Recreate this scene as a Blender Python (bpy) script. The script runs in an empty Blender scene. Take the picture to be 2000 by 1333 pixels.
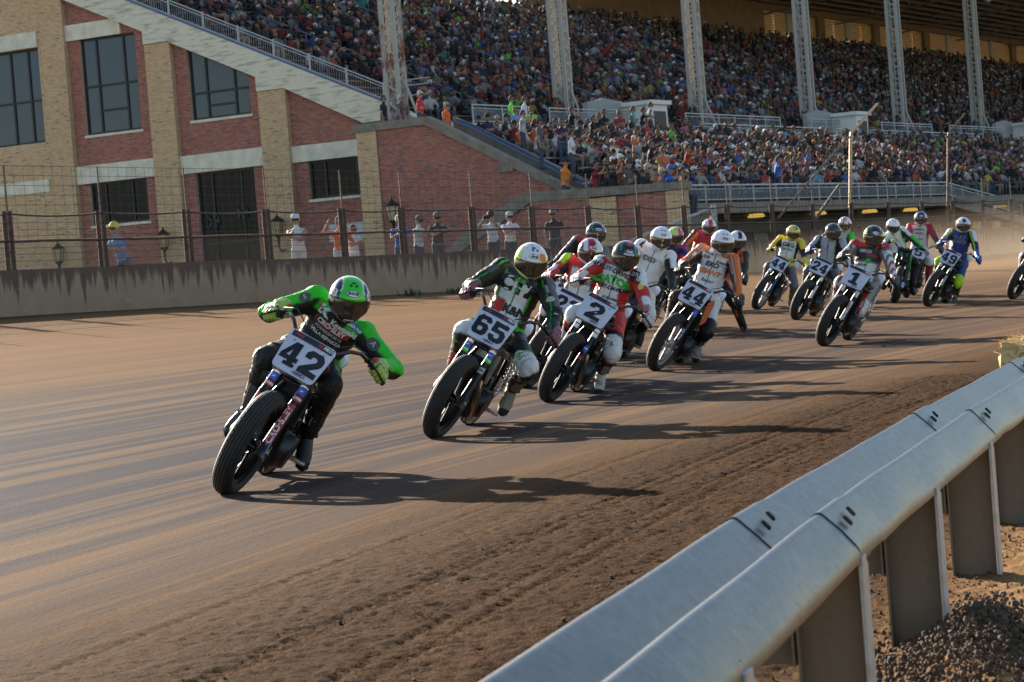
import bpy, bmesh, math, random
import numpy as np
from mathutils import Vector, Matrix
from mathutils.bvhtree import BVHTree

random.seed(7)
rng = np.random.default_rng(11)
SC = bpy.context.scene
COL = SC.collection
rad = math.radians

# ------------------------------------------------------------------ camera
F_PX, W_PX, H_PX = 4900.0, 2000.0, 1333.0
CAM = np.array([0.0, 0.0, 1.25])
ROLL = rad(4.55)
PITCH = math.atan((666.5 - 553.0) * math.cos(ROLL) / F_PX)
FW = np.array([0, math.cos(PITCH), -math.sin(PITCH)])
_x = np.array([1.0, 0, 0]); _u = np.cross(_x, FW)
RT = _x * math.cos(ROLL) - _u * math.sin(ROLL)
UP = _x * math.sin(ROLL) + _u * math.cos(ROLL)
cd = bpy.data.cameras.new('camera')
cam = bpy.data.objects.new('camera', cd); COL.objects.link(cam)
cam.matrix_world = Matrix(((RT[0], UP[0], -FW[0], CAM[0]), (RT[1], UP[1], -FW[1], CAM[1]),
                           (RT[2], UP[2], -FW[2], CAM[2]), (0, 0, 0, 1)))
cd.sensor_width = 36.0; cd.lens = F_PX / W_PX * 36.0
cd.clip_start = 0.1; cd.clip_end = 2000
cd.dof.use_dof = True; cd.dof.focus_distance = 15.2; cd.dof.aperture_fstop = 13.0
SC.camera = cam

# ------------------------------------------------------------------ light
SUN_EL, SUN_AZ = rad(19.5), rad(-28.0)     # azimuth from +Y towards +X
world = bpy.data.worlds.new('World'); SC.world = world; world.use_nodes = True
wn = world.node_tree.nodes; wl = world.node_tree.links
sky = wn.new('ShaderNodeTexSky'); sky.sky_type = 'NISHITA'; sky.sun_disc = False
sky.sun_elevation = SUN_EL; sky.sun_rotation = SUN_AZ
sky.air_density = 1.0; sky.dust_density = 0.6; sky.ozone_density = 1.0
wn['Background'].inputs['Strength'].default_value = 0.075
wl.new(sky.outputs[0], wn['Background'].inputs['Color'])
sd = bpy.data.lights.new('sun', 'SUN'); sd.energy = 5.0; sd.angle = rad(0.55); sd.color = (1.0, 0.88, 0.73)
sun = bpy.data.objects.new('sun', sd); COL.objects.link(sun)
SUNV = Vector((math.sin(SUN_AZ) * math.cos(SUN_EL), math.cos(SUN_AZ) * math.cos(SUN_EL), math.sin(SUN_EL)))
sun.rotation_euler = SUNV.to_track_quat('Z', 'Y').to_euler(); sun.location = (-20, 40, 30)
SC.view_settings.view_transform = 'Standard'; SC.view_settings.look = 'None'
SC.view_settings.exposure = 1.58; SC.view_settings.gamma = 1.0
SC.view_settings.use_curve_mapping = False
SC.render.engine = 'CYCLES'
SC.cycles.max_bounces = 5; SC.cycles.diffuse_bounces = 2; SC.cycles.glossy_bounces = 2
SC.cycles.transmission_bounces = 2; SC.cycles.transparent_max_bounces = 6
SC.cycles.caustics_reflective = False; SC.cycles.caustics_refractive = False

# ------------------------------------------------------------------ stand axes: U along the stand, V towards the track
TH = rad(29.5)
UV_ = np.array([math.sin(TH), math.cos(TH), 0.0]); VV_ = np.array([math.cos(TH), -math.sin(TH), 0.0])
U0 = 77.947
def W(u, v, z=0.0):
    p = UV_ * (u + U0) + VV_ * v
    return (p[0], p[1], z)
def toUV(x, y): return (x * UV_[0] + y * UV_[1] - U0, x * VV_[0] + y * VV_[1])
def ray(px, py): return FW + RT * ((px - 1000) / F_PX) - UP * ((py - 666.5) / F_PX)
def proj(p):
    d = np.asarray(p, float) - CAM; z = d @ FW
    return (1000 + F_PX * (d @ RT) / z, 666.5 - F_PX * (d @ UP) / z)

# ------------------------------------------------------------------ helpers: tags
def tag(o, label=None, cat=None, group=None, kind=None):
    if label: o['label'] = label
    if cat: o['category'] = cat
    if group: o['group'] = group
    if kind: o['kind'] = kind
    return o
def empty(name, M=None, **k):
    o = bpy.data.objects.new(name, None); o.empty_display_size = 0.2; COL.objects.link(o)
    if M is not None: o.matrix_world = M if isinstance(M, Matrix) else Matrix.Translation(M)
    return tag(o, **k)
def link(name, me, mat=None, parent=None, M=None, **k):
    """an object for a mesh; M is the matrix relative to the parent (or the world)"""
    o = bpy.data.objects.new(name, me); COL.objects.link(o)
    if mat is not None:
        if not me.materials: me.materials.append(mat)
        elif me.materials[0] is not mat:
            o.material_slots[0].link = 'OBJECT'; o.material_slots[0].material = mat
    if parent is not None: o.parent = parent
    if M is not None: o.matrix_local = M
    return tag(o, **k)

# ------------------------------------------------------------------ helpers: meshes
class MB:
    def __init__(s): s.v = []; s.f = []; s.c = []; s.cur = (1, 1, 1)
    def add(s, vs, fs):
        b = len(s.v); s.v += [tuple(map(float, p)) for p in vs]; s.f += [tuple(i + b for i in f) for f in fs]
        s.c += [s.cur] * len(vs); return s
    def box(s, x0, x1, y0, y1, z0, z1, fn=None):
        vs = [(x, y, z) for z in (z0, z1) for y in (y0, y1) for x in (x0, x1)]
        if fn: vs = [fn(*p) for p in vs]
        return s.add(vs, [(0, 2, 3, 1), (4, 5, 7, 6), (0, 1, 5, 4), (2, 6, 7, 3), (0, 4, 6, 2), (1, 3, 7, 5)])
    def tube(s, pts, r, n=8, cap=True, fy=1.0):
        pts = [Vector(p) for p in pts]; m = len(pts)
        rs = r if isinstance(r, (list, tuple)) else [r] * m
        vs = []; prev = None
        for i, p in enumerate(pts):
            t = (pts[min(i + 1, m - 1)] - pts[max(i - 1, 0)]).normalized()
            if prev is None:
                a = t.orthogonal().normalized()
            else:
                a = (prev - t * prev.dot(t)); a = a.normalized() if a.length > 1e-6 else t.orthogonal().normalized()
            prev = a; b = t.cross(a)
            for k in range(n):
                th = 2 * math.pi * k / n
                vs.append(p + (a * math.cos(th) + b * math.sin(th) * fy) * rs[i])
        fs = []
        for i in range(m - 1):
            for k in range(n):
                fs.append((i * n + k, i * n + (k + 1) % n, (i + 1) * n + (k + 1) % n, (i + 1) * n + k))
        if cap:
            fs.append(tuple(reversed(range(n)))); fs.append(tuple((m - 1) * n + k for k in range(n)))
        return s.add(vs, fs)
    def lathe(s, prof, M=None, n=24, arc=None):
        """prof: (radius, height) pairs; axis Z, placed by M"""
        vs = []; fs = []; m = len(prof)
        for i, (r, h) in enumerate(prof):
            for k in range(n):
                th = 2 * math.pi * k / n
                vs.append(Vector((r * math.cos(th), r * math.sin(th), h)))
        for i in range(m - 1):
            for k in range(n):
                fs.append((i * n + k, i * n + (k + 1) % n, (i + 1) * n + (k + 1) % n, (i + 1) * n + k))
        if M is not None: vs = [M @ p for p in vs]
        return s.add(vs, fs)
    def ball(s, c, r, n=8, m=6, sc=(1, 1, 1), M=None):
        vs = [Vector((0, 0, -1))]; fs = []
        for i in range(1, m):
            ph = -math.pi / 2 + math.pi * i / m
            for k in range(n):
                th = 2 * math.pi * k / n
                vs.append(Vector((math.cos(ph) * math.cos(th), math.cos(ph) * math.sin(th), math.sin(ph))))
        vs.append(Vector((0, 0, 1)))
        for k in range(n): fs.append((0, 1 + (k + 1) % n, 1 + k))
        for i in range(m - 2):
            for k in range(n):
                a = 1 + i * n; fs.append((a + k, a + (k + 1) % n, a + n + (k + 1) % n, a + n + k))
        a = 1 + (m - 2) * n
        for k in range(n): fs.append((a + k, a + (k + 1) % n, len(vs) - 1))
        c = Vector(c)
        out = [Vector((p.x * r * sc[0], p.y * r * sc[1], p.z * r * sc[2])) for p in vs]
        if M is not None: out = [M @ p for p in out]
        return s.add([p + c for p in out], fs)
    def prism(s, poly, h, fn):
        """poly: 2-D outline (counter-clockwise); fn(a, b, c) maps (2-D point, height 0..h) to space"""
        n = len(poly); vs = [fn(a, b, 0) for a, b in poly] + [fn(a, b, h) for a, b in poly]
        fs = [tuple(reversed(range(n))), tuple(range(n, 2 * n))]
        fs += [(i, (i + 1) % n, n + (i + 1) % n, n + i) for i in range(n)]
        return s.add(vs, fs)
    def mesh(s, name, mat=None, smooth=False, colors=False, angle=None):
        me = bpy.data.meshes.new(name); me.from_pydata(s.v, [], s.f)
        if colors:
            at = me.color_attributes.new('Col', 'FLOAT_COLOR', 'POINT')
            arr = np.ones((len(s.v), 4), np.float32); arr[:, :3] = np.array(s.c, np.float32)
            at.data.foreach_set('color', arr.ravel())
        if mat: me.materials.append(mat)
        if smooth:
            me.polygons.foreach_set('use_smooth', [True] * len(me.polygons))
            if angle: me.set_sharp_from_angle(angle=rad(angle))
        me.update(); return me
    def obj(s, name, mat=None, parent=None, M=None, smooth=False, colors=False, angle=None, **k):
        return link(name, s.mesh(name, mat, smooth, colors, angle), None, parent, M, **k)

def fast_mesh(name, V, Fq, mat=None, smooth=False, colors=None, uv=None):
    """V (n,3), Fq (m,4) or (m,3) numpy arrays"""
    me = bpy.data.meshes.new(name); V = np.asarray(V, np.float32); Fq = np.asarray(Fq, np.int32)
    k = Fq.shape[1]
    me.vertices.add(len(V)); me.vertices.foreach_set('co', V.ravel())
    me.loops.add(Fq.size); me.loops.foreach_set('vertex_index', Fq.ravel())
    me.polygons.add(len(Fq)); me.polygons.foreach_set('loop_start', np.arange(0, Fq.size, k, dtype=np.int32))
    me.polygons.foreach_set('loop_total', np.full(len(Fq), k, np.int32))
    if smooth: me.polygons.foreach_set('use_smooth', np.ones(len(Fq), bool))
    if colors is not None:
        at = me.color_attributes.new('Col', 'FLOAT_COLOR', 'POINT')
        arr = np.ones((len(V), 4), np.float32); arr[:, :3] = colors; at.data.foreach_set('color', arr.ravel())
    if uv is not None:
        l = me.uv_layers.new(name='UVMap'); l.data.foreach_set('uv', np.asarray(uv, np.float32)[Fq.ravel()].ravel())
    if mat: me.materials.append(mat)
    me.update(); me.validate(); return me

# ------------------------------------------------------------------ helpers: materials
def srgb(r, g, b):
    f = lambda c: (c / 255 / 12.92) if c / 255 <= 0.04045 else ((c / 255 + 0.055) / 1.055) ** 2.4
    return (f(r), f(g), f(b))
def new_mat(name):
    m = bpy.data.materials.new(name); m.use_nodes = True; nt = m.node_tree
    return m, nt, nt.nodes['Principled BSDF']
def N(nt, typ, **k):
    n = nt.nodes.new(typ)
    for a, b in k.items():
        if a in ('operation', 'data_type', 'blend_type', 'noise_dimensions', 'feature', 'attribute_name', 'wave_type', 'bands_direction', 'distance', 'interpolation_type', 'normalize', 'vector_type', 'invert', 'clamp'):
            setattr(n, a, b)
        else:
            n.inputs[a.replace('_', ' ')].default_value = b
    return n
def noise_n(nt, vec, scale, detail=4, rough=0.55):
    n = nt.nodes.new('ShaderNodeTexNoise'); n.inputs['Scale'].default_value = scale
    n.inputs['Detail'].default_value = detail; n.inputs['Roughness'].default_value = rough
    if vec is not None: nt.links.new(vec, n.inputs['Vector'])
    return n.outputs['Fac']
def mapping(nt, vec, scale=(1, 1, 1), loc=(0, 0, 0)):
    m = nt.nodes.new('ShaderNodeMapping'); m.inputs['Scale'].default_value = scale; m.inputs['Location'].default_value = loc
    nt.links.new(vec, m.inputs['Vector']); return m.outputs['Vector']
def ramp(nt, fac, stops):
    r = nt.nodes.new('ShaderNodeValToRGB'); cr = r.color_ramp
    while len(cr.elements) < len(stops): cr.elements.new(0.5)
    for e, (p, c) in zip(cr.elements, stops):
        e.position = p; e.color = (c, c, c, 1) if isinstance(c, (int, float)) else (*c, 1)
    nt.links.new(fac, r.inputs['Fac']); return r.outputs['Color']
def mix(nt, fac, a, b, typ='MIX'):
    m = nt.nodes.new('ShaderNodeMix'); m.data_type = 'RGBA'; m.blend_type = typ
    for sock, val in ((m.inputs['Factor'], fac), (m.inputs['A'], a), (m.inputs['B'], b)):
        if isinstance(val, (int, float)): sock.default_value = val if sock.type == 'VALUE' else (val, val, val, 1)
        elif isinstance(val, tuple): sock.default_value = (*val, 1)
        else: nt.links.new(val, sock)
    m.inputs['Factor'].default_value = fac if isinstance(fac, (int, float)) else 0.5
    return m.outputs['Result']
def math_n(nt, op, a, b=None, c=None, clamp=False):
    m = nt.nodes.new('ShaderNodeMath'); m.operation = op; m.use_clamp = clamp
    for i, v in enumerate((a, b, c)):
        if v is None: continue
        if isinstance(v, (int, float)): m.inputs[i].default_value = v
        else: nt.links.new(v, m.inputs[i])
    return m.outputs[0]
def bump(nt, bsdf, h, strength=0.3, dist=0.01):
    b = nt.nodes.new('ShaderNodeBump'); b.inputs['Strength'].default_value = strength; b.inputs['Distance'].default_value = dist
    nt.links.new(h, b.inputs['Height']); nt.links.new(b.outputs[0], bsdf.inputs['Normal'])
def obj_co(nt): return nt.nodes.new('ShaderNodeTexCoord').outputs['Object']
def geo_pos(nt): return nt.nodes.new('ShaderNodeNewGeometry').outputs['Position']
def uv_co(nt): return nt.nodes.new('ShaderNodeTexCoord').outputs['UV']

_mats = {}
def plain(name, col, rough=0.6, metal=0.0, var=0.12, scale=12.0, bmp=0.0, spec=0.5, coat=0.0, emit=0.0):
    """one colour broken by noise, roughness varied"""
    if name in _mats: return _mats[name]
    m, nt, b = new_mat(name); co = obj_co(nt)
    n = noise_n(nt, co, scale, 5)
    dark = tuple(c * (1 - var) for c in col); lite = tuple(min(1, c * (1 + var)) for c in col)
    c = ramp(nt, n, [(0.3, dark), (0.7, lite)])
    nt.links.new(c, b.inputs['Base Color'])
    nt.links.new(math_n(nt, 'MULTIPLY_ADD', n, 0.25, max(0.02, rough - 0.12)), b.inputs['Roughness'])
    b.inputs['Metallic'].default_value = metal; b.inputs['Specular IOR Level'].default_value = spec
    b.inputs['Coat Weight'].default_value = coat
    if emit:
        b.inputs['Emission Color'].default_value = (*col, 1); b.inputs['Emission Strength'].default_value = emit
    if bmp: bump(nt, b, noise_n(nt, co, scale * 4, 4), bmp, 0.01)
    _mats[name] = m; return m
def attr_mat(name, rough=0.5, bmp=0.0, scale=30.0, var=0.15, spec=0.5, coat=0.0, dirt=0.0):
    """base colour from the mesh's Col attribute (each brick, shirt or panel has its own colour)"""
    m, nt, b = new_mat(name); co = obj_co(nt)
    a = nt.nodes.new('ShaderNodeVertexColor'); a.layer_name = 'Col'
    n = noise_n(nt, co, scale, 4)
    k = ramp(nt, n, [(0.25, 1 - var), (0.75, 1.0)])
    c = mix(nt, 1.0, a.outputs['Color'], k, 'MULTIPLY')
    if dirt:
        n2 = noise_n(nt, co, 5.0, 6, 0.7)
        c = mix(nt, math_n(nt, 'MULTIPLY', ramp(nt, n2, [(0.45, 0.0), (0.75, 1.0)]), dirt), c, (0.16, 0.11, 0.07))
    nt.links.new(c, b.inputs['Base Color']); b.inputs['Roughness'].default_value = rough
    b.inputs['Specular IOR Level'].default_value = spec; b.inputs['Coat Weight'].default_value = coat
    if bmp: bump(nt, b, n, bmp, 0.01)
    _mats[name] = m; return m

# ================================================================== BODY BUILDING: capsules fused into one continuous skin
_tmp = bpy.data.scenes.new('build_space')
def _eval(o):
    _tmp.collection.objects.link(o); vl = _tmp.view_layers[0]; vl.update()
    dg = vl.depsgraph; me = bpy.data.meshes.new_from_object(o.evaluated_get(dg), depsgraph=dg)
    _tmp.collection.objects.unlink(o); return me
def capsule(mb, a, b, ra, rb, n=12):
    a, b = Vector(a), Vector(b); d = b - a
    if d.length < 1e-5: return mb.ball(a, ra, n, 8)
    t = d.normalized(); pts = []; rs = []
    for k in (0.02, 0.35, 0.7): pts.append(a - t * ra * math.cos(k * math.pi / 2)); rs.append(ra * math.sin(k * math.pi / 2))
    for k in (0, .33, .67, 1): pts.append(a + d * k); rs.append(ra + (rb - ra) * k)
    for k in (0.7, 0.35, 0.02): pts.append(b + t * rb * math.cos(k * math.pi / 2)); rs.append(rb * math.sin(k * math.pi / 2))
    return mb.tube(pts, rs, n)
def ellipse_loft(mb, rings, n=16):
    """rings: (centre, half-axis A, half-axis B) with vectors; closed"""
    vs = []; fs = []; m = len(rings)
    for c, A, B in rings:
        for k in range(n):
            th = 2 * math.pi * k / n; vs.append(Vector(c) + Vector(A) * math.cos(th) + Vector(B) * math.sin(th))
    for i in range(m - 1):
        for k in range(n): fs.append((i * n + k, i * n + (k + 1) % n, (i + 1) * n + (k + 1) % n, (i + 1) * n + k))
    fs.append(tuple(reversed(range(n)))); fs.append(tuple((m - 1) * n + k for k in range(n)))
    return mb.add(vs, fs)
def fuse(mb, voxel, smooth=4, name='body'):
    me = mb.mesh('raw'); bm = bmesh.new(); bm.from_mesh(me); bmesh.ops.recalc_face_normals(bm, faces=bm.faces); bm.to_mesh(me); bm.free()
    o = bpy.data.objects.new('raw', me)
    r = o.modifiers.new('r', 'REMESH'); r.mode = 'VOXEL'; r.voxel_size = voxel; r.use_smooth_shade = True
    if smooth:
        s = o.modifiers.new('s', 'SMOOTH'); s.factor = 0.5; s.iterations = smooth
    out = _eval(o); bpy.data.objects.remove(o); bpy.data.meshes.remove(me); out.name = name; out.materials.clear(); return out
def coords(me):
    a = np.empty(len(me.vertices) * 3, np.float32); me.vertices.foreach_get('co', a); return a.reshape(-1, 3).astype(float)
def set_col(me, cols, layer='Col'):
    at = me.color_attributes.new(layer, 'FLOAT_COLOR', 'POINT'); arr = np.ones((len(me.vertices), 4), np.float32); arr[:, :3] = cols
    at.data.foreach_set('color', arr.ravel())
def seg_dist(P, a, b, ra, rb):
    a = np.array(a, float); b = np.array(b, float); d = b - a; L = d @ d
    t = np.clip(((P - a) @ d) / L, 0, 1) if L > 1e-9 else np.zeros(len(P))
    return np.linalg.norm(P - a - t[:, None] * d, axis=1) - (ra + (rb - ra) * t), t
def ik(a, c, l1, l2, pole):
    """middle joint of a two-bone limb from a to c, bent towards pole"""
    a, c, pole = Vector(a), Vector(c), Vector(pole); d = c - a; L = min(d.length, (l1 + l2) * 0.999)
    dn = d.normalized(); x = (l1 * l1 - l2 * l2 + L * L) / (2 * L); h = math.sqrt(max(0, l1 * l1 - x * x))
    p = pole - a; p = p - dn * p.dot(dn); p = p.normalized() if p.length > 1e-6 else dn.orthogonal().normalized()
    return a + dn * x + p * h
def text_mesh(body, size=1.0, bold=0.0, shear=0.0, spacing=1.0, extr=0.0, align='CENTER'):
    c = bpy.data.curves.new('t', 'FONT'); c.body = body; c.size = size; c.offset = bold; c.shear = shear; c.space_character = spacing
    c.extrude = extr; c.align_x = align; c.align_y = 'CENTER'; c.resolution_u = 3
    o = bpy.data.objects.new('t', c); me = _eval(o); bpy.data.objects.remove(o); bpy.data.curves.remove(c); me.materials.clear(); return me

# ================================================================== THE TRACK
_ru = np.array([-110, -84, -79, -74.9, -72.7, -69.7, -65.6, -58.0, -50.0, -30.0, 0.0, 260.0])
_rv = np.array([7.5, 0.9, -0.75, -1.82, -2.40, -3.09, -4.00, -5.15, -5.9, -6.7, -7.0, -7.0])
_fu = np.linspace(-110, 260, 1481); _fv = np.interp(_fu, _ru, _rv)
for _ in range(40): _fv[1:-1] = 0.25 * _fv[:-2] + 0.5 * _fv[1:-1] + 0.25 * _fv[2:]
def v_rail(u): return np.interp(u, _fu, _fv)
V_WALL = -32.6
def z_wall(u): return np.interp(u, [-110, -45, -39, -20, 0, 17, 60, 260], [1.5, 1.42, 1.36, 1.12, 0.95, 0.84, 0.76, 0.76])
def z_walltop(u): return np.interp(u, [-110, -45, -39, -20, 0, 17, 260], [2.42, 2.34, 2.28, 2.13, 1.97, 1.92, 1.86])
def ground_z(u, v):
    """smooth banked surface, without clods"""
    u = np.asarray(u, float); v = np.asarray(v, float)
    vr = v_rail(u); t = (vr - v) / (vr - V_WALL)
    f = np.clip((t - 0.16) / 0.84, 0, 1) ** 1.25
    z = 0.2 + (z_wall(u) - 0.2) * f
    d = vr - v                                     # metres outward of the rail
    k = np.clip((d + 0.35) / 1.3, 0, 1); k = k * k * (3 - 2 * k)
    return np.where(d < 0.95, 0.15 + (z - 0.15) * k, z)
def gz(x, y):
    u, v = toUV(x, y); return float(ground_z(u, v))
def hit_ground(px, py):
    d = ray(px, py); t = 1.0
    lo, hi = 2.0, 170.0
    ts = np.linspace(lo, hi, 4000); P = CAM[None] + d[None] * ts[:, None]
    u, v = toUV(P[:, 0], P[:, 1]); h = P[:, 2] - ground_z(u, v)
    i = np.argmax(h < 0)
    a, b = ts[i - 1], ts[i]
    t = a + (b - a) * h[i - 1] / (h[i - 1] - h[i])
    return CAM + d * t

def vnoise(x, y, seed=0):
    xi = np.floor(x).astype(np.int64); yi = np.floor(y).astype(np.int64); fx = x - xi; fy = y - yi
    fx = fx * fx * (3 - 2 * fx); fy = fy * fy * (3 - 2 * fy)
    def h(a, b):
        n = (a * 374761393 + b * 668265263 + seed * 1442695041) & 0x7fffffff
        n = ((n ^ (n >> 13)) * 1274126177) & 0x7fffffff
        return ((n ^ (n >> 16)) & 0xffff) / 65535.0
    return (h(xi, yi) * (1 - fx) + h(xi + 1, yi) * fx) * (1 - fy) + (h(xi, yi + 1) * (1 - fx) + h(xi + 1, yi + 1) * fx) * fy
def fbm(x, y, oct=4, seed=0):
    s = 0; a = 0.5
    for i in range(oct):
        s = s + a * vnoise(x * 2 ** i, y * 2 ** i, seed + i * 17); a *= 0.5
    return s
# tyre tracks in the loose dirt: (distance from the rail at u = -75, slope, width)
TYRE = [(1.28, 0.012, 0.035), (1.37, 0.012, 0.03), (1.72, 0.016, 0.035), (1.80, 0.016, 0.03), (0.85, 0.004, 0.04), (2.35, 0.02, 0.035), (0.55, -0.002, 0.04)]
def relief(u, v):
    """clods, tyre tracks and ruts of the loose inner dirt, in metres"""
    d = v_rail(u) - v
    loose = np.clip((3.2 - d) / 1.4, 0, 1) * np.clip((d + 1.6) / 0.4, 0, 1)
    loose = np.maximum(loose, np.clip((0.4 - d) / 0.5, 0, 1))
    n = fbm(u * 1.6, v * 7.0, 3, 3) - 0.45
    c = fbm(u * 20, v * 26, 2, 9); c = np.clip(c - 0.42, 0, 1) * 0.055
    fine = (fbm(u * 38, v * 45, 2, 31) - 0.37) * 0.022
    z = loose * (n * 0.008 + c * 0.40 + fine * 1.1)
    for d0, sl, w in TYRE:
        dd = d - (d0 + sl * (u + 75) + 0.05 * np.sin(u * 0.35 + d0 * 9))
        lug = 0.6 + 0.4 * np.sign(np.sin(u * 2 * math.pi / 0.085 + 9 * dd / w))
        z = z - np.exp(-(dd / (w * 0.75)) ** 2) * 0.013 * lug * np.clip((3.1 - d), 0, 1)
    z = z + 0.07 * np.exp(-((u + 71.7) / 0.55) ** 2 - ((d + 0.42) / 0.18) ** 2) * (0.4 + fbm(u * 9, v * 9, 3, 61))
    # long shallow ruts in the packed groove
    ru = fbm(u * 0.12, d * 3.0, 3, 77) - 0.45
    z = z + (1 - loose) * ru * 0.012 * np.clip((d - 1.5), 0, 1)
    return z

def dirt_material():
    m, nt, b = new_mat('track_dirt')
    co = uv_co(nt)                                # x: metres along, y: metres out from the rail
    sep = nt.nodes.new('ShaderNodeSeparateXYZ'); nt.links.new(co, sep.inputs[0]); d = sep.outputs['Y']
    st1 = noise_n(nt, mapping(nt, co, (0.05, 2.9, 1)), 1.0, 6, 0.62)
    st2 = noise_n(nt, mapping(nt, co, (0.16, 11, 1), (3, 7, 0)), 1.0, 5, 0.6)
    st3 = noise_n(nt, mapping(nt, co, (0.7, 19, 1), (9, 1, 0)), 1.0, 4, 0.6)
    grain = noise_n(nt, co, 38.0, 6, 0.7)
    blot = noise_n(nt, co, 1.3, 6, 0.65)
    wob = math_n(nt, 'MULTIPLY_ADD', noise_n(nt, mapping(nt, co, (0.12, 0.5, 1)), 1.0, 4), 1.8, -0.9)
    dw = math_n(nt, 'ADD', d, wob)
    dn = math_n(nt, 'DIVIDE', dw, 30.0)
    # groove weight along the width: loose dirt - packed groove - tan outer dirt
    groove = ramp(nt, dn, [(0.045, 0.0), (0.115, 0.5), (0.17, 1.0), (0.33, 1.0), (0.46, 0.25), (0.58, 0.0)])
    groove = math_n(nt, 'MULTIPLY', groove, ramp(nt, math_n(nt, 'MULTIPLY_ADD', sep.outputs['X'], 1 / 40, 2.0), [(0.4, 1.0), (0.95, 0.4)]))
    loose = ramp(nt, dn, [(0.0, 1.0), (0.065, 0.9), (0.115, 0.0)])
    tan = mix(nt, blot, srgb(150, 118, 88), srgb(172, 138, 104))
    lite = mix(nt, st3, srgb(174, 136, 98), srgb(196, 158, 116))
    grey = mix(nt, st2, srgb(98, 98, 110), srgb(124, 120, 126))
    s = math_n(nt, 'ADD', math_n(nt, 'MULTIPLY', st1, 0.65), math_n(nt, 'MULTIPLY', st2, 0.35))
    streak = ramp(nt, s, [(0.47, 0.0), (0.56, 1.0)])
    gr = mix(nt, math_n(nt, 'MULTIPLY', streak, 0.55), grey, lite)
    outer = mix(nt, math_n(nt, 'MULTIPLY', streak, 0.5), tan, lite)
    c = mix(nt, groove, outer, gr)
    lo = mix(nt, grain, srgb(42, 29, 21), srgb(98, 72, 52))
    lo = mix(nt, math_n(nt, 'MULTIPLY', ramp(nt, blot, [(0.42, 0.0), (0.62, 1.0)]), 0.55), lo, srgb(112, 82, 58))
    c = mix(nt, loose, c, lo)
    infield = ramp(nt, math_n(nt, 'MULTIPLY_ADD', d, 1.0, 0.75, clamp=True), [(0.35, 1.0), (0.95, 0.0)])
    c = mix(nt, infield, c, mix(nt, grain, srgb(200, 158, 116), srgb(244, 204, 158)))
    far = ramp(nt, dn, [(0.80, 0.0), (0.835, 0.0), (0.87, 1.0)])
    c = mix(nt, far, c, mix(nt, grain, srgb(88, 74, 64), srgb(122, 102, 86)))
    c = mix(nt, 0.12, c, mix(nt, grain, srgb(96, 76, 60), srgb(200, 164, 124)))
    gw = math_n(nt, 'MULTIPLY', groove, math_n(nt, 'MULTIPLY_ADD', streak, -0.7, 1.0), clamp=True)
    c = mix(nt, 1.0, c, mix(nt, gw, (0.47, 0.425, 0.365), (0.205, 0.222, 0.262)), 'MULTIPLY')
    crumb = noise_n(nt, co, 95.0, 3, 0.6)
    c = mix(nt, math_n(nt, 'MULTIPLY', math_n(nt, 'SUBTRACT', loose, infield, clamp=True), 0.75), c, mix(nt, 1.0, c, ramp(nt, crumb, [(0.40, 0.15), (0.6, 1.35)]), 'MULTIPLY'))
    nt.links.new(c, b.inputs['Base Color'])
    rg = math_n(nt, 'MULTIPLY_ADD', groove, -0.12, 0.95)
    nt.links.new(math_n(nt, 'MULTIPLY_ADD', st2, 0.12, math_n(nt, 'SUBTRACT', rg, 0.06)), b.inputs['Roughness'])
    b.inputs['Specular IOR Level'].default_value = 0.015
    h = math_n(nt, 'ADD', math_n(nt, 'MULTIPLY', st3, 0.5), math_n(nt, 'MULTIPLY', grain, 0.6))
    bump(nt, b, h, 0.55, 0.02)
    return m
M_DIRT = dirt_material()

def ground_patch(name, us, ds, rel, mat, under=None):
    """strip of ground: us = stations along, ds = distances outward of the rail"""
    Ug, Dg = np.meshgrid(us, ds, indexing='ij'); Vg = v_rail(Ug) - Dg
    Z = ground_z(Ug, Vg)
    if rel: Z = Z + relief(Ug, Vg)
    if under is not None: Z = Z - 0.02 * ((Ug > under[0]) & (Ug < under[1]) & (Dg > under[2]) & (Dg < under[3]))
    P = UV_[None, None] * (Ug + U0)[..., None] + VV_[None, None] * Vg[..., None]; P[..., 2] = Z
    nu, nd = Ug.shape; idx = np.arange(nu * nd).reshape(nu, nd)
    Fq = np.stack([idx[:-1, :-1], idx[:-1, 1:], idx[1:, 1:], idx[1:, :-1]], -1).reshape(-1, 4)
    Fq = Fq[:, ::-1]
    return link(name, fast_mesh(name, P.reshape(-1, 3), Fq, mat, True, uv=np.stack([Ug.ravel(), Dg.ravel()], 1)), None)
def _dd(u): return None
us_near = np.arange(-78.0, -58.0, 0.021); ds_near = np.concatenate([np.arange(-1.0, 3.4, 0.017)])
tag(ground_patch('track_ground', us_near, ds_near, True, M_DIRT), kind='structure')
NEAR = (us_near[0] + 0.01, us_near[-1] - 0.01, ds_near[0] + 0.01, ds_near[-1] - 0.01)
us_b = np.concatenate([np.arange(-79.0, us_near[-1], 0.2), [us_near[-1]]]); ds_b = np.concatenate([np.arange(ds_near[-1] - 0.6, ds_near[-1], 0.1), np.arange(ds_near[-1], 21.05, 0.12)])
tag(ground_patch('track_surface', us_b, ds_b, True, M_DIRT, NEAR), kind='structure')
MID = (us_near[0], us_near[-1] - 0.01, ds_near[0] + 0.01, ds_b[-1] - 0.01)
us_c = np.concatenate([np.arange(us_near[-1] - 1.6, 20, 0.4), np.arange(20, 190, 4.0)])
ds_c = np.concatenate([np.arange(-1.5, 5, 0.1), np.arange(5, 34, 0.2)])
def outer_patch():
    # far part of the track: distances are scaled so that the strip ends under the wall
    return ground_patch('track_straight', us_c, ds_c[ds_c < 27.2], True, M_DIRT, MID)
tag(outer_patch(), kind='structure')
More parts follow.
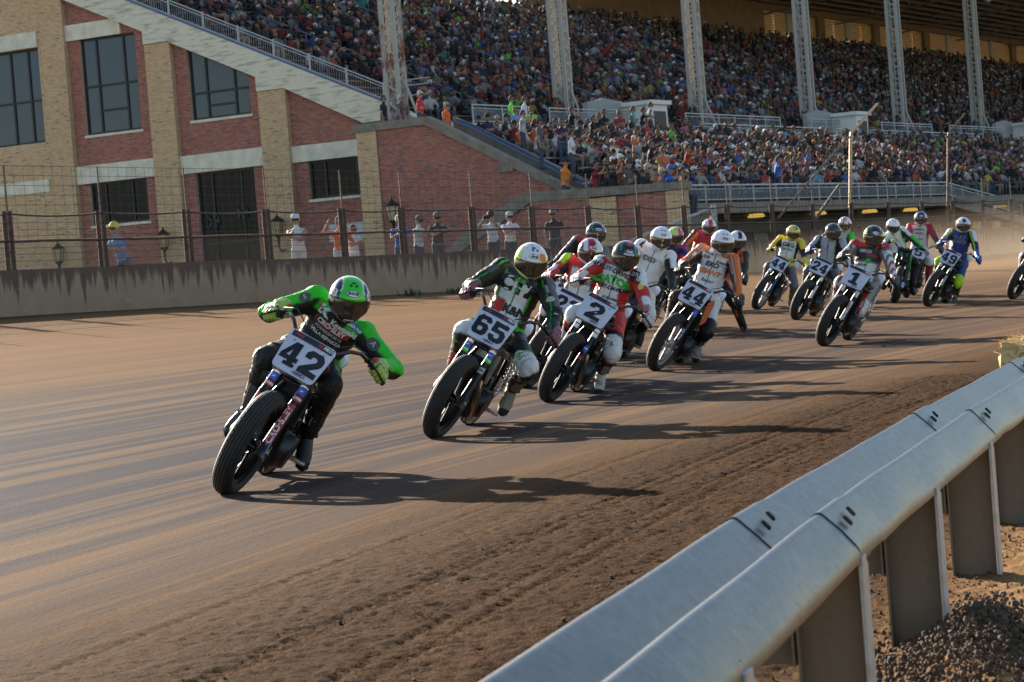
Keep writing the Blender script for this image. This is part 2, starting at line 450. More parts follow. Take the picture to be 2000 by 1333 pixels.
tag(ground_patch('track_ground', np.arange(-108, -77.0, 0.8), np.concatenate([np.arange(-1.5, 34, 0.5)]), False, M_DIRT, MID), kind='structure')
tag(ground_patch('track_surface', np.concatenate([np.arange(-79, us_near[-1] + 0.1, 0.9), [us_near[-1]]]), np.arange(ds_b[-1] - 1.0, 32, 0.5), False, M_DIRT, MID), kind='structure')
# infield and the land beyond, one wide sheet well below
mb = MB(); mb.add([(-400, -60, -0.35), (500, -60, -0.35), (500, 700, -0.35), (-400, 700, -0.35)], [(0, 1, 2, 3)])
M_LAND = plain('land_dirt', (0.22, 0.17, 0.11), 0.95, var=0.3, scale=2.0)
mb.obj('ground', M_LAND, kind='structure')
# infield ground behind the rail
def infield():
    us = np.concatenate([np.arange(-110, -50, 0.5), np.arange(-50, 190, 5)]); ds = np.concatenate([[-0.9], -np.arange(1.5, 30, 1.0)])
    return ground_patch('infield_ground', us, ds[::-1], False, M_DIRT, (-200, 300, -1.4, -0.8))
tag(infield(), kind='structure')
# paved apron between the wall and the stand
mb = MB()
a = [W(-120, -33.0, 1.42), W(-20, -33.0, 1.42), W(220, -33.0, 1.42), W(220, -120, 1.42), W(-120, -120, 1.42)]
mb.add(a, [(0, 1, 2, 3, 4)])
mb.obj('apron', plain('apron_asphalt', (0.11, 0.105, 0.10), 0.9, var=0.2, scale=3.0, bmp=0.2), kind='structure')

# ------------------------------------------------------------------ loose clods (nobody could count them)
def clods():
    base = MB(); base.ball((0, 0, 0), 1, 5, 4); bv = np.array(base.v); bf = [f for f in base.f]
    tri = []
    for f in bf:
        tri.append(f[:3])
        if len(f) == 4: tri.append((f[0], f[2], f[3]))
    tri = np.array(tri); n = 12000
    u = -78.5 + 20 * rng.random(n) ** 1.0; dd = np.clip(rng.exponential(0.5, n), 0, 2.2) - 0.3
    pile = rng.random(n) < 0.34                     # the heap beside the nearest posts
    u = np.where(pile, -71.7 + rng.normal(0, 0.42, n), u); dd = np.where(pile, -0.42 + rng.normal(0, 0.16, n), dd)
    s = np.clip(rng.lognormal(-5.45, 0.5, n), 0.0015, 0.0085) * np.where(pile, 1.0, 0.8)
    v = v_rail(u) - dd; z = ground_z(u, v) + relief(u, v)
    z = z + np.where(pile, rng.random(n) * 0.09 * np.exp(-((dd + 0.42) / 0.2) ** 2), 0)
    P = UV_[None] * (u + U0)[:, None] + VV_[None] * v[:, None]; P[:, 2] = z + s * 0.3
    jit = 1 + 0.7 * (rng.random((n, len(bv), 1)) - 0.5)
    sc = s[:, None, None] * (0.75 + 0.5 * rng.random((n, 1, 3)))
    VV = (bv[None] * jit * sc + P[:, None]).reshape(-1, 3)
    FF = (tri[None] + (np.arange(n) * len(bv))[:, None, None]).reshape(-1, 3)
    o = link('dirt_clods', fast_mesh('dirt_clods', VV, FF, plain('clod_dirt_shaded', (0.085, 0.058, 0.038), 0.95, var=0.35, scale=8.0)))  # dirt colour darkened to paint in the shadow on the heap
    tag(o, 'loose brown clods of dirt scattered along the inner edge by the guard rail', 'dirt', kind='stuff')
clods()

# ================================================================== GUARD RAIL
def galv():
    m, nt, b = new_mat('galvanised_steel'); co = obj_co(nt)
    n1 = noise_n(nt, mapping(nt, co, (3, 3, 14)), 1.0, 5, 0.65); n2 = noise_n(nt, co, 45, 4)
    st = noise_n(nt, mapping(nt, uv_co(nt), (7, 1.5, 1)), 1.0, 4, 0.6)
    c = mix(nt, n1, (0.038, 0.044, 0.055), (0.075, 0.08, 0.092))
    c = mix(nt, math_n(nt, 'MULTIPLY', ramp(nt, st, [(0.5, 0), (0.9, 1)]), 0.18), c, (0.34, 0.32, 0.29))
    c = mix(nt, math_n(nt, 'MULTIPLY', ramp(nt, n1, [(0.6, 0), (0.85, 1)]), 0.3), c, (0.30, 0.25, 0.20))
    sp = nt.nodes.new('ShaderNodeSeparateXYZ'); nt.links.new(uv_co(nt), sp.inputs[0])
    mud = ramp(nt, sp.outputs['Y'], [(0.13, 0.0), (0.18, 1.0), (0.22, 1.0), (0.27, 0.0), (0.40, 0.0), (0.46, 0.8)])
    md = noise_n(nt, mapping(nt, uv_co(nt), (1.6, 9, 1)), 1.0, 5, 0.7)
    c = mix(nt, math_n(nt, 'MULTIPLY', mud, ramp(nt, md, [(0.38, 0.0), (0.68, 0.8)])), c, (0.15, 0.11, 0.075))
    nt.links.new(c, b.inputs['Base Color']); b.inputs['Metallic'].default_value = 0.8
    nt.links.new(math_n(nt, 'MULTIPLY_ADD', n2, 0.15, 0.30), b.inputs['Roughness'])
    bump(nt, b, math_n(nt, 'ADD', n1, math_n(nt, 'MULTIPLY', n2, 0.2)), 0.15, 0.01); return m
M_GALV = galv()
def post_mat():
    m, nt, b = new_mat('post_steel'); co = obj_co(nt)
    n1 = noise_n(nt, mapping(nt, co, (5, 5, 2)), 1.0, 6, 0.65); n2 = noise_n(nt, co, 60, 4)
    c = mix(nt, n1, (0.12, 0.092, 0.066), (0.25, 0.195, 0.14))
    c = mix(nt, math_n(nt, 'MULTIPLY', n2, 0.4), c, (0.10, 0.075, 0.05))
    nt.links.new(c, b.inputs['Base Color']); b.inputs['Metallic'].default_value = 0.3; b.inputs['Roughness'].default_value = 0.62
    bump(nt, b, n2, 0.15, 0.01); return m
M_POST = post_mat()
M_FLANGE = plain('post_flange_lit', (0.40, 0.41, 0.41), 0.5, 0.4, var=0.2, scale=25)  # paler than the web: the lit edge is painted into the flange
M_BOLT = plain('bolt_steel', (0.045, 0.035, 0.028), 0.6, 0.6)

_ra = np.arange(-79.0, -20.0, 0.02)
_rp = np.stack([UV_[0] * (_ra + U0) + VV_[0] * v_rail(_ra), UV_[1] * (_ra + U0) + VV_[1] * v_rail(_ra)], 1)
_rs = np.concatenate([[0], np.cumsum(np.linalg.norm(np.diff(_rp, axis=0), axis=1))])
def rail_at(s):
    """point and frame on the rail line, s = metres along"""
    x = np.interp(s, _rs, _rp[:, 0]); y = np.interp(s, _rs, _rp[:, 1])
    x2 = np.interp(s + 0.2, _rs, _rp[:, 0]); y2 = np.interp(s + 0.2, _rs, _rp[:, 1])
    x1 = np.interp(s - 0.2, _rs, _rp[:, 0]); y1 = np.interp(s - 0.2, _rs, _rp[:, 1])
    t = np.array([x2 - x1, y2 - y1]); t /= np.linalg.norm(t)
    return np.array([x, y]), t, np.array([t[1], -t[0]])      # p axis points to the infield
def s_of(x, y): return _rs[np.argmin((_rp[:, 0] - x) ** 2 + (_rp[:, 1] - y) ** 2)]
PROFILE = [(-0.034, 0.630), (-0.022, 0.660), (-0.012, 0.680), (-0.005, 0.687), (0.003, 0.690), (0.011, 0.688), (0.019, 0.681), (0.055, 0.647), (0.090, 0.612), (0.100, 0.606), (0.112, 0.604),
           (0.124, 0.607), (0.134, 0.615), (0.157, 0.651), (0.177, 0.680), (0.184, 0.687), (0.192, 0.690), (0.200, 0.688), (0.208, 0.681), (0.240, 0.648), (0.270, 0.613), (0.277, 0.601), (0.280, 0.584)]
def build_rail():
    root = empty('guard_rail', Vector((*rail_at(4)[0], 0)), label='long galvanised steel guard rail on steel posts along the inner edge of the track', cat='guard rail')
    ri = root.matrix_world.inverted()
    j0 = s_of(0.464, 5.715); j1 = s_of(1.386, 8.73)
    joints = [j0 - 3.35, j0, j1 + 0.05]
    while joints[-1] < 56: joints.append(joints[-1] + 3.3)
    joints.insert(0, max(0.3, joints[0] - 3.3))
    arc = np.concatenate([[0], np.cumsum([math.dist(PROFILE[i], PROFILE[i + 1]) for i in range(len(PROFILE) - 1)])])
    for k in range(len(joints) - 1):
        a, b = joints[k] - 0.16, joints[k + 1]
        lift = 0.0
        ss = np.arange(a, b + 0.001, (b - a) / max(2, round((b - a) / 0.11)))
        V = []; uv = []
        for i, s in enumerate(ss):
            P, t, p = rail_at(s)
            up = 0.0042 if s - a < 0.001 else (0.004 if s < a + 0.34 else 0.0)     # lapped over the last panel
            if s >= a + 0.34: up = 0.0
            dent = 0.0014 * math.sin(s * 2.1) + 0.0009 * math.sin(s * 5.3 + 1)
            for (pp, z), ar in zip(PROFILE, arc):
                w = 0.005 * math.sin(s * 7 + pp * 30) if pp > 0.23 else 0
                q = P + p * (pp + w * 0.3)
                V.append((q[0], q[1], z + up + dent + w * 0.4)); uv.append((s, ar))
        n = len(PROFILE); m = len(ss)
        top = np.array(V); bot = top - np.array([0, 0, 0.004])
        allv = np.concatenate([top, bot]); off = n * m
        Fq = []
        for i in range(m - 1):
            for j in range(n - 1):
                q = (i * n + j, i * n + j + 1, (i + 1) * n + j + 1, (i + 1) * n + j)
                Fq.append(q); Fq.append(tuple(x + off for x in reversed(q)))
        for j in range(n - 1):
            Fq.append((j, off + j, off + j + 1, j + 1)); e = (m - 1) * n
            Fq.append((e + j, e + j + 1, off + e + j + 1, off + e + j))
        for i in range(m - 1):
            Fq.append((i * n, (i + 1) * n, off + (i + 1) * n, off + i * n)); e = n - 1
            Fq.append((i * n + e, off + i * n + e, off + (i + 1) * n + e, (i + 1) * n + e))
        allv = (np.c_[allv, np.ones(len(allv))] @ np.array(ri).T)[:, :3]
        bme = fast_mesh('rail_beam', allv, np.array(Fq), M_GALV, True, uv=np.array(uv + uv)); bme.set_sharp_from_angle(angle=rad(48)); beam = link('rail_beam', bme, parent=root)
        # splice bolts in their slots, one pair on either slope, on the lapped end
        for (pp, z) in ((0.052, 0.656), (0.236, 0.657)):
            for ds, dp in ((0.09, 0.008), (0.20, 0.0)):
                P, t, p = rail_at(a + ds); q = P + p * (pp + dp)
                X = Vector((t[0], t[1], 0)); nrm = (Vector((p[0], p[1], 0)) * 0.75 + Vector((0, 0, 0.66))).normalized(); Y = nrm.cross(X)
                R = Matrix((X, Y, nrm)).transposed().to_4x4(); R.translation = ri @ Vector((q[0], q[1], z - dp * 1.1 + 0.016))
                bm_ = MB(); bm_.lathe([(0.0, 0.006), (0.010, 0.006), (0.013, 0.002), (0.013, -0.004)], Matrix.Diagonal((0.6, 1.1, 0.8, 1)), 10)
                o = link('bolt', bm_.mesh('bolt', M_BOLT, True, angle=40), parent=beam); o.matrix_local = R
    # posts: I-section with a blockout of the same section on the track side
    def ibeam(mb, p0, p1, z0, z1, fl=0.045, th=0.006, cut=0.05):
        mb.box(-th / 2, th / 2, p0 + th, p1 - th, z0, z1)
        mb.box(-fl, fl, p0, p0 + th, z0, z1 - 0.012)
    web = MB(); ibeam(web, 0.128, 0.276, -0.2, 0.612); webm = web.mesh('post', M_POST)
    fl = MB(); fl.box(-0.048, 0.048, 0.2765, 0.2845, -0.2, 0.575); fl.box(-0.036, 0.036, 0.2755, 0.2835, 0.575, 0.594); flm = fl.mesh('post_flange', M_FLANGE)
    blk = MB(); ibeam(blk, -0.02, 0.1275, 0.36, 0.606); blk.box(-0.045, 0.045, 0.116, 0.1215, 0.36, 0.596); blkm = blk.mesh('blockout', M_POST)
    pts = [s_of(1.025 - 0.18, 6.97 + 0.05), s_of(1.445 - 0.18, 8.40 + 0.05)]
    d = pts[1] - pts[0]; st = [pts[0] + d * k for k in range(-3, 34)]
    for s in st:
        if s < 0.4: continue
        P, t, p = rail_at(s)
        M = Matrix(((t[0], p[0], 0, P[0]), (t[1], p[1], 0, P[1]), (0, 0, 1, 0), (0, 0, 0, 1)))
        po = link('post', webm, parent=root); po.matrix_local = ri @ M
        link('flange', flm, parent=po); link('blockout', blkm, parent=root, M=ri @ M)
build_rail()

# hay bale beyond the rail, at the picture's edge
def hay():
    m, nt, b = new_mat('straw'); co = obj_co(nt)
    n = noise_n(nt, mapping(nt, co, (3, 40, 40)), 1.0, 5); c = mix(nt, n, (0.55, 0.37, 0.14), (0.85, 0.66, 0.34))
    nt.links.new(c, b.inputs['Base Color']); b.inputs['Roughness'].default_value = 0.9
    bump(nt, b, n, 0.6, 0.02)
    c0 = hit_ground(2010, 690)
    base = Vector((3.42, 16.1, 0)); u, v = toUV(base.x, base.y); base.z = float(ground_z(u, v)) - 0.02
    root = empty('hay_bale', base, label='golden straw bale standing behind the guard rail at the edge of the track', cat='hay bale')
    mb = MB(); mb.box(-0.25, 0.25, -0.5, 0.5, 0, 0.42)
    me = bpy.data.meshes.new('bale'); bm = bmesh.new(); bmesh.ops.create_cube(bm, size=1)
    bmesh.ops.subdivide_edges(bm, edges=bm.edges, cuts=9, use_grid_fill=True)
    for vt in bm.verts:
        x, y, z = vt.co; r = random.Random(hash((round(x, 3), round(y, 3), round(z, 3))))
        vt.co = Vector((x * 0.5, y * 1.0, (z + 0.5) * 0.46)) * 1.0 + Vector((r.uniform(-1, 1), r.uniform(-1, 1), r.uniform(-1, 1))) * 0.018
        k = max(abs(x), abs(y)) ; vt.co.x *= 1 - 0.12 * (abs(z) ** 4) * 8
    bm.to_mesh(me); bm.free(); me.materials.append(m)
    Mx = Matrix.Rotation(rad(-18), 4, 'Z')
    bo = link('bale', me, parent=root, M=Mx)
    s = MB(); r = random.Random(4)
    for i in range(900):
        f = r.random()
        x, y, z = r.uniform(-0.26, 0.26), r.uniform(-0.5, 0.5), r.uniform(0.0, 0.46)
        k = r.choice((0, 1, 2, 2))
        if k == 0: x = r.choice((-0.25, 0.25))
        elif k == 1: y = r.choice((-0.5, 0.5))
        else: z = 0.46
        d = Vector((r.gauss(0, 1), r.gauss(0, 1), r.gauss(0.3, 0.8))).normalized() * r.uniform(0.03, 0.11)
        o = Vector((x, y, z)) - d * 0.4; w = d.orthogonal().normalized() * 0.0022; w2 = d.cross(w).normalized() * 0.002
        s.add([o - w, o + w, o + d + w, o + d - w], [(0, 1, 2, 3)]); s.add([o - w2, o + w2, o + d + w2, o + d - w2], [(0, 1, 2, 3)])
    tag(link('straw', s.mesh('straw', m), parent=root, M=Mx), kind='stuff')
    t = MB()
    for y in (-0.2, 0.2): t.tube([(-0.262, y, 0), (-0.262, y, 0.47), (0.262, y, 0.47), (0.262, y, 0)], 0.004, 5)
    link('twine', t.mesh('twine', plain('twine', (0.5, 0.36, 0.15), 0.9)), parent=root, M=Mx)
hay()

# ================================================================== OUTER WALL AND SAFETY FENCE
def wall_mat():
    m, nt, b = new_mat('wall_concrete'); co = uv_co(nt)      # x along, y = metres below the top
    sep = nt.nodes.new('ShaderNodeSeparateXYZ'); nt.links.new(co, sep.inputs[0]); x, y = sep.outputs['X'], sep.outputs['Y']
    n = noise_n(nt, co, 2.2, 6, 0.65); g = noise_n(nt, co, 26, 5, 0.6)
    c = mix(nt, n, srgb(132, 108, 86), srgb(170, 144, 118))
    c = mix(nt, math_n(nt, 'MULTIPLY', g, 0.3), c, srgb(96, 80, 66))
    xv = nt.nodes.new('ShaderNodeCombineXYZ'); nt.links.new(x, xv.inputs[0])
    dr = noise_n(nt, mapping(nt, xv.outputs[0], (4.2, 1, 1)), 1.0, 3, 0.6)
    ln = noise_n(nt, mapping(nt, xv.outputs[0], (2.4, 1, 1), (5, 0, 0)), 1.0, 2)
    wob = noise_n(nt, mapping(nt, co, (14, 3, 1)), 1.0, 3)
    length = math_n(nt, 'MULTIPLY', math_n(nt, 'SUBTRACT', dr, 0.44), math_n(nt, 'MULTIPLY_ADD', ln, 6.0, -0.5))
    k = math_n(nt, 'SUBTRACT', math_n(nt, 'ADD', length, math_n(nt, 'MULTIPLY', wob, 0.30)), y)
    drip = ramp(nt, math_n(nt, 'MULTIPLY_ADD', k, 3.0, 0.45), [(0.2, 0.0), (0.8, 1.0)])
    band = ramp(nt, math_n(nt, 'MULTIPLY_ADD', wob, 0.10, math_n(nt, 'SUBTRACT', 0.14, y)), [(0.0, 0.0), (0.12, 1.0)])
    st = math_n(nt, 'MAXIMUM', math_n(nt, 'MULTIPLY', drip, 0.75), math_n(nt, 'MULTIPLY', band, 0.6))
    c = mix(nt, st, c, srgb(56, 36, 30))
    pat = noise_n(nt, mapping(nt, co, (1.2, 2.2, 1)), 1.0, 3)
    c = mix(nt, math_n(nt, 'MULTIPLY', ramp(nt, pat, [(0.62, 0), (0.72, 1)]), 0.35), c, srgb(176, 160, 140))
    nt.links.new(c, b.inputs['Base Color']); b.inputs['Roughness'].default_value = 0.9
    bump(nt, b, g, 0.3, 0.01); return m
M_WALL = wall_mat()
def track_wall():
    root = empty('track_wall', Vector(W(-20, V_WALL, 1.0)), label='low weathered concrete wall streaked with rust around the outside of the track', cat='wall')
    ri = root.matrix_world.inverted(); L = 4.6
    for k in range(40):
        a = -64 + k * L; b = a + L - 0.012
        V = []; uv = []; n = 12
        for i in range(n + 1):
            u = a + (b - a) * i / n; zt = float(z_walltop(u)) + 0.01 * math.sin(k * 2.3); zb = float(z_wall(u)) - 0.4
            for (v, z) in ((V_WALL + 0.03, zb), (V_WALL, zt - 0.02), (V_WALL - 0.015, zt), (V_WALL - 0.245, zt), (V_WALL - 0.26, zb)):
                V.append(ri @ Vector(W(u, v, z))); uv.append((u, zt - z if v > V_WALL - 0.1 else 0.0))
        Fq = []
        for i in range(n):
            for j in range(4): q = (i * 5 + j, i * 5 + j + 1, (i + 1) * 5 + j + 1, (i + 1) * 5 + j); Fq.append(q[::-1])
        for e in (0, n * 5): Fq += [(e, e + 1, e + 3, e + 4), (e + 1, e + 2, e + 3, e + 3)][:1]
        me = fast_mesh('wall_panel', np.array(V), np.array(Fq), M_WALL, uv=np.array(uv))
        link('wall_panel', me, parent=root)
track_wall()
M_RUST = plain('rusty_steel', (0.085, 0.05, 0.035), 0.75, 0.2, var=0.5, scale=9)
M_RUSTL = plain('rusty_tube', (0.16, 0.11, 0.085), 0.7, 0.2, var=0.5, scale=7)
M_WIRE = plain('dark_wire', (0.05, 0.04, 0.035), 0.6, 0.4)
FENCE_U = []
def fence():
    root = empty('safety_fence', Vector(W(-20, V_WALL - 0.13, 2.1)), label='rusty steel catch fence with wires and chain link on top of the track wall', cat='fence')
    ri = root.matrix_world.inverted(); L = lambda u, dv, dz: ri @ Vector(W(u, V_WALL - 0.13 + dv, float(z_walltop(u)) + dz))
    # stations read off along the wall
    us = []
    for px in (18, 200, 368, 524, 672, 788, 926, 1043, 1153, 1250, 1340, 1425, 1512, 1592, 1668, 1740, 1806, 1866, 1925, 1980):
        d = ray(px, 470); p0 = np.array(W(0, V_WALL - 0.13)); t = ((p0 - CAM) @ VV_) / (d @ VV_); P = CAM + d * t
        us.append(float(P @ UV_ - U0))
    us = [us[0] - 2.15 * k for k in range(6, 0, -1)] + list(us) + [us[-1] + 3.0 * k for k in range(1, 9)]
    FENCE_U.extend(us)
    for i, u in enumerate(us):
        mb = MB(); a = L(u, 0, -0.05); b = L(u, 0, 1.14)
        for du in (-0.09, 0.075):                              # a pair of stout tubes, and the slim mast between them
            mb.tube([L(u + du, 0, -0.05), L(u + du, 0, 1.15)], 0.05, 8)
        for z in (0.35, 0.9): mb.tube([L(u - 0.09, 0.0, z), L(u + 0.075, 0.0, z)], 0.02, 6)
        po = mb.obj('fence_post', M_RUST, root, smooth=True, angle=50)
        mb = MB(); mb.tube([L(u - 0.005, 0.02, 0.0), L(u - 0.005, 0.02, 2.06)], 0.019, 6)
        mb.obj('mast', M_RUSTL, po, smooth=True, angle=50)
    rr = random.Random(2)
    for i in range(len(us) - 1):
        a, b = us[i], us[i + 1]
        mb = MB(); mb.tube([L(a + (b - a) * t, 0.03, 0.555 + 0.008 * math.sin(i * 3 + t * 5)) for t in (0, .33, .66, 1)], 0.03, 6)
        mb.obj('pipe_rail', M_RUST, root, smooth=True, angle=50)
        sag = rr.uniform(0.02, 0.07)
        mb = MB(); mb.tube([L(a + (b - a) * t, 0.03, 1.10 - sag * 4 * t * (1 - t)) for t in np.linspace(0, 1, 9)], 0.02, 5)
        mb.obj('cable', M_WIRE, root, smooth=True)
    ua, ub = us[0], us[-1]
    seg = [u for u in us]
    mb = MB()
    for z in (0.16, 0.30, 0.42, 0.66, 0.78, 0.92, 1.27, 1.47, 1.66, 1.86, 2.05):
        for i in range(len(seg) - 1):
            mb.tube([L(seg[i], -0.01, z), L(seg[i + 1], -0.01, z)], 0.006 if z > 1.2 else 0.006, 4, False)
    u = ua
    while u < 30:
        mb.tube([L(u, -0.015, 0.6), L(u, -0.015, 2.05)], 0.0034, 3, False); u += 0.30
    tag(mb.obj('mesh_wires', M_WIRE, root), kind='stuff')
    mb = MB(); u = ua; h = 0.52
    while u < 15:                                             # chain link under the pipe
        for s in (1, -1):
            p, q = L(u, -0.02 + 0.006 * s, 0.01), L(u + s * h, -0.02 + 0.006 * s, h + 0.01)
            w = Vector((UV_[0], UV_[1], 0)) * 0.005
            mb.add([p - w, p + w, q + w, q - w], [(0, 1, 2, 3)])
        u += 0.085
    tag(mb.obj('chain_link', plain('chain_wire', (0.20, 0.17, 0.14), 0.6, 0.5), root), kind='stuff')
fence()

# ================================================================== BRICK BUILDINGS AND GRANDSTAND
M_BRICK = attr_mat('brick_clay', 0.88, 0.25, 60, 0.25)
M_MORTAR = plain('mortar', srgb(188, 168, 148), 0.95, var=0.15, scale=6)
M_MORTARY = plain('mortar_buff', srgb(186, 162, 128), 0.95, var=0.15, scale=6)
M_CONC = plain('concrete_pale', srgb(226, 216, 192), 0.85, var=0.16, scale=2.2, bmp=0.2)
def stained():
    m, nt, b = new_mat('concrete_stained'); co = obj_co(nt)
    n = noise_n(nt, mapping(nt, co, (1.2, 1.2, 9)), 1.0, 5, 0.65); g = noise_n(nt, mapping(nt, co, (5, 5, 1.0)), 1.0, 4, 0.6)
    c = mix(nt, ramp(nt, n, [(0.5, 0), (0.66, 1)]), srgb(230, 220, 194), srgb(160, 148, 124))
    c = mix(nt, math_n(nt, 'MULTIPLY', g, 0.45), c, srgb(222, 212, 188))
    nt.links.new(c, b.inputs['Base Color']); b.inputs['Roughness'].default_value = 0.88
    bump(nt, b, n, 0.4, 0.03); return m
M_STAIN = stained()
M_COPE = plain('coping_concrete', srgb(138, 126, 112), 0.9, var=0.25, scale=3.0, bmp=0.3)
M_FRAME = plain('window_frame_bronze', (0.035, 0.03, 0.028), 0.5, 0.3)
M_STEEL = plain('rail_paint', srgb(172, 176, 178), 0.5, 0.2, var=0.12, scale=6)
M_BLUE = plain('blue_paint', srgb(92, 108, 136), 0.5, 0.1, var=0.15, scale=6)
def glass(name, tint, rough=0.06, spec=0.6, ior=1.5):
    m, nt, b = new_mat(name)
    n = noise_n(nt, obj_co(nt), 0.5, 3)
    nt.links.new(mix(nt, n, tuple(c * 0.7 for c in tint), tint), b.inputs['Base Color'])
    b.inputs['Roughness'].default_value = rough; b.inputs['Specular IOR Level'].default_value = spec
    b.inputs['IOR'].default_value = ior
    bump(nt, b, noise_n(nt, obj_co(nt), 1.3, 2), 0.05, 0.02); return m
M_GLASS = glass('window_glass', (0.035, 0.06, 0.095)); M_GLASSD = glass('dark_glass', (0.010, 0.010, 0.011), 0.2, 0.25, 1.4)

RED = [srgb(*c) for c in ((192, 118, 100), (200, 126, 108), (180, 108, 94), (206, 134, 116), (194, 122, 106), (170, 108, 98), (196, 120, 100), (126, 110, 106))]
TAN = [srgb(*c) for c in ((240, 202, 154), (234, 194, 148), (246, 210, 164), (226, 188, 144), (240, 198, 156), (230, 186, 148), (244, 206, 154), (182, 158, 136))]
BL, BH, CR = 0.200, 0.0565, 0.0678
_bm = {}
def brick_mesh(kind, i):
    if (kind, i) not in _bm:
        mb = MB(); mb.cur = (RED if kind == 'r' else TAN)[i]
        mb.box(0, BL, 0, 0.03, 0, BH)
        _bm[(kind, i)] = mb.mesh('brick', M_BRICK, colors=True)
    return _bm[(kind, i)]
def spans(poly, holes, z):
    xs = []
    n = len(poly)
    for i in range(n):
        (a, za), (b, zb) = poly[i], poly[(i + 1) % n]
        if (za > z) != (zb > z): xs.append(a + (b - a) * (z - za) / (zb - za))
    xs.sort(); out = [(xs[i], xs[i + 1]) for i in range(0, len(xs) - 1, 2)]
    for (h0, h1, z0, z1) in holes:
        if z0 < z < z1:
            o2 = []
            for a, b in out:
                if h1 <= a or h0 >= b: o2.append((a, b)); continue
                if a < h0: o2.append((a, h0))
                if b > h1: o2.append((h1, b))
            out = o2
    return out
class Brickwork:
    """collects every brick of a thing; the 300 that show largest become parts, the rest one part"""
    def __init__(s, root): s.root = root; s.b = []
    def face(s, poly, holes, u, kind, thick, mortar=True, seed=0, name='backing'):
        r = random.Random(seed)
        z0 = min(p[1] for p in poly); z1 = max(p[1] for p in poly); k = 0; z = z0 + 0.006
        while z + BH < z1:
            for a, b in spans(poly, holes, z + BH / 2):
                x = a - (0.105 if k % 2 else 0.0)
                while x < b:
                    c, d = max(x, a), min(x + BL, b)
                    if d - c > 0.03:
                        i = 7 if r.random() < 0.035 else r.randrange(7)
                        s.b.append((c, d, z, u + r.uniform(-0.003, 0.003), kind, i))
                    x += BL + 0.0105
            z += CR; k += 1
        if mortar:
            ri = s.root.matrix_world.inverted(); mb = MB()
            # backing built as horizontal strips between holes
            zs = sorted({z0, z1, *[h[2] for h in holes], *[h[3] for h in holes], *[p[1] for p in poly]})
            zs = [q for q in zs if z0 <= q <= z1]
            for q0, q1 in zip(zs[:-1], zs[1:]):
                if q1 - q0 < 1e-4: continue
                lo, hi = spans(poly, holes, q0 + 1e-4), spans(poly, holes, q1 - 1e-4)
                for (a, b), (c, d) in zip(lo, hi):
                    P = [(a, q0), (b, q0), (d, q1), (c, q1)]
                    mb.prism(P, thick, lambda p, q, h: ri @ Vector(W(u + 0.010 + h, p, q)))
            mb.obj(name, M_MORTAR if kind == 'r' else M_MORTARY, s.root)
    def finish(s):
        ri = s.root.matrix_world.inverted()
        def vis(e):
            px, py = proj(W(e[3], e[0], e[2]))
            full = e[1] - e[0] > BL - 0.001
            return full and 5 < px < 1990 and 5 < py < 1300
        ok = [e for e in s.b if vis(e)]
        ok.sort(key=lambda e: np.linalg.norm(np.array(W(e[3], e[0], e[2])) - CAM))
        front = ok[:300]; ids = set(map(id, front))
        R = Matrix(((VV_[0], UV_[0], 0, 0), (VV_[1], UV_[1], 0, 0), (0, 0, 1, 0), (0, 0, 0, 1)))
        for e in front:
            M = R.copy(); M.translation = Vector(W(e[3], e[0], e[2]))
            link('brick', brick_mesh(e[4], e[5]), parent=s.root, M=ri @ M)
        rest = np.array([(e[0], e[1], e[2], e[3]) for e in s.b if id(e) not in ids], float)
        if not len(rest): return
        cols = np.array([(RED if e[4] == 'r' else TAN)[e[5]] for e in s.b if id(e) not in ids])
        n = len(rest); v = rest[:, [0, 1, 1, 0, 0, 1, 1, 0]]; z = rest[:, 2:3] + np.array([0, 0, BH, BH, 0, 0, BH, BH])[None]
        uu = rest[:, 3:4] + np.array([0, 0, 0, 0, .03, .03, .03, .03])[None]
        P = UV_[None, None] * (uu + U0)[..., None] + VV_[None, None] * v[..., None]; P[..., 2] = z
        P = P.reshape(-1, 3); P = (np.c_[P, np.ones(len(P))] @ np.array(ri).T)[:, :3]
        f = np.array([(0, 1, 2, 3), (1, 5, 6, 2), (4, 0, 3, 7), (3, 2, 6, 7), (4, 5, 1, 0)])
        Fq = (f[None] + (np.arange(n) * 8)[:, None, None]).reshape(-1, 4)
        o = link('brickwork', fast_mesh('brickwork', P, Fq, M_BRICK, colors=np.repeat(cols, 8, 0)), parent=s.root)
        tag(o, kind='stuff')

def wbox(mb, ri, u0, u1, v0, v1, z0, z1, slope=0.0):
    return mb.box(u0, u1, v0, v1, z0, z1, lambda a, b, c: ri @ Vector(W(a, b, c + slope * (b - v0))))
def ztop(v): return 8.82 - 0.452 * (v + 52.61)

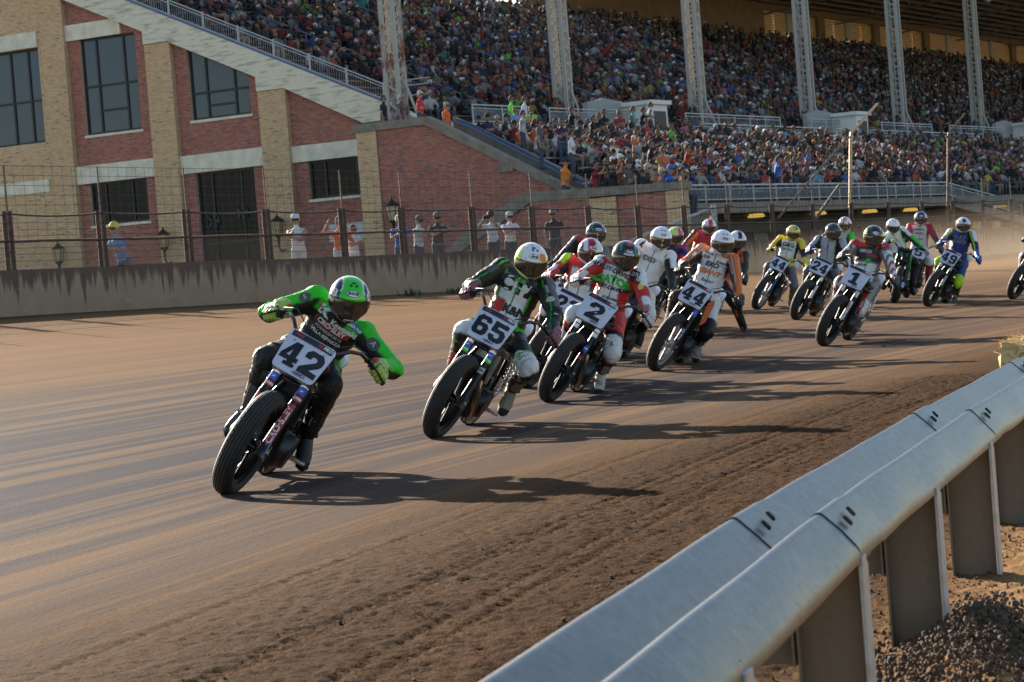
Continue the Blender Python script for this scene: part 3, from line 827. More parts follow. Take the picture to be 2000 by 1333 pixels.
def window(root, ri, u, v0, v1, z0, z1, cols, rows_, gl, slant=None, fw=0.09):
    """cols / rows_ = inner bar positions as fractions; frame with bars, panes as sub-parts"""
    mb = MB(); zt = (lambda v: z1) if slant is None else slant
    cs = [0, *cols, 1]
    for c in cs:
        v = v0 + (v1 - v0) * c; a = min(max(v - fw / 2, v0), v1 - fw)
        mb.add([ri @ Vector(W(uu, vv, zz)) for uu in (u, u + 0.12) for vv, zz in ((a, z0), (a + fw, z0), (a + fw, zt(a + fw)), (a, zt(a)))],
               [(0, 1, 2, 3), (7, 6, 5, 4), (1, 5, 6, 2), (4, 0, 3, 7), (3, 2, 6, 7), (4, 5, 1, 0)])
    wbox(mb, ri, u + 0.004, u + 0.116, v0, v1, z0, z0 + fw)
    mb.add([ri @ Vector(W(uu, vv, zz)) for uu in (u + 0.004, u + 0.116) for vv, zz in ((v0, zt(v0) - fw), (v1, zt(v1) - fw), (v1, zt(v1) - 0.003), (v0, zt(v0) - 0.003))],
           [(0, 1, 2, 3), (7, 6, 5, 4), (1, 5, 6, 2), (4, 0, 3, 7), (3, 2, 6, 7), (4, 5, 1, 0)])
    for item in rows_:
        r, c0, c1 = item if isinstance(item, tuple) else (item, 0, 1)
        z = z0 + (z1 - z0) * r
        wbox(mb, ri, u + 0.008, u + 0.112, v0 + (v1 - v0) * c0, v0 + (v1 - v0) * c1, z - fw / 2, z + fw / 2)
    w = mb.obj('window', M_FRAME, root)
    for c0, c1 in zip(cs[:-1], cs[1:]):
        zz = [0.0] + sorted((it[0] if isinstance(it, tuple) else it) for it in rows_ if not isinstance(it, tuple) or (it[1] <= c0 + 1e-3 and it[2] >= c1 - 1e-3)) + [1.0]
        for r0, r1 in zip(zz[:-1], zz[1:]):
            a, b = v0 + (v1 - v0) * c0 + 0.03, v0 + (v1 - v0) * c1 - 0.03
            za = z0 + (z1 - z0) * r0 + 0.03
            zb = (lambda v: z0 + (z1 - z0) * r1 - 0.03) if (slant is None or r1 < 1) else (lambda v: zt(v) - 0.03)
            pm = MB(); pm.add([ri @ Vector(W(u + q, vv, z_)) for q in (0.055, 0.065) for vv, z_ in ((a, za), (b, za), (b, zb(b)), (a, zb(a)))],
                              [(0, 1, 2, 3), (7, 6, 5, 4), (1, 5, 6, 2), (4, 0, 3, 7), (3, 2, 6, 7), (4, 5, 1, 0)])
            pm.obj('pane', gl, w)
    return w

def end_building():
    uf = 6.0
    root = empty('brick_building', Vector(W(uf, -62, 1.42)), label='red and buff brick end building under the sloping concrete edge of the grandstand', cat='building')
    ri = root.matrix_world.inverted(); bw = Brickwork(root); zb = 1.42
    low = lambda v: ztop(v) - 1.05
    # recessed red bays
    w1 = (-67.47, -64.54, 8.89, 12.95); w1b = (-67.55, -64.53, 5.05, 6.85)
    w2 = (-61.92, -58.94, 8.96, 10.6); w2b = (-61.98, -59.05, 2.2, 6.80); w3 = (-56.37, -53.70, 5.23, 6.76)
    b1 = [(-68.2, zb), (-63.8, zb), (-63.8, low(-63.8)), (-68.2, low(-68.2))]
    b2 = [(-62.7, zb), (-58.3, zb), (-58.3, low(-58.3)), (-62.7, low(-62.7))]
    b3 = [(-57.15, zb), (-49.9, zb), (-49.9, 6.3), (-52.9, low(-52.9)), (-57.15, low(-57.15))]
    # the second upper window is cut by the slope: its hole follows in steps
    h2 = [(w2[0] + 0.25 * i, min(w2[1], w2[0] + 0.25 * (i + 1)), 8.96, low(w2[0] + 0.25 * i) - 0.02) for i in range(12)]
    bw.face(b1, [w1, w1b], uf + 0.25, 'r', 0.3, seed=1); bw.face(b2, [*h2, w2b], uf + 0.25, 'r', 0.3, seed=2); bw.face(b3, [w3], uf + 0.25, 'r', 0.3, seed=3)
    # buff piers standing proud
    for a, b, t in ((-69.35, -68.1, 16.0), (-63.9, -62.6, 12.32), (-58.4, -57.05, 9.78)):
        bw.face([(a, zb), (b, zb), (b, t), (a, t)], [], uf, 't', 0.5, seed=int(-a), name='pier')
    w0 = (-74.2, -69.57, 8.83, 12.88)
    bw.face([(-78, zb), (-69.36, zb), (-69.36, 17.5), (-78, 17.5)], [w0], uf + 0.06, 't', 0.4, seed=9)
    bw.finish()
    mb = lambda *a: wbox(MB(), ri, *a)
    for (v0, v1, z0, z1, u) in ((-68.1, -63.9, 6.86, 7.62, uf + 0.12), (-62.6, -58.4, 6.81, 7.55, uf + 0.12), (-57.05, -50.0, 6.77, 7.42, uf + 0.12),
                                (-68.1, -65.2, 12.95, 13.62, uf + 0.13), (-78, -69.55, 6.70, 7.24, uf + 0.01), (-78, -69.6, 12.9, 13.56, uf + 0.01)):
        mb(u, u + 0.3, v0, v1, z0, z1).obj('lintel', M_CONC, root)
    for (v0, v1, z0) in ((w1[0], w1[1], w1[2]), (w2[0], w2[1], w2[2]), (w3[0], w3[1], w3[2]), (w1b[0], w1b[1], w1b[2]), (w0[0], w0[1], w0[2])):
        mb(uf + 0.20, uf + 0.55, v0 - 0.08, v1 + 0.08, z0 - 0.11, z0).obj('sill', M_CONC, root)
    window(root, ri, uf + 0.36, *w1, [0.27, 0.76], [0.5, (0.24, 0.27, 0.76)], M_GLASS)
    window(root, ri, uf + 0.36, *w1b, [0.25, 0.72], [], M_GLASSD)
    window(root, ri, uf + 0.36, w2[0], w2[1], 8.96, 10.62, [0.27, 0.74], [(0.66, 0, 1), (0.33, 0.27, 0.74)], M_GLASS, slant=lambda v: low(v) - 0.04)
    window(root, ri, uf + 0.36, *w2b, [0.25, 0.75], [0.36], M_GLASSD)
    window(root, ri, uf + 0.36, *w3, [0.27, 0.84], [], M_GLASSD)
    window(root, ri, uf + 0.30, *w0, [0.30, 0.62, 0.83], [0.45], M_GLASS)
    # white board under the third window (a painted panel)
    mb(uf + 0.18, uf + 0.25, -55.6, -51.2, 3.45, 4.15).obj('panel', plain('white_board', (0.62, 0.62, 0.6), 0.6), root)
    # things seen inside the dark windows: round fans
    for (v, z) in ((-61.35, 4.75), (-59.9, 5.0)):
        M = Matrix(((VV_[0], 0, UV_[0], 0), (VV_[1], 0, UV_[1], 0), (0, 1, 0, 0), (0, 0, 0, 1)))
        M.translation = Vector(W(uf + 0.34, v, z)); f = MB()
        f.lathe([(0.30, 0), (0.33, 0.02), (0.33, 0.05), (0.29, 0.06)], ri @ M, 20)
        for k in range(5):
            a = k * 2 * math.pi / 5
            f.add([ri @ M @ Vector((math.cos(a + q) * r, math.sin(a + q) * r, 0.02)) for q, r in ((-.25, .06), (.25, .06), (.4, .29), (-.3, .29))], [(0, 1, 2, 3)])
        f.obj('fan', plain('fan_grey', (0.05, 0.05, 0.05), 0.5, 0.4), root)
    # the stair slab along the top and its foot
    m = MB(); vs = [-74.0, -52.1]
    pts = [(-78, ztop(-78)), (-78, low(-78)), (-63.9, low(-63.9)), (-63.9, 12.33), (-62.6, 12.33), (-62.6, low(-62.6)), (-58.4, low(-58.4)), (-58.4, 9.79), (-57.05, 9.79), (-57.05, low(-57.05)), (-51.0, low(-51.0) - 0.2), (-51.0, 8.0), (-52.3, ztop(-52.3))]
    m.prism(pts, 0.7, lambda p, q, h: ri @ Vector(W(uf - 0.06 + h, p, q)))
    m.obj('stair_slab', M_STAIN, root)
    m = MB(); m.prism([(-77, ztop(-77) + .09), (-77, ztop(-77) + .003), (-52.3, ztop(-52.3) + .003), (-52.3, ztop(-52.3) + .09)], 0.12, lambda p, q, h: ri @ Vector(W(uf + 0.0 + h, p, q)))
    m.obj('kick_rail', M_BLUE, root)
    # railing on the slab
    m = MB(); P = lambda v, h: ri @ Vector(W(uf + 0.06, v, ztop(v) + h))
    for h, r in ((0.72, 0.03), (0.60, 0.022), (0.13, 0.022)): m.tube([P(-76, h), P(-52.4, h)], r, 6)
    m.obj('handrail', M_STEEL, root, smooth=True, angle=50)
    v = -76.0; bal = MB()
    while v < -52.3: bal.tube([P(v, 0.13), P(v, 0.60)], 0.008, 4, False); v += 0.11
    tag(bal.obj('balusters', M_STEEL, root), kind='stuff')
    for k in range(15):
        v = -76 + 1.685 * k; m = MB(); m.box(-.03, .03, -.03, .03, 0, 0.74, lambda a, b, c: ri @ Vector(W(uf + .06 + a, v + b, ztop(v) + c + .05)))
        m.obj('rail_post', M_STEEL, root)
    m = MB(); Q = lambda u, v, h: ri @ Vector(W(u, v, 8.85 + h))
    for h in (0.1, 0.5, 0.72): m.tube([Q(uf + .06, -52.4, h), Q(uf + .9, -51.6, h), Q(uf + .9, -50.8, h)], 0.025, 6)
    m.obj('handrail', M_STEEL, root, smooth=True, angle=50)
end_building()

def wing_wall():
    root = empty('brick_wall', Vector(W(0, -46, 1.42)), label='tall red brick stair wall with a sloping stone coping beside the end building', cat='brick wall')
    ri = root.matrix_world.inverted(); bw = Brickwork(root); zb = 1.42
    bw.face([(-49.08, zb), (-37.0, zb), (-41.0, 4.1), (-46.75, 7.26), (-49.08, 7.26)], [], 0.0, 'r', 0.35, seed=21)
    bw.face([(-49.95, zb), (-49.09, zb), (-49.09, 7.2), (-49.95, 7.2)], [], -0.06, 't', 0.45, seed=22, name='pier')
    bw.finish()
    m = MB(); m.prism([(-50.05, 7.2), (-46.95, 7.2), (-41.55, 4.3), (-40.6, 3.75), (-40.6, 4.05), (-41.63, 4.61), (-46.88, 7.5), (-50.05, 7.5)], 0.5, lambda p, q, h: ri @ Vector(W(-0.12 + h, p, q)))
    m.obj('coping', M_COPE, root)
    m = MB(); M = Matrix(((VV_[0], 0, -UV_[0], 0), (VV_[1], 0, -UV_[1], 0), (0, 1, 0, 0), (0, 0, 0, 1))); M.translation = Vector(W(-0.12, -43.75, 5.45))
    m.lathe([(0.0, 0.03), (0.2, 0.03), (0.22, 0.0)], ri @ M, 16); wbox(m, ri, -0.13, 0, -44.05, -43.45, 5.2, 5.45); m.obj('bracket', M_COPE, root)
    # landing and steps behind the coping
    wbox(MB(), ri, 0.36, 5.9, -50, -46.9, 6.0, 6.75).obj('landing', M_COPE, root)
    for k in range(12):
        v0 = -46.9 + k * 0.5; wbox(MB(), ri, 0.36, 1.4, v0, v0 + 0.52, 2.0, 6.6 - k * 0.27).obj('step', M_COPE, root)
    # inner parapet and pipe rails of the stair
    m = MB(); m.prism([(-46.7, 7.5), (-46.7, 6.9), (-39.2, 2.9), (-39.2, 3.5)], 0.3, lambda p, q, h: ri @ Vector(W(1.5 + h, p, q))); m.obj('parapet', M_COPE, root)
    m = MB()
    for du, dz in ((0.9, 0.12), (1.15, 0.2)):
        m.tube([ri @ Vector(W(du, -46.3, 7.15 + dz)), ri @ Vector(W(du, -45.7, 6.9 + dz)), ri @ Vector(W(du, -41.0, 4.25 + dz)), ri @ Vector(W(du, -40.2, 3.9 + dz))], 0.045, 6)
    m.obj('handrail', M_BLUE, root, smooth=True, angle=50)
wing_wall()

def low_wall():
    root = empty('brick_wall', Vector(W(-3, -39, 1.42)), label='low red brick wall with buff piers below the stair wall', cat='brick wall')
    ri = root.matrix_world.inverted(); bw = Brickwork(root); zb = 1.42; u = -3.0
    bw.face([(-45.4, zb), (-39.0, zb), (-39.0, 3.92), (-41.25, 3.92), (-43.3, 3.1)], [], u, 'r', 0.35, seed=31)
    bw.face([(-37.95, zb), (-36.15, zb), (-36.15, 3.86), (-37.95, 3.86)], [], u, 'r', 0.35, seed=32)
    bw.face([(-38.98, zb), (-37.97, zb), (-37.97, 3.86), (-38.98, 3.86)], [], u - 0.06, 't', 0.45, seed=33, name='pier')
    bw.face([(-36.13, zb), (-35.5, zb), (-35.5, 3.86), (-36.13, 3.86)], [], u - 0.06, 't', 0.45, seed=34, name='pier')
    bw.finish()
    m = MB(); m.prism([(-45.6, 1.9), (-45.3, 1.85), (-41.2, 3.93), (-35.35, 3.88), (-35.35, 4.13), (-41.34, 4.28), (-43.35, 3.5)], 0.55, lambda p, q, h: ri @ Vector(W(u - 0.14 + h, p, q)))
    m.obj('coping', M_COPE, root)
    wbox(MB(), ri, u + 0.42, 0.0, -41.2, -36.0, 2.6, 3.25).obj('platform', M_COPE, root)
low_wall()

ROWS_LO = [(-37.35 - 0.78 * k, 3.55 + 0.245 * k) for k in range(12)]
ROWS_UP = [(-51.1 - 0.80 * k, ztop(-51.1 - 0.80 * k) - 0.35) for k in range(25)]
U_END = 185.0
AISLES_UP = [12.6, 26.5, 40.5, 54.3, 68, 82, 96, 110, 124, 138, 152, 166]
AISLES_LO = [7.5, 23.0, 37.5, 52, 66, 80, 94, 108, 122, 136, 150]
COLUMN_U = [5.5 + 13.85 * k for k in range(13)]
def grandstand():
    root = empty('grandstand', Vector(W(20, -50, 1.42)), label='huge packed grandstand with lattice steel columns and a dark roof', cat='grandstand')
    ri = root.matrix_world.inverted()
    M_DECK = plain('deck_concrete_shaded', srgb(64, 60, 58), 0.9, var=0.2, scale=1.5)  # grey kept dark: roof shade is put into the deck colour
    M_BENCH = plain('bench_wood', srgb(150, 96, 62), 0.7, var=0.2, scale=5)
    M_BENCHG = plain('bench_grey', srgb(150, 148, 142), 0.6, var=0.15, scale=5)
    for i, (v, z) in enumerate(ROWS_LO):
        u0 = 1.9 if v < -39.4 else -2.4
        wbox(MB(), ri, u0, U_END, v - 0.78, v + 0.001 * i, 2.4, z).obj('step', M_DECK, root)
        wbox(MB(), ri, u0, U_END, v - 0.62, v - 0.34, z + 0.36, z + 0.41).obj('bench', M_BENCHG, root)
    for i, (v, z) in enumerate(ROWS_UP):
        wbox(MB(), ri, 6.75, U_END, v - 0.80, v + 0.001 * i, z - 1.4, z).obj('step', M_DECK, root)
        wbox(MB(), ri, 6.8, U_END, v - 0.64, v - 0.34, z + 0.36, z + 0.41).obj('bench', M_BENCH, root)
    # walkways and their faces
    wbox(MB(), ri, 1.9, U_END, -48.7, -46.5, 5.6, 6.72).obj('walkway', M_DECK, root)
    wbox(MB(), ri, 1.9, U_END, -49.2, -48.7, 6.0, 7.55).obj('walkway_face', M_CONC, root)
    wbox(MB(), ri, 1.9, U_END, -51.1, -49.2, 6.0, 7.70).obj('walkway', M_DECK, root)
    wbox(MB(), ri, -2.4, U_END, -37.3, -35.9, 3.06, 3.43).obj('front_beam', M_COPE, root)
    # recessed ground storey: brick with white windows and lamps under the beam
    wbox(MB(), ri, -2.4, U_END, -40.4, -38.2, 1.42, 3.05).obj('ground_storey', plain('storey_brick', srgb(112, 66, 56), 0.9, var=0.25, scale=14), root)
    k = 0; v = -38.16
    u = 0.2
    while u < 60:
        mb = MB(); wbox(mb, ri, u, u + 1.15, v, v + 0.05, 1.75, 2.78); f = mb.obj('window', plain('white_trim', (0.62, 0.62, 0.60), 0.5), root)
        for a in (0.12, 0.60):
            wbox(MB(), ri, u + a, u + a + 0.42, v + 0.052, v + 0.06, 1.9, 2.66).obj('pane', M_GLASSD, f)
        u += 2.75; k += 1
    M_LAMP = plain('lamp_glow', (0.85, 0.55, 0.12), 0.5, emit=0.22)
    for u in [-1.2, 1.6, 6.2, 12.1, 17.5, 22.2, 28.0, 34]:
        M = Matrix.Translation(ri @ Vector(W(u, -37.0, 2.96))); mb = MB()
        mb.lathe([(0.0, -0.05), (0.28, -0.04), (0.33, 0.0), (0.25, 0.09), (0.05, 0.1)], M, 18); mb.obj('lamp', M_LAMP, root, smooth=True)
    def railing(u0, u1, v, z, h=0.78, name='railing', step=0.11, mat=M_STEEL, posts=2.0, zf=None, panel=False):
        zf = zf or (lambda u: z)
        mb = MB(); n = max(1, int((u1 - u0) / 6)); us = np.linspace(u0, u1, n + 1)
        for hh, r in ((h, 0.035), (h - 0.13, 0.022), (0.1, 0.022)): mb.tube([ri @ Vector(W(u, v, zf(u) + hh)) for u in us], r, 5)
        n = max(1, round((u1 - u0) / posts))
        for i in range(n + 1):
            u = u0 + (u1 - u0) * i / n; mb.tube([ri @ Vector(W(u, v, zf(u))), ri @ Vector(W(u, v, zf(u) + h))], 0.032, 5)
        o = mb.obj(name, mat, root, smooth=True, angle=50)
        mb = MB(); u = u0
        while u < u1: mb.tube([ri @ Vector(W(u, v, zf(u) + 0.1)), ri @ Vector(W(u, v, zf(u) + h - 0.13))], 0.013, 3, False); u += step
        tag(mb.obj('balusters', mat, o), kind='stuff')
        return o
    railing(-2.2, 24, -36.0, 3.44, 0.60); railing(24, 34, -36.0, 3.44, 0.60, zf=lambda u: 3.44 - 0.098 * (u - 24)); railing(36, 110, -36.0, 2.7, 0.75, step=0.3)
    m = MB(); m.prism([(24.0, 3.05), (34.0, 2.07), (34.0, 2.42), (24.0, 3.43)], 0.5, lambda p, q, h: ri @ Vector(W(p, -36.4 + h, q))); m.obj('ramp_beam', M_COPE, root)
    for a, b in ((22.9, 37.0), (38.6, 41.8), (43.2, 49.0), (50.2, 55.6), (56.6, 61.5)): railing(a, b, -46.6, 6.72, 0.86)
    for a, b in ((6.9, 11.6), (13.2, 17.6)): railing(a, b, -48.95, 7.56, 0.74)
    for a, b in ((18.6, 21.5), (27, 38), (42, 46), (52, 60), (63, 73), (80, 108)): railing(a, b, -49.3, 7.7, 0.70, step=0.2)
    # entrances cut through the seating
    M_WHITE = plain('white_paint', (0.70, 0.70, 0.68), 0.6, var=0.08); M_GREY = plain('grey_paint', srgb(150, 150, 150), 0.7)
    for uc in (22.4, 46.8, 77.0, 106):
        e = wbox(MB(), ri, uc - 0.85, uc + 0.85, -49.9, -48.4, 6.73, 8.60).obj('entrance', M_WHITE, root)
        wbox(MB(), ri, uc - 0.55, uc + 0.55, -48.45, -48.33, 6.73, 8.3).obj('door', plain('dark_opening', (0.10, 0.095, 0.09), 0.9), e)
        m = MB(); m.prism([(uc - 4.2, 7.7), (uc - 0.86, 7.7), (uc - 0.86, 8.85), (uc - 2.6, 8.95), (uc - 4.2, 8.72)], 0.25, lambda p, q, h: ri @ Vector(W(p, -49.75 - h, q))); m.obj('side_wall', M_GREY, e)
        wbox(MB(), ri, uc - 1.05, uc + 1.05, -50.0, -48.25, 8.6, 8.78).obj('lintel', M_WHITE, e)
    # sloping aisle rails
    for a in AISLES_UP[:8]:
        mb = MB()
        for v0, v1 in ((-51.6, -56.6), (-57.8, -62.6), (-63.8, -69)):
            for h in (0.72, 0.42): mb.tube([ri @ Vector(W(a, v0, ztop(v0) - 0.3 + h)), ri @ Vector(W(a, v1, ztop(v1) - 0.3 + h))], 0.028, 5)
            for v in (v0, (v0 + v1) / 2, v1): mb.tube([ri @ Vector(W(a, v, ztop(v) - 0.6)), ri @ Vector(W(a, v, ztop(v) - 0.3 + 0.72))], 0.03, 5)
        mb.obj('aisle_rail', M_BLUE, root, smooth=True, angle=50)
    zl = lambda v: 3.55 + 0.245 * (-37.35 - v) / 0.78
    for a in AISLES_LO[:6]:
        mb = MB()
        for v0, v1 in ((-38.2, -41.2), (-42.6, -45.6)):
            for h in (0.80, 0.45): mb.tube([ri @ Vector(W(a, v0, zl(v0) + h)), ri @ Vector(W(a, v1, zl(v1) + h))], 0.03, 5)
            for v in (v0, v1): mb.tube([ri @ Vector(W(a, v, zl(v) - 0.2)), ri @ Vector(W(a, v, zl(v) + 0.8))], 0.03, 5)
        mb.obj('aisle_rail', M_STEEL, root, smooth=True, angle=50)
    # lattice columns
    def rust_paint(name, amt):
        m, nt, b = new_mat(name); co = obj_co(nt); n = noise_n(nt, mapping(nt, co, (1.6, 1.6, 0.7)), 1.0, 6, 0.7)
        c = mix(nt, ramp(nt, n, [(amt, 0), (amt + 0.12, 1)]), srgb(170, 164, 154), srgb(112, 66, 36))
        nt.links.new(c, b.inputs['Base Color']); b.inputs['Roughness'].default_value = 0.6; return m
    M_COL1 = rust_paint('rusty_paint', 0.49); M_COL = rust_paint('column_paint', 0.62)
    for k, u in enumerate(COLUMN_U):
        v = -51.5; hw = 0.27; hd = 0.24; zb, zt = 7.6, 22.0
        mb = MB()
        for a in (-hw, hw):
            for b in (-hd, hd):
                mb.box(-0.085, 0.085, -0.085, 0.085, zb, zt, lambda x, y, z, a=a, b=b: ri @ Vector(W(u + b + y * 0.7, v + a + x, z)))
        for z in (zb, zt - 0.3):
            mb.box(-hw - .08, hw + .08, -hd - .08, hd + .08, z, z + 0.3, lambda x, y, zz: ri @ Vector(W(u + y, v + x, zz)))
        c = mb.obj('column', M_COL1 if k == 0 else M_COL, root)
        lb = MB(); z = zb + 0.3; s = 1
        while z < zt - 0.5:
            for b in (-hd, hd):
                q0, q1 = ri @ Vector(W(u + b, v - hw * s, z)), ri @ Vector(W(u + b, v + hw * s, z + 0.36)); lb.tube([q0, q1], 0.042, 4, False)
            for a in (-hw, hw):
                q0, q1 = ri @ Vector(W(u - hd * s, v + a, z)), ri @ Vector(W(u + hd * s, v + a, z + 0.36)); lb.tube([q0, q1], 0.036, 4, False)
            z += 0.36; s = -s
        lb.obj('lacing', M_COL1 if k == 0 else M_COL, c)
        mb = MB(); mb.tube([ri @ Vector(W(u + 0.1, v + 0.36, 9.4)), ri @ Vector(W(u + 0.1, v + 0.95, 7.75))], 0.06, 5); mb.obj('brace', M_COL, c)
        if u < 55: continue
        # bracket beam of the roof over the column
        mb = MB(); vs = np.linspace(-71.5, -47.5, 9); roofz = lambda v: 20.0 + 0.09 * (v + 71.5)
        mb.tube([ri @ Vector(W(u, q, roofz(q) - 0.08)) for q in vs], 0.10, 4); mb.tube([ri @ Vector(W(u, q, roofz(q) - 1.0)) for q in vs], 0.09, 4)
        for q0, q1 in zip(vs[:-1], vs[1:]):
            mb.tube([ri @ Vector(W(u, q0, roofz(q0) - 0.1)), ri @ Vector(W(u, q1, roofz(q1) - 1.0))], 0.05, 4)
            mb.tube([ri @ Vector(W(u, q0, roofz(q0) - 0.1)), ri @ Vector(W(u, q0, roofz(q0) - 1.0))], 0.05, 4)
        mb.obj('roof_truss', plain('truss_paint', srgb(120, 116, 108), 0.7), root)
    roofz = lambda v: 20.0 + 0.09 * (v + 71.5)
    M_ROOF = plain('roof_boards', srgb(110, 104, 96), 0.85, var=0.2, scale=2)
    m = MB(); m.prism([(-72.4, 19.95), (-46.8, roofz(-46.8) - 0.04), (-46.8, roofz(-46.8) + 0.3), (-72.4, 20.25)], U_END - 54.0, lambda p, q, h: ri @ Vector(W(54.0 + h, p, q))); m.obj('roof', M_ROOF, root)
    for k in range(22):
        q = -71 + 1.1 * k; wbox(MB(), ri, 54.1, U_END, q, q + 0.14, roofz(q) - 0.25, roofz(q) - 0.02).obj('purlin', plain('purlin_paint', srgb(120, 112, 100), 0.8), root)
    # back wall with slatted openings that let the low sun through
    M_BACK = plain('back_wall', srgb(120, 92, 62), 0.9, var=0.2, scale=1.2)
    wbox(MB(), ri, 6.8, U_END, -72.3, -71.4, 12.0, 17.6).obj('back_wall', M_BACK, root)
    wbox(MB(), ri, 54, 87.3, -72.3, -71.4, 17.6, 19.95).obj('back_wall', M_BACK, root)
    wbox(MB(), ri, 87.3, U_END, -72.3, -71.4, 19.35, 19.95).obj('back_wall', M_BACK, root)
    M_SLAT = plain('slat_wood', srgb(176, 142, 96), 0.8, var=0.2, scale=4)
    u = 6.8 + 11.5 * 7
    while u < U_END - 3:
        wbox(MB(), ri, u, u + 1.3, -72.2, -71.45, 17.6, 19.35).obj('pier', M_BACK, root)
        wbox(MB(), ri, u + 5.9, u + 6.7, -71.9, -71.6, 17.9, 19.35).obj('shutter', plain('shutter_grey', srgb(150, 146, 138), 0.7), root)
        if 60 < u:
            for k in range(8):
                z = 17.68 + k * 0.2
                for a, b in ((1.3, 3.55), (3.7, 5.9), (6.7, 9.2), (9.35, 11.5)):
                    if u < 120: wbox(MB(), ri, u + a, u + b, -71.85, -71.70, z, z + 0.168).obj('slat', M_SLAT, root)
        else:
            wbox(MB(), ri, u + 1.3, u + 5.9, -71.85, -71.6, 17.9, 19.35).obj('shutter', M_BACK, root); wbox(MB(), ri, u + 6.7, u + 11.5, -71.85, -71.6, 17.9, 19.35).obj('shutter', M_BACK, root)
        u += 11.5
    mb = MB(); u = 6.8
    while u < U_END - 3:
        if u >= 120:
            for k in range(8):
                z = 17.68 + k * 0.2; wbox(mb, ri, u + 1.3, u + 11.5, -71.85, -71.70, z, z + 0.168)
        u += 11.5
    tag(mb.obj('slats', M_SLAT, root), kind='stuff')
    # hanging loudspeaker and lamp under the roof
    for u in (98, 150):
        mb = MB(); mb.ball(ri @ Vector(W(u, -58, 18.9)), 0.28, 10, 8, (1, 1, 0.8)); mb.tube([ri @ Vector(W(u, -58, 19.1)), ri @ Vector(W(u, -58, 20.8))], 0.02, 4); mb.obj('loudspeaker', M_STEEL, root, smooth=True)
    # the numbered shield and board on the far entrance
    wbox(MB(), ri, 75.2, 76.6, -48.22, -48.15, 8.3, 9.25).obj('shield', plain('shield_paint', srgb(150, 160, 150), 0.6), root)
grandstand()

# ------------------------------------------------------------------ lanterns, light poles, braces, barrier pipe
def lantern(u, v, z, label, arm=True):
    root = empty('wall_lantern', Vector(W(u, v, z)), label=label, cat='lantern', group='coach lanterns along the brick walls')
    M_IRON = plain('black_iron', (0.02, 0.02, 0.018), 0.5, 0.3)
    s = 1.45
    mb = MB(); mb.lathe([(0.0, 0.70), (0.02, 0.68), (0.025, 0.62), (0.06, 0.58), (0.19, 0.48), (0.20, 0.46), (0.0, 0.46)], Matrix.Scale(s, 4), 6); mb.obj('cap', M_IRON, root)
    mb = MB(); mb.lathe([(0.165, 0.45), (0.105, 0.10)], Matrix.Scale(s, 4), 6); mb.obj('glass', plain('lantern_glass', (0.50, 0.40, 0.20), 0.3), root)
    mb = MB()
    for k in range(6):
        a = k * math.pi / 3; mb.tube([Vector((0.167 * math.cos(a), 0.167 * math.sin(a), 0.46)) * s, Vector((0.107 * math.cos(a), 0.107 * math.sin(a), 0.09)) * s], 0.011 * s, 4)
    mb.lathe([(0.12, 0.10), (0.11, 0.05), (0.05, 0.02), (0.03, -0.10), (0.04, -0.16), (0.0, -0.20)], Matrix.Scale(s, 4), 8); mb.obj('cage', M_IRON, root)
    if arm:
        d = Vector(W(0.55, 0, 0)) - Vector(W(0, 0, 0))
        mb = MB(); mb.tube([Vector((0, 0, -0.2)), Vector((0, 0, -0.42)), d * 0.3 + Vector((0, 0, -0.55)), d * 0.7 + Vector((0, 0, -0.5)), d + Vector((0, 0, -0.35))], 0.035, 6)
        mb.box(-.06, .06, -.06, .06, -.62, -.2, lambda x, y, zz: d + Vector((x, y, zz))); mb.obj('bracket', M_IRON, root)
lantern(-0.35, -48.45, 3.72, 'lit cream glass lantern on the tall brick stair wall')
lantern(5.6, -57.65, 3.80, 'dark iron lantern on the buff brick pier to the right of the double doors')
lantern(5.6, -63.4, 3.72, 'dark iron lantern on the buff pier to the left of the double doors')
lantern(5.6, -69.0, 3.55, 'dark iron lantern farthest left on the buff brick wall')

def bent_pole(px, pyb, bend, tip, label, u, mat):
    def onV(x, y, v=V_WALL - 0.5):
        d = ray(x, y); p0 = np.array(W(0, v)); t = ((p0 - CAM) @ VV_) / (d @ VV_); return CAM + d * t
    b, m, t = onV(px, pyb), onV(*bend), onV(*tip)
    base = Vector((b[0], b[1], 1.42)); root = empty('bent_pole', base, label=label, cat='pole', group='bent fence poles by the outer wall')
    mb = MB(); P = [Vector((0, 0, 0)), Vector(m) - base - Vector((0, 0, .12)), Vector(m) - base + (Vector(t) - Vector(m)).normalized() * 0.12, Vector(t) - base]
    k = .8 if u < 10 else .55; mb.tube(P, [0.085 * k, 0.07 * k, 0.068 * k, 0.055 * k], 10); mb.obj('tube', mat, root, smooth=True, angle=50)
    mb = MB(); mb.tube([P[1] - Vector((0, 0, .02)), P[1] + Vector((0, 0, .05))], 0.09, 10); mb.obj('collar', mat, root, smooth=True, angle=50)
bent_pole(1656, 440, (1661, 262), (1713, 204), 'pale bent steel pole rising above the fence in front of the crowd', 4, plain('pale_pole', srgb(196, 160, 118), 0.5, 0.2, var=0.25, scale=5))
bent_pole(1846, 420, (1851, 262), (1885, 222), 'darker rusty bent pole farther along the fence', 20, plain('dark_pole', srgb(104, 84, 68), 0.6, 0.2, var=0.3, scale=5))
def onVw(x, y, v): 
    d = ray(x, y); p0 = np.array(W(0, v)); t = ((p0 - CAM) @ VV_) / (d @ VV_); return Vector(CAM + d * t)
mb = MB(); A, B = onVw(1519, 427, V_WALL - .3), onVw(1656, 268, V_WALL - .5); mb.tube([Vector(), B - A], 0.045, 6)
rp = Vector((A.x, A.y, A.z)); o = mb.obj('brace_pipe', M_RUSTL, M=Matrix.Translation(rp), smooth=True, angle=50); tag(o, 'long rusty brace slanting up to the pale bent pole', 'brace')
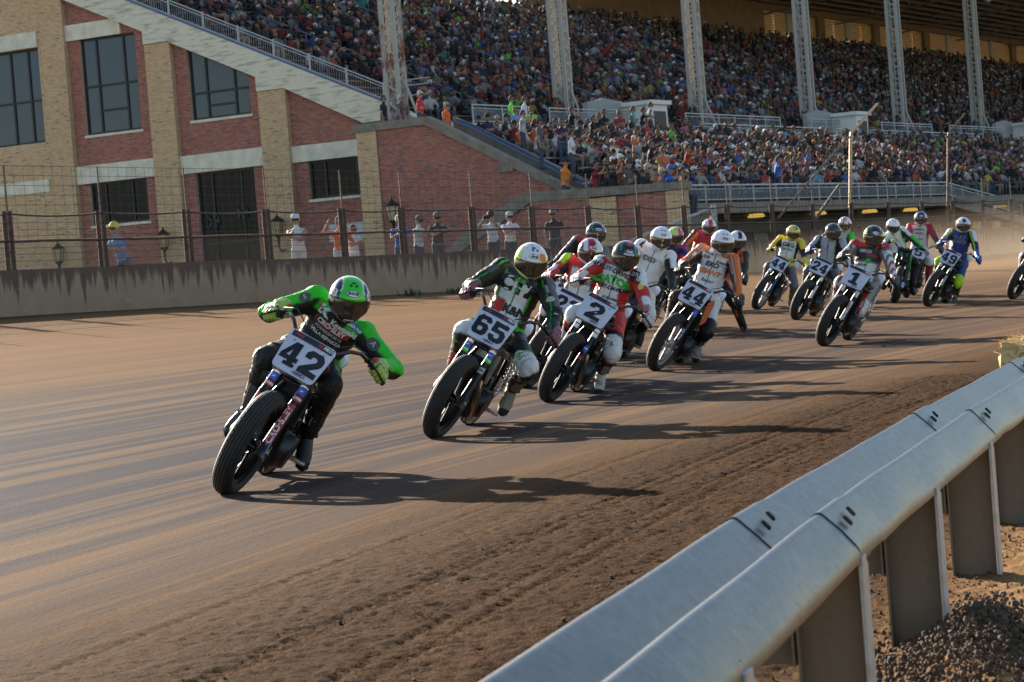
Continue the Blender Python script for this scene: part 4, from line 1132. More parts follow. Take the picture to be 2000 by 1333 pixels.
mb = MB(); A, B = onVw(1590, 432, V_WALL - .3), onVw(1640, 362, V_WALL - .4); mb.tube([Vector(), B - A], 0.06, 6)
o = mb.obj('brace_pipe', M_RUSTL, M=Matrix.Translation(A), smooth=True, angle=50); tag(o, 'short thick rusty brace leaning beside the pale bent pole', 'brace')
mb = MB(); A, B = onVw(1215, 478, V_WALL - .6), onVw(1394, 405, V_WALL - .6); mb.tube([Vector(), B - A], 0.05, 8); 
root = empty('barrier_gate', A, label='white steel barrier pipe slanting up to its post behind the fence', cat='barrier')
mb.obj('pipe', M_STEEL, root, smooth=True, angle=50); mb = MB(); q = B - A; mb.tube([q + Vector((0, 0, 0.08)), Vector((q.x, q.y, 1.42 - A.z))], 0.09, 8); mb.obj('gate_post', M_STEEL, root, smooth=True, angle=50)
# weeds at the wall foot
def weed(px, py, label, s=0.3):
    P = hit_ground(px, py); mb = MB(); r = random.Random(px)
    for i in range(60):
        a = r.uniform(0, 2 * math.pi); l = r.uniform(0.3, 1) * s; d = Vector((math.cos(a) * r.uniform(.2, .9), math.sin(a) * r.uniform(.2, .9), r.uniform(.4, 1))).normalized()
        w = d.cross(Vector((0, 0, 1))).normalized() * 0.014; o = Vector((r.gauss(0, .12), r.gauss(0, .06), 0)); mb.add([o - w, o + w, o + d * l * .6 + w, o + d * l, o + d * l * .6 - w], [(0, 1, 2, 3, 4)])
    tag(mb.obj('weed', plain('weed_green', (0.045, 0.075, 0.03), 0.8, var=0.4, scale=20), M=Matrix.Translation(P)), label, 'weed', 'weeds at the foot of the track wall')
weed(447, 592, 'dark green weed tuft at the wall foot behind the rider in green', 0.34)
weed(803, 578, 'small weed tuft at the wall foot between the two leading riders', 0.26)
weed(890, 574, 'small weed tuft at the wall foot just left of the second rider', 0.22)

# ================================================================== SPECTATORS
def spectator_mat():
    m, nt, b = new_mat('spectator'); a = nt.nodes.new('ShaderNodeVertexColor'); a.layer_name = 'Col'
    s = nt.nodes.new('ShaderNodeAttribute'); s.attribute_name = 'shirt'; oi = nt.nodes.new('ShaderNodeObjectInfo')
    n = noise_n(nt, obj_co(nt), 14, 3)
    c = mix(nt, s.outputs['Fac'], a.outputs['Color'], oi.outputs['Color'])
    c = mix(nt, 1.0, c, ramp(nt, n, [(0.3, 0.78), (0.7, 1.0)]), 'MULTIPLY')
    nt.links.new(c, b.inputs['Base Color']); b.inputs['Roughness'].default_value = 0.8
    bump(nt, b, n, 0.3, 0.02); return m
M_SPEC = spectator_mat()
SKIN = (0.42, 0.24, 0.16); SKINT = (0.36, 0.19, 0.12)
def spectator(pose, cap=None, glasses=True, pants=(0.06, 0.07, 0.10), hair=(0.06, 0.04, 0.03), skin=SKIN, tank=False, voxel=0.032, girth=1.0):
    """faces +X, feet (or seat) on z = 0; returns a mesh with a shirt mask"""
    g = girth
    sit = pose.startswith('sit')
    hip = Vector((0, 0, 0.50 if sit else 0.95)); lean = 0.10 if sit else 0.03
    if pose == 'stand_lean': lean = 0.16
    neck = hip + Vector((lean, 0, 0.50)); head = neck + Vector((0.03, 0, 0.17))
    P = []                                        # a, b, ra, rb, colour key
    mb = MB()
    up = (neck - hip).normalized(); fx = Vector((1, 0, 0)) - up * up.x; fx.normalize(); sy = Vector((0, 1, 0))
    ell = [(hip - up * 0.04, 0.15 * g, 0.12 * g), (hip + up * 0.1, 0.155 * g, 0.125 * g), (hip + up * 0.24, 0.15 * g, 0.12 * g), (hip + up * 0.38, 0.18, 0.12), (hip + up * 0.46, 0.17, 0.10), (hip + up * 0.51, 0.07, 0.07)]
    ellipse_loft(mb, [(c, sy * a, fx * b) for c, a, b in ell], 14)
    P.append((hip, hip + up * 0.44, 0.15 * g, 0.17, 'shirt'))
    P.append((neck - up * 0.03, head, 0.055, 0.055, 'skin')); P.append((head, head + Vector((0.01, 0, 0.035)), 0.098, 0.105, 'skin'))
    P.append((head + Vector((0.09, 0, -0.005)), head + Vector((0.112, 0, -0.02)), 0.018, 0.014, 'skin'))       # nose
    sh = [hip + up * 0.43 + sy * s * 0.19 for s in (-1, 1)]
    hands = {'sit_knees': [(0.42, -.16, .12), (0.42, .16, .12)], 'sit_cross': [(0.24, .06, .24), (0.26, -.06, .24)], 'sit_photo': [(0.36, -.06, .62), (0.36, .06, .62)],
             'sit_one': [(0.30, -.05, .54), (0.40, .16, .10)], 'stand_rail': [(0.40, -.02, .34), (0.42, .05, .32)], 'stand_photo': [(0.34, -.06, .64), (0.34, .06, .64)],
             'stand_cross': [(0.20, .08, .28), (0.22, -.08, .28)], 'stand_down': [(0.08, -.24, -.10), (0.08, .24, -.10)], 'stand_wave': [(0.18, -.34, .70), (0.30, .10, .30)],
             'stand_lean': [(0.46, -.12, .26), (0.46, .14, .26)], 'stand_point': [(0.62, .10, .38), (0.36, -.04, .30)]}[pose]
    for s, (S, hd) in enumerate(zip(sh, hands)):
        sg = -1 if s == 0 else 1; H = hip + Vector(hd) * 1.0
        d = (H - S)
        if d.length > 0.53: H = S + d.normalized() * 0.53
        E = ik(S, H, 0.28, 0.27, S + Vector((-0.1, sg * 0.5, -0.5)))
        mid = S.lerp(E, 0.62)
        P += [(S, mid, 0.072 if not tank else 0.06, 0.058, 'skin' if tank else 'shirt'), (mid, E, 0.05, 0.045, 'skin'), (E, H, 0.045, 0.032, 'skin'), (H, H + (H - E).normalized() * 0.09, 0.042, 0.03, 'skin')]
        if 'photo' in pose and s == 1: P.append((H + Vector((.03, -.1, .04)), H + Vector((.03, .02, .04)), 0.05, 0.05, 'dark'))
    if pose == 'stand_photo' or pose == 'sit_photo': pass
    for s in (-1, 1):
        h = hip + sy * s * 0.09
        if sit:
            k = h + Vector((0.42, s * 0.05, 0.02)); f = k + Vector((-0.04, s * 0.02, -0.46))
        else:
            k = h + Vector((0.03, s * 0.02, -0.44)); f = h + Vector((0.0, s * 0.04, -0.87))
        P += [(h, k, 0.095 * g, 0.07, 'pants'), (k, f, 0.066, 0.048, 'pants'), (f, f + Vector((0.15, 0, -0.03)), 0.045, 0.038, 'shoe')]
    cz = head + Vector((0.005, 0, 0.055))
    if cap is not None:
        P += [(cz, cz + Vector((0, 0, 0.02)), 0.108, 0.112, 'cap'), (cz + Vector((0.09, 0, 0.012)), cz + Vector((0.17, 0, 0.0)), 0.032, 0.022, 'cap'), (cz + Vector((0.085, -.06, 0.01)), cz + Vector((0.085, .06, 0.01)), 0.026, 0.026, 'cap')]
    else:
        P += [(cz + Vector((-0.03, 0, -0.01)), cz + Vector((-0.01, 0, 0.035)), 0.104, 0.10, 'hair')]
    for a, b, ra, rb, k in P[1:]: capsule(mb, a, b, ra, rb, 10)
    me = fuse(mb, voxel, 2, 'person'); X = coords(me)
    D = np.stack([seg_dist(X, a, b, ra, rb)[0] for a, b, ra, rb, k in P], 1); idx = D.argmin(1)
    C = {'skin': skin, 'pants': pants, 'shoe': (0.05, 0.05, 0.05), 'cap': cap or (0, 0, 0), 'hair': hair, 'shirt': (1, 1, 1), 'dark': (0.02, 0.02, 0.02)}
    keys = [k for *_, k in P]; cols = np.array([C[keys[i]] for i in idx]); mask = np.array([1.0 if keys[i] == 'shirt' else 0.0 for i in idx])
    low = (X[:, 2] < hip.z - 0.0) & (mask > 0) ; cols[low] = pants; mask[low] = 0
    hx = X - np.array(head)
    if glasses:
        q = (np.abs(hx[:, 2] - 0.025) < 0.024) & (hx[:, 0] > 0.05) & (np.linalg.norm(hx, axis=1) < 0.2) & (mask == 0)
        cols[q] = (0.02, 0.02, 0.022)
    set_col(me, cols); at = me.attributes.new('shirt', 'FLOAT', 'POINT'); at.data.foreach_set('value', mask.astype(np.float32))
    me.materials.append(M_SPEC); return me

CLOTH = [('white', (0.72, 0.72, 0.72), 9), ('pale grey', (0.40, 0.41, 0.43), 9), ('charcoal', (0.10, 0.10, 0.11), 18), ('black', (0.018, 0.018, 0.02), 24), ('navy', (0.02, 0.03, 0.09), 10),
         ('bright blue', (0.03, 0.13, 0.50), 5), ('azure', (0.22, 0.34, 0.55), 6), ('red', (0.42, 0.02, 0.02), 11), ('maroon', (0.16, 0.015, 0.02), 5), ('orange', (0.65, 0.13, 0.015), 9),
         ('lime', (0.22, 0.75, 0.04), 2), ('dark green', (0.03, 0.09, 0.04), 3), ('turquoise', (0.02, 0.36, 0.36), 2), ('yellow', (0.65, 0.48, 0.03), 2), ('pink', (0.65, 0.16, 0.28), 2), ('purple', (0.13, 0.04, 0.22), 1), ('tan', (0.36, 0.25, 0.14), 3)]
CLOTH = [(n, tuple((0.80 if max(c) > .3 else 0.40) * (0.82 * k + 0.18 * sum(c) / 3) for k in c), w) for n, c, w in CLOTH]  # shirts darkened in place of the shade of the left-out roof
CW = np.array([c[2] for c in CLOTH], float); CW /= CW.sum()
CAPS = [None, None, (0.02, 0.02, 0.022), (0.68, 0.68, 0.68), (0.35, 0.02, 0.02), (0.30, 0.29, 0.26)]
CAPN = ['no hat', 'no hat', 'a black cap', 'a white cap', 'a red cap', 'a grey cap']
def place_person(me, u, v, z, yaw, col, label, cat='person', group=None, s=1.0):
    """yaw 0 looks along +V (towards the track), positive turns towards +U"""
    dirx = VV_ * math.cos(yaw) + UV_ * math.sin(yaw); diry = np.array([-dirx[1], dirx[0], 0])
    M = Matrix(((dirx[0] * s, diry[0] * s, 0, 0), (dirx[1] * s, diry[1] * s, 0, 0), (0, 0, s, 0), (0, 0, 0, 1))); M.translation = Vector(W(u, v, z))
    o = link('person', me, M=M); o.color = (*col, 1); return tag(o, label, cat, group)
CD = {n: c for n, c, _ in CLOTH}
def uv_at(px, py, v): 
    P = onVw(px, py, v); return toUV(P.x, P.y)[0]
def uu_at(px, py, u):
    d = ray(px, py); p0 = UV_ * (U0 + u); t = ((p0 - CAM) @ UV_) / (d @ UV_); P = CAM + d * t; return float(P @ VV_), float(P[2])
def fence_people():
    vf = V_WALL - 0.75; G = 'spectators standing behind the track fence'
    L = [(240, 'stand_lean', dict(cap=(0.7, 0.6, 0.12), pants=(0.10, 0.11, 0.16)), (0.16, 0.24, 0.46), 0.9, 'person in a yellow cap and blue shirt alone at the fence on the left', 1.0),
         (583, 'stand_point', dict(cap=(0.7, 0.7, 0.7), tank=True, pants=(0.6, 0.6, 0.6)), (0.74, 0.72, 0.70), 0.4, 'person in a white tank top and cap, arm resting over the fence', 1.04),
         (664, 'stand_wave', dict(pants=(0.5, 0.52, 0.56)), (0.75, 0.16, 0.04), -0.3, 'person in an orange vest half hidden by a fence post, one hand raised', 0.98),
         (690, 'stand_rail', dict(cap=None, pants=(0.5, 0.5, 0.5)), (0.66, 0.68, 0.74), -0.4, 'person in a pale shirt bent behind the fence beside the orange vest', 0.86),
         (784, 'stand_rail', dict(cap=(0.5, 0.52, 0.56), glasses=False), (0.03, 0.13, 0.45), 0.2, 'person in a blue T-shirt and white cap with folded arms at the fence', 0.98),
         (818, 'stand_point', dict(cap=(0.12, 0.12, 0.12)), (0.55, 0.55, 0.56), -0.9, 'person in a pale grey shirt and dark cap stretching an arm along the fence', 0.96),
         (856, 'stand_rail', dict(cap=(0.16, 0.14, 0.11)), (0.06, 0.055, 0.05), -0.3, 'person in a dark olive shirt leaning on the fence beside a pale grey shirt', 1.0),
         (965, 'stand_photo', dict(cap=(0.05, 0.05, 0.055)), (0.62, 0.62, 0.66), 0.6, 'person in a pale shirt and black cap holding a camera up at the fence', 1.0),
         (998, 'stand_rail', dict(cap=(0.5, 0.48, 0.42)), (0.72, 0.70, 0.72), -0.2, 'person in a white shirt and pale cap at the fence next to the photographer', 0.98),
         (1086, 'stand_down', dict(cap=(0.22, 0.20, 0.19)), (0.035, 0.04, 0.05), 0.5, 'person in a dark printed T-shirt standing behind the fence above the pack', 1.0)]
    for px, pose, kw, col, yaw, lab, s in L:
        u = uv_at(px, 480, vf); me = spectator(pose, voxel=0.026, **kw)
        place_person(me, u, vf, 1.43, -yaw - 0.9, col, lab, group=G, s=s)
    G = 'spectators along the top of the brick stair walls'
    for px, col, pose, kw, lab, s in [(748, (0.012, 0.016, 0.04), 'stand_down', dict(), 'person in a navy T-shirt standing at the foot of the concrete stair edge', 1.0), (764, (0.55, 0.30, 0.42), 'stand_down', dict(), 'small person in a pink top between the navy and grey shirts', 0.72),
                             (782, (0.09, 0.085, 0.10), 'stand_down', dict(hair=(0.3, 0.3, 0.3)), 'grey-haired person in a dark grey shirt behind the stone coping', 0.97), (820, (0.62, 0.03, 0.05), 'stand_cross', dict(cap=(0.5, 0.46, 0.36)), 'person in a bright red shirt and tan cap at the peak of the coping', 1.0)]:
        v, _ = uu_at(px, 215, 0.9); place_person(spectator(pose, voxel=0.028, **kw), 0.9, v, 6.75, 0.2, col, lab, group=G, s=s)
    v, _ = uu_at(871, 235, 0.85); place_person(spectator('stand_down', cap=(0.36, 0.30, 0.22), voxel=0.028), 0.85, v, 6.22, 0.1, (0.78, 0.16, 0.02), 'person in an orange T-shirt and tan cap walking down the stair beside the coping', group=G)
    for px, top, col, pose, kw, lab in [(1101, 311, (0.85, 0.24, 0.015), 'stand_cross', dict(cap=(0.03, 0.03, 0.03)), 'person in a vivid orange T-shirt with arms crossed where the two copings meet'),
                                   (1160, 318, (0.28, 0.012, 0.025), 'stand_photo', dict(girth=1.35), 'large person in a dark red top taking a picture over the low wall'),
                                   (1194, 316, (0.015, 0.015, 0.017), 'stand_photo', dict(cap=(0.02, 0.02, 0.02)), 'person in a black vest taking a picture next to the dark red top'),
                                   (1224, 314, (0.10, 0.095, 0.09), 'stand_cross', dict(cap=(0.05, 0.05, 0.04)), 'person in a dark printed shirt and cap behind the middle of the low wall'),
                                   (1256, 322, (0.03, 0.03, 0.03), 'sit_one', dict(cap=(0.45, 0.38, 0.26)), 'person in a black jacket and tan cap resting chin on hand over the low wall'),
                                   (1284, 330, (0.34, 0.20, 0.15), 'sit_cross', dict(cap=(0.5, 0.42, 0.3)), 'bare-shouldered person in a pale straw cap at the low wall'),
                                   (1301, 324, (0.03, 0.15, 0.62), 'sit_photo', dict(cap=(0.05, 0.15, 0.5)), 'person in a bright blue vest and cap near the right end of the low wall'),
                                   (1324, 330, (0.50, 0.14, 0.04), 'sit_cross', dict(), 'person in a brownish orange top last at the right end of the low wall')]:
        v, z = uu_at(px, top + 8, -1.9); h = 1.62 if pose.startswith('stand') else 1.20
        place_person(spectator(pose, voxel=0.028, **kw), -1.9, v, z - h * 1.2, 0.15, col, lab, group=G, s=1.2)
    # standing figures that catch the eye in the stand
    G = 'standing figures in the lower grandstand'
    for px, py, v, col, pose, kw, lab in [(1345, 345, -38.6, (0.45, 0.07, 0.02), 'stand_photo', dict(pants=(0.03, 0.05, 0.12)), 'person in a rust orange shirt and jeans standing to take a picture'),
                                        (1119, 282, -45.5, (0.012, 0.012, 0.014), 'stand_photo', dict(pants=(0.05, 0.10, 0.22)), 'person in a black T-shirt and jeans standing in front of the walkway railing'),
                                        (1000, 247, -47.6, (0.20, 0.85, 0.04), 'stand_down', dict(), 'person in a lime green T-shirt by the walkway railing'),
                                        (1026, 250, -47.5, (0.72, 0.72, 0.76), 'stand_down', dict(), 'person in a white T-shirt next to the lime green one'),
                                        (1238, 270, -46.2, (0.02, 0.42, 0.48), 'stand_cross', dict(), 'person in a turquoise shirt standing below the first white entrance'),
                                        (1258, 268, -46.2, (0.02, 0.02, 0.025), 'stand_photo', dict(), 'person in black taking a picture below the first white entrance'),
                                        (1272, 258, -47.3, (0.74, 0.74, 0.74), 'stand_cross', dict(), 'person in a white printed T-shirt in front of the white entrance door'),
                                        (1116, 300, -40.6, (0.72, 0.72, 0.74), 'stand_cross', dict(), 'person in a white shirt standing by the parapet behind the orange T-shirt'),
                                        (1056, 310, -42.4, (0.09, 0.10, 0.12), 'stand_down', dict(), 'broad person in a dark grey T-shirt standing behind the sloping parapet'),
                                        (1022, 275, -44.2, (0.46, 0.46, 0.49), 'stand_photo', dict(), 'person in a pale grey shirt standing behind the upper end of the parapet')]:
        P = onVw(px, py, v); u = toUV(P.x, P.y)[0]; z = 3.55 + 0.245 * (-37.35 - v) / 0.78 if v > -46.5 else 6.72
        place_person(spectator(pose, voxel=0.03, **kw), u, v, z, 0.3, col, lab, group=G)
fence_people()

def crowd():
    variants = []
    for i, (pose, ci, pants) in enumerate([('sit_knees', 2, (0.05, 0.07, 0.12)), ('sit_cross', 0, (0.10, 0.10, 0.09)), ('sit_knees', 0, (0.22, 0.18, 0.12)), ('sit_one', 3, (0.05, 0.07, 0.13)), ('sit_photo', 2, (0.04, 0.04, 0.05)), ('sit_cross', 4, (0.20, 0.19, 0.17)), ('sit_knees', 5, (0.04, 0.06, 0.1)), ('stand_cross', 0, (0.05, 0.07, 0.12)), ('sit_cross', 2, (0.05, 0.07, 0.12))]):
        variants.append((pose, CAPN[ci], spectator(pose, cap=CAPS[ci], pants=pants, hair=[(0.05, .03, .02), (.10, .06, .03), (.02, .02, .02)][i % 3], skin=[SKIN, SKINT, (0.46, 0.28, 0.19)][i % 3], voxel=0.036, girth=[1, 1.15, 1.05][i % 3])))
    seats = []
    def fill(rows, u0, aisles, w, name, occ):
        for ri_, (v, z) in enumerate(rows):
            u = (u0(v) if callable(u0) else u0) + 0.3
            while u < U_END - 1:
                if not any(abs(u - a) < w for a in aisles) and rng.random() < (occ(u, v) if callable(occ) else occ):
                    seats.append((u + rng.normal(0, .05), v - 0.40 + rng.normal(0, .04), z - 0.02, name, ri_))
                u += 0.52 + 0.10 * rng.random()
    fill(ROWS_LO, lambda v: 2.4 if v < -39.4 else -1.9, AISLES_LO, 0.75, 'lower', 0.93)
    occ_up = lambda u, v: 0.55 if (u < 16 and v < -57) else (0.75 if u < 11 else 0.94)
    gap = lambda u, v: 0.90 if float(fbm(np.array([u * .22 + 90]), np.array([v * .5 + 90]), 3, 41)[0]) > .35 else .35
    fill(ROWS_UP, 7.6, AISLES_UP, 0.6, 'upper', lambda u, v: occ_up(u, v) * gap(u, v))
    seats2 = []
    for s in seats:
        px, py = proj(W(s[0], s[1], s[2] + 0.8))
        if -40 < px < 2040 and -40 < py < 700: seats2.append(s)
    P = np.array([W(s[0], s[1], s[2]) for s in seats2]); D = np.linalg.norm(P - CAM, axis=1); order = np.argsort(D)
    n_ind = 245
    made = []
    cu = [5.5 + 13.85 * k for k in range(13)]
    for k in order[:n_ind]:
        u, v, z, nm, r = seats2[k]; pose, capn, me = variants[rng.integers(0, len(variants))]
        ci = rng.choice(len(CLOTH), p=CW); cn, cc, _ = CLOTH[ci]; cc = tuple(np.clip(np.array(cc) * rng.uniform(0.7, 1.25), 0, 1))
        word = {'sit_knees': 'hands down', 'sit_cross': 'arms folded', 'sit_one': 'hand at chin', 'sit_photo': 'phone up', 'stand_cross': 'standing'}[pose]
        j = int(np.clip(np.searchsorted(cu, u), 0, 6)); near = ['before first', 'past first', 'past second', 'past third', 'past fourth', 'past fifth', 'past sixth'][j]
        lab = '%s shirt, %s, %s, %s row %d, %s column' % (cn, capn.replace('a ', '').replace('no hat', 'bare head'), word, nm, r + 1, near)
        made.append((lab, nm, r, u, cn, place_person(me, u, v + (0.0 if pose != 'stand_cross' else 0.3), z, rng.normal(-0.25, 0.35), cc, lab, group='spectators seated in the %s stand' % nm, s=rng.uniform(0.9, 1.05))))
    taken = {m[0] for m in made if sum(q[0] == m[0] for q in made) == 1}
    for lab, nm, r, u, cn, o in made:                          # twins are told apart by who sits next to them
        if lab in taken: continue
        row = sorted((m for m in made if m[1] == nm and m[2] == r and m[5] is not o), key=lambda m: abs(m[3] - u))
        for k, m in enumerate(row[:6]):
            new = lab + (', left of %s' if m[3] > u else ', right of %s') % m[4]
            if new not in taken: o['label'] = new; taken.add(new); break
    # the rest of the crowd: one mesh, every figure coloured apart, roof shade painted into the upper ones
    t = MB(); key = []
    def part(k, fn):
        a = len(t.v); fn(); key.extend([k] * (len(t.v) - a))
    part('skin', lambda: t.ball((0.13, 0, 1.17), 0.105, 6, 5, (1, 0.85, 1.15)))
    part('hair', lambda: t.ball((0.105, 0, 1.215), 0.112, 6, 4, (1, 0.9, 0.85)))
    part('shirt', lambda: ellipse_loft(t, [((0, 0, .46), (0, .17, 0), (.13, 0, 0)), ((.04, 0, .70), (0, .16, 0), (.12, 0, 0)), ((.09, 0, .93), (0, .21, 0), (.11, 0, 0)), ((.10, 0, 1.03), (0, .09, 0), (.07, 0, 0))], 7))
    for s in (-1, 1):
        part('shirt', lambda: t.tube([(.08, s * .20, .94), (.14, s * .27, .72)], [.065, .055], 5))
        part('skin', lambda: t.tube([(.14, s * .27, .72), (.36, s * .12, .62)], [.045, .035], 4))
        part('pants', lambda: t.tube([(0, s * .09, .50), (.42, s * .13, .50)], [.10, .075], 5))
        part('pants', lambda: t.tube([(.42, s * .13, .50), (.38, s * .14, .05)], [.07, .05], 4))
    bv = np.array(t.v); tri = []
    for f in t.f:
        for i in range(1, len(f) - 1): tri.append((f[0], f[i], f[i + 1]))
    tri = np.array(tri); key = np.array(key)
    rest = [seats2[k] for k in order[n_ind:]]; n = len(rest)
    S = np.array([(s[0], s[1], s[2]) for s in rest]); yaw = rng.normal(-0.2, 0.4, n)
    dx = VV_[None] * np.cos(yaw)[:, None] + UV_[None] * np.sin(yaw)[:, None]; dy = np.stack([-dx[:, 1], dx[:, 0], np.zeros(n)], 1)
    sc = rng.uniform(0.88, 1.08, n); hgt = rng.uniform(0.92, 1.08, n)
    base = UV_[None] * (S[:, 0] + U0)[:, None] + VV_[None] * S[:, 1][:, None]; base[:, 2] = S[:, 2]
    lean = rng.normal(0, 0.08, n); jit = rng.normal(0, 0.02, (n, len(bv), 3))
    B = bv[None] + jit; up_ = (B[..., 2:3] - 0.5).clip(0)
    X = B[..., 0:1] + up_ * lean[:, None, None]; Y = B[..., 1:2] + up_ * rng.normal(0, 0.08, n)[:, None, None]
    V = base[:, None] + (X * dx[:, None] + Y * dy[:, None]) * sc[:, None, None]; V[..., 2] += B[..., 2] * (sc * hgt)[:, None]
    cidx = rng.choice(len(CLOTH), n, p=CW); cl = np.array([c[1] for c in CLOTH])[cidx] * rng.uniform(0.45, 1.15, (n, 1)) * np.where(np.array([s[3] == 'upper' for s in rest]), 0.55, 1.0)[:, None]  # upper-stand shirts darkened to stand in for roof shade
    hair = np.array([(0.03, .02, .015), (.10, .06, .03), (.02, .02, .02), (.6, .6, .6), (.25, .02, .02), (.25, .24, .22), (.03, .04, .10), (0.5, 0.12, 0.02)])[rng.choice(8, n, p=[.24, .16, .22, .12, .07, .09, .07, .03])]
    pants = np.array([(.04, .05, .10), (.02, .02, .02), (.25, .2, .14), (.1, .1, .1)])[rng.choice(4, n)]; skin = np.array(SKIN) * rng.uniform(0.3, 0.75, (n, 1)) * np.where(np.array([s[3] == 'upper' for s in rest]), 0.7, 1.0)[:, None]  # skin darkened too, more so in the upper stand, as painted roof shade
    C = np.zeros((n, len(bv), 3))
    for k, arr in (('skin', skin), ('hair', hair), ('shirt', cl), ('pants', pants)): C[:, key == k] = arr[:, None]
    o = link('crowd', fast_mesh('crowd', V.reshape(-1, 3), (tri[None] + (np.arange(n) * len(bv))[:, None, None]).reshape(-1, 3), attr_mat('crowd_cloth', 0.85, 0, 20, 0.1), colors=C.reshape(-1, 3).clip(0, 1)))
    tag(o, 'dense distant crowd of seated spectators filling the rest of the grandstand', 'crowd', kind='stuff')
    print('crowd', n, 'tris', len(tri) * n)
crowd()

# ================================================================== MOTORCYCLES
M_RUB = plain('tyre_rubber', (0.022, 0.020, 0.018), 0.72, var=0.35, scale=22, bmp=0.2)
M_BLACK = plain('black_metal', (0.015, 0.015, 0.016), 0.38, 0.5)
M_RIMB = plain('black_rim', (0.012, 0.012, 0.013), 0.28, 0.6)
M_ALU = plain('aluminium', (0.42, 0.42, 0.43), 0.32, 0.9, var=0.15, scale=18)
M_DARKALU = plain('engine_grey', (0.05, 0.05, 0.053), 0.42, 0.8, var=0.3, scale=14)
M_CHROME = plain('chrome', (0.55, 0.55, 0.56), 0.12, 1.0)
M_PIPE = plain('exhaust_steel', (0.30, 0.25, 0.21), 0.3, 0.9, var=0.25, scale=10)
M_SEAT = plain('seat_vinyl', (0.014, 0.014, 0.015), 0.6)
M_PLATE = plain('plate_white', (0.54, 0.56, 0.66), 0.35, var=0.05)
M_INK = plain('black_ink', (0.008, 0.008, 0.009), 0.4)
M_BRONZE = plain('bronze_bar', (0.10, 0.07, 0.055), 0.35, 0.8)
def ink(name, rgb): return plain('ink_' + name, rgb, 0.45, var=0.06)
DIGIT = {
 '4': ([(0, 3), (0, 5.6), (4.4, 14), (8.3, 14), (8.3, 5.6), (10, 5.6), (10, 3), (8.3, 3), (8.3, 2), (9.7, 2), (9.7, 0), (3.5, 0), (3.5, 2), (4.9, 2), (4.9, 3)], [(2.9, 5.6), (4.9, 5.6), (4.9, 9.6)]),
 '2': ([(0, 0), (10, 0), (10, 3.2), (5.2, 3.2), (9.2, 7), (10, 8.6), (10, 11.6), (8, 14), (2, 14), (0, 11.8), (0, 9), (3.4, 9), (3.4, 10.3), (4.2, 11.1), (5.8, 11.1), (6.6, 10.3), (6.6, 9), (0, 3)], None),
 '6': ([(2, 0), (8, 0), (10, 2.2), (10, 6.6), (8, 8.7), (3.4, 8.7), (3.4, 10.3), (4.2, 11.1), (6.6, 11.1), (6.6, 10), (10, 10), (10, 11.8), (8, 14), (2, 14), (0, 11.8), (0, 2.2)], [(3.4, 3.6), (3.4, 5.9), (5.9, 5.9), (6.6, 5.2), (6.6, 3.6), (5.8, 2.8), (4.2, 2.8)]),
 '5': ([(0, 2.4), (2, 0), (8, 0), (10, 2.2), (10, 7), (8, 9.2), (3.4, 9.2), (3.4, 11), (9.6, 11), (9.6, 14), (0, 14), (0, 6.4), (5.8, 6.4), (6.6, 5.6), (6.6, 3.6), (5.8, 2.8), (4.2, 2.8), (3.4, 3.6), (3.4, 4.4), (0, 4.4)], None),
 '3': ([(0, 2.4), (2, 0), (8, 0), (10, 2.2), (10, 5.6), (8.6, 7), (10, 8.4), (10, 11.8), (8, 14), (2, 14), (0, 11.8), (0, 9.8), (3.4, 9.8), (3.4, 10.4), (4.2, 11.2), (5.8, 11.2), (6.6, 10.4), (6.6, 9.4), (5.8, 8.4), (3.6, 8.4), (3.6, 5.8), (5.8, 5.8), (6.6, 4.8), (6.6, 3.6), (5.8, 2.8), (4.2, 2.8), (3.4, 3.6), (3.4, 4.2), (0, 4.2)], None),
 '1': ([(1.2, 0), (9.2, 0), (9.2, 2.8), (7.1, 2.8), (7.1, 14), (4.2, 14), (0.8, 11.6), (0.8, 8.8), (3.4, 9.6), (3.4, 2.8), (1.2, 2.8)], None),
 '7': ([(2, 0), (5.6, 0), (10, 10.6), (10, 14), (0, 14), (0, 9.8), (3, 9.8), (3, 11), (6.4, 11)], None)}
DIGIT['9'] = ([(10 - a, 14 - b) for a, b in DIGIT['6'][0]], [(10 - a, 14 - b) for a, b in DIGIT['6'][1]])
from mathutils.geometry import tessellate_polygon
def digits_mb(txt, w, h, gap=0.08):
    """flat number centred on the origin in the YZ plane, facing +X; y runs to the reader's right"""
    mb = MB(); n = len(txt); dw = (w - gap * w * (n - 1)) / n
    for i, ch in enumerate(txt):
        o, hole = DIGIT[ch]; loops = [[Vector((a, b, 0)) for a, b in o]]
        if hole: loops.append([Vector((a, b, 0)) for a, b in hole])
        flat = [p for l in loops for p in l]; x0 = -w / 2 + i * (dw + gap * w)
        mb.add([(0, x0 + p.x / 10 * dw, (p.y / 14 - 0.5) * h) for p in flat], [tuple(t) for t in tessellate_polygon(loops)])
    return mb
def flip_front(mb):
    """make every face look along +X"""
    out = []
    for f in mb.f:
        a, b, c = (Vector(mb.v[i]) for i in f[:3]); out.append(f if (b - a).cross(c - a).x > 0 else f[::-1])
    mb.f = out; return mb
def text_obj(name, body, size, mat, parent, M, bold=0.0, shear=0.0, xs=1.0):
    me = text_mesh(body, size, bold, shear); me.transform(Matrix.Scale(xs, 4, (1, 0, 0)))
    return link(name, me, mat, parent, M)
# text lies in XY facing +Z; this turns it to face +X with its line running along +Y
FACE_X = Matrix(((0, 0, 1, 0), (1, 0, 0, 0), (0, 1, 0, 0), (0, 0, 0, 1)))

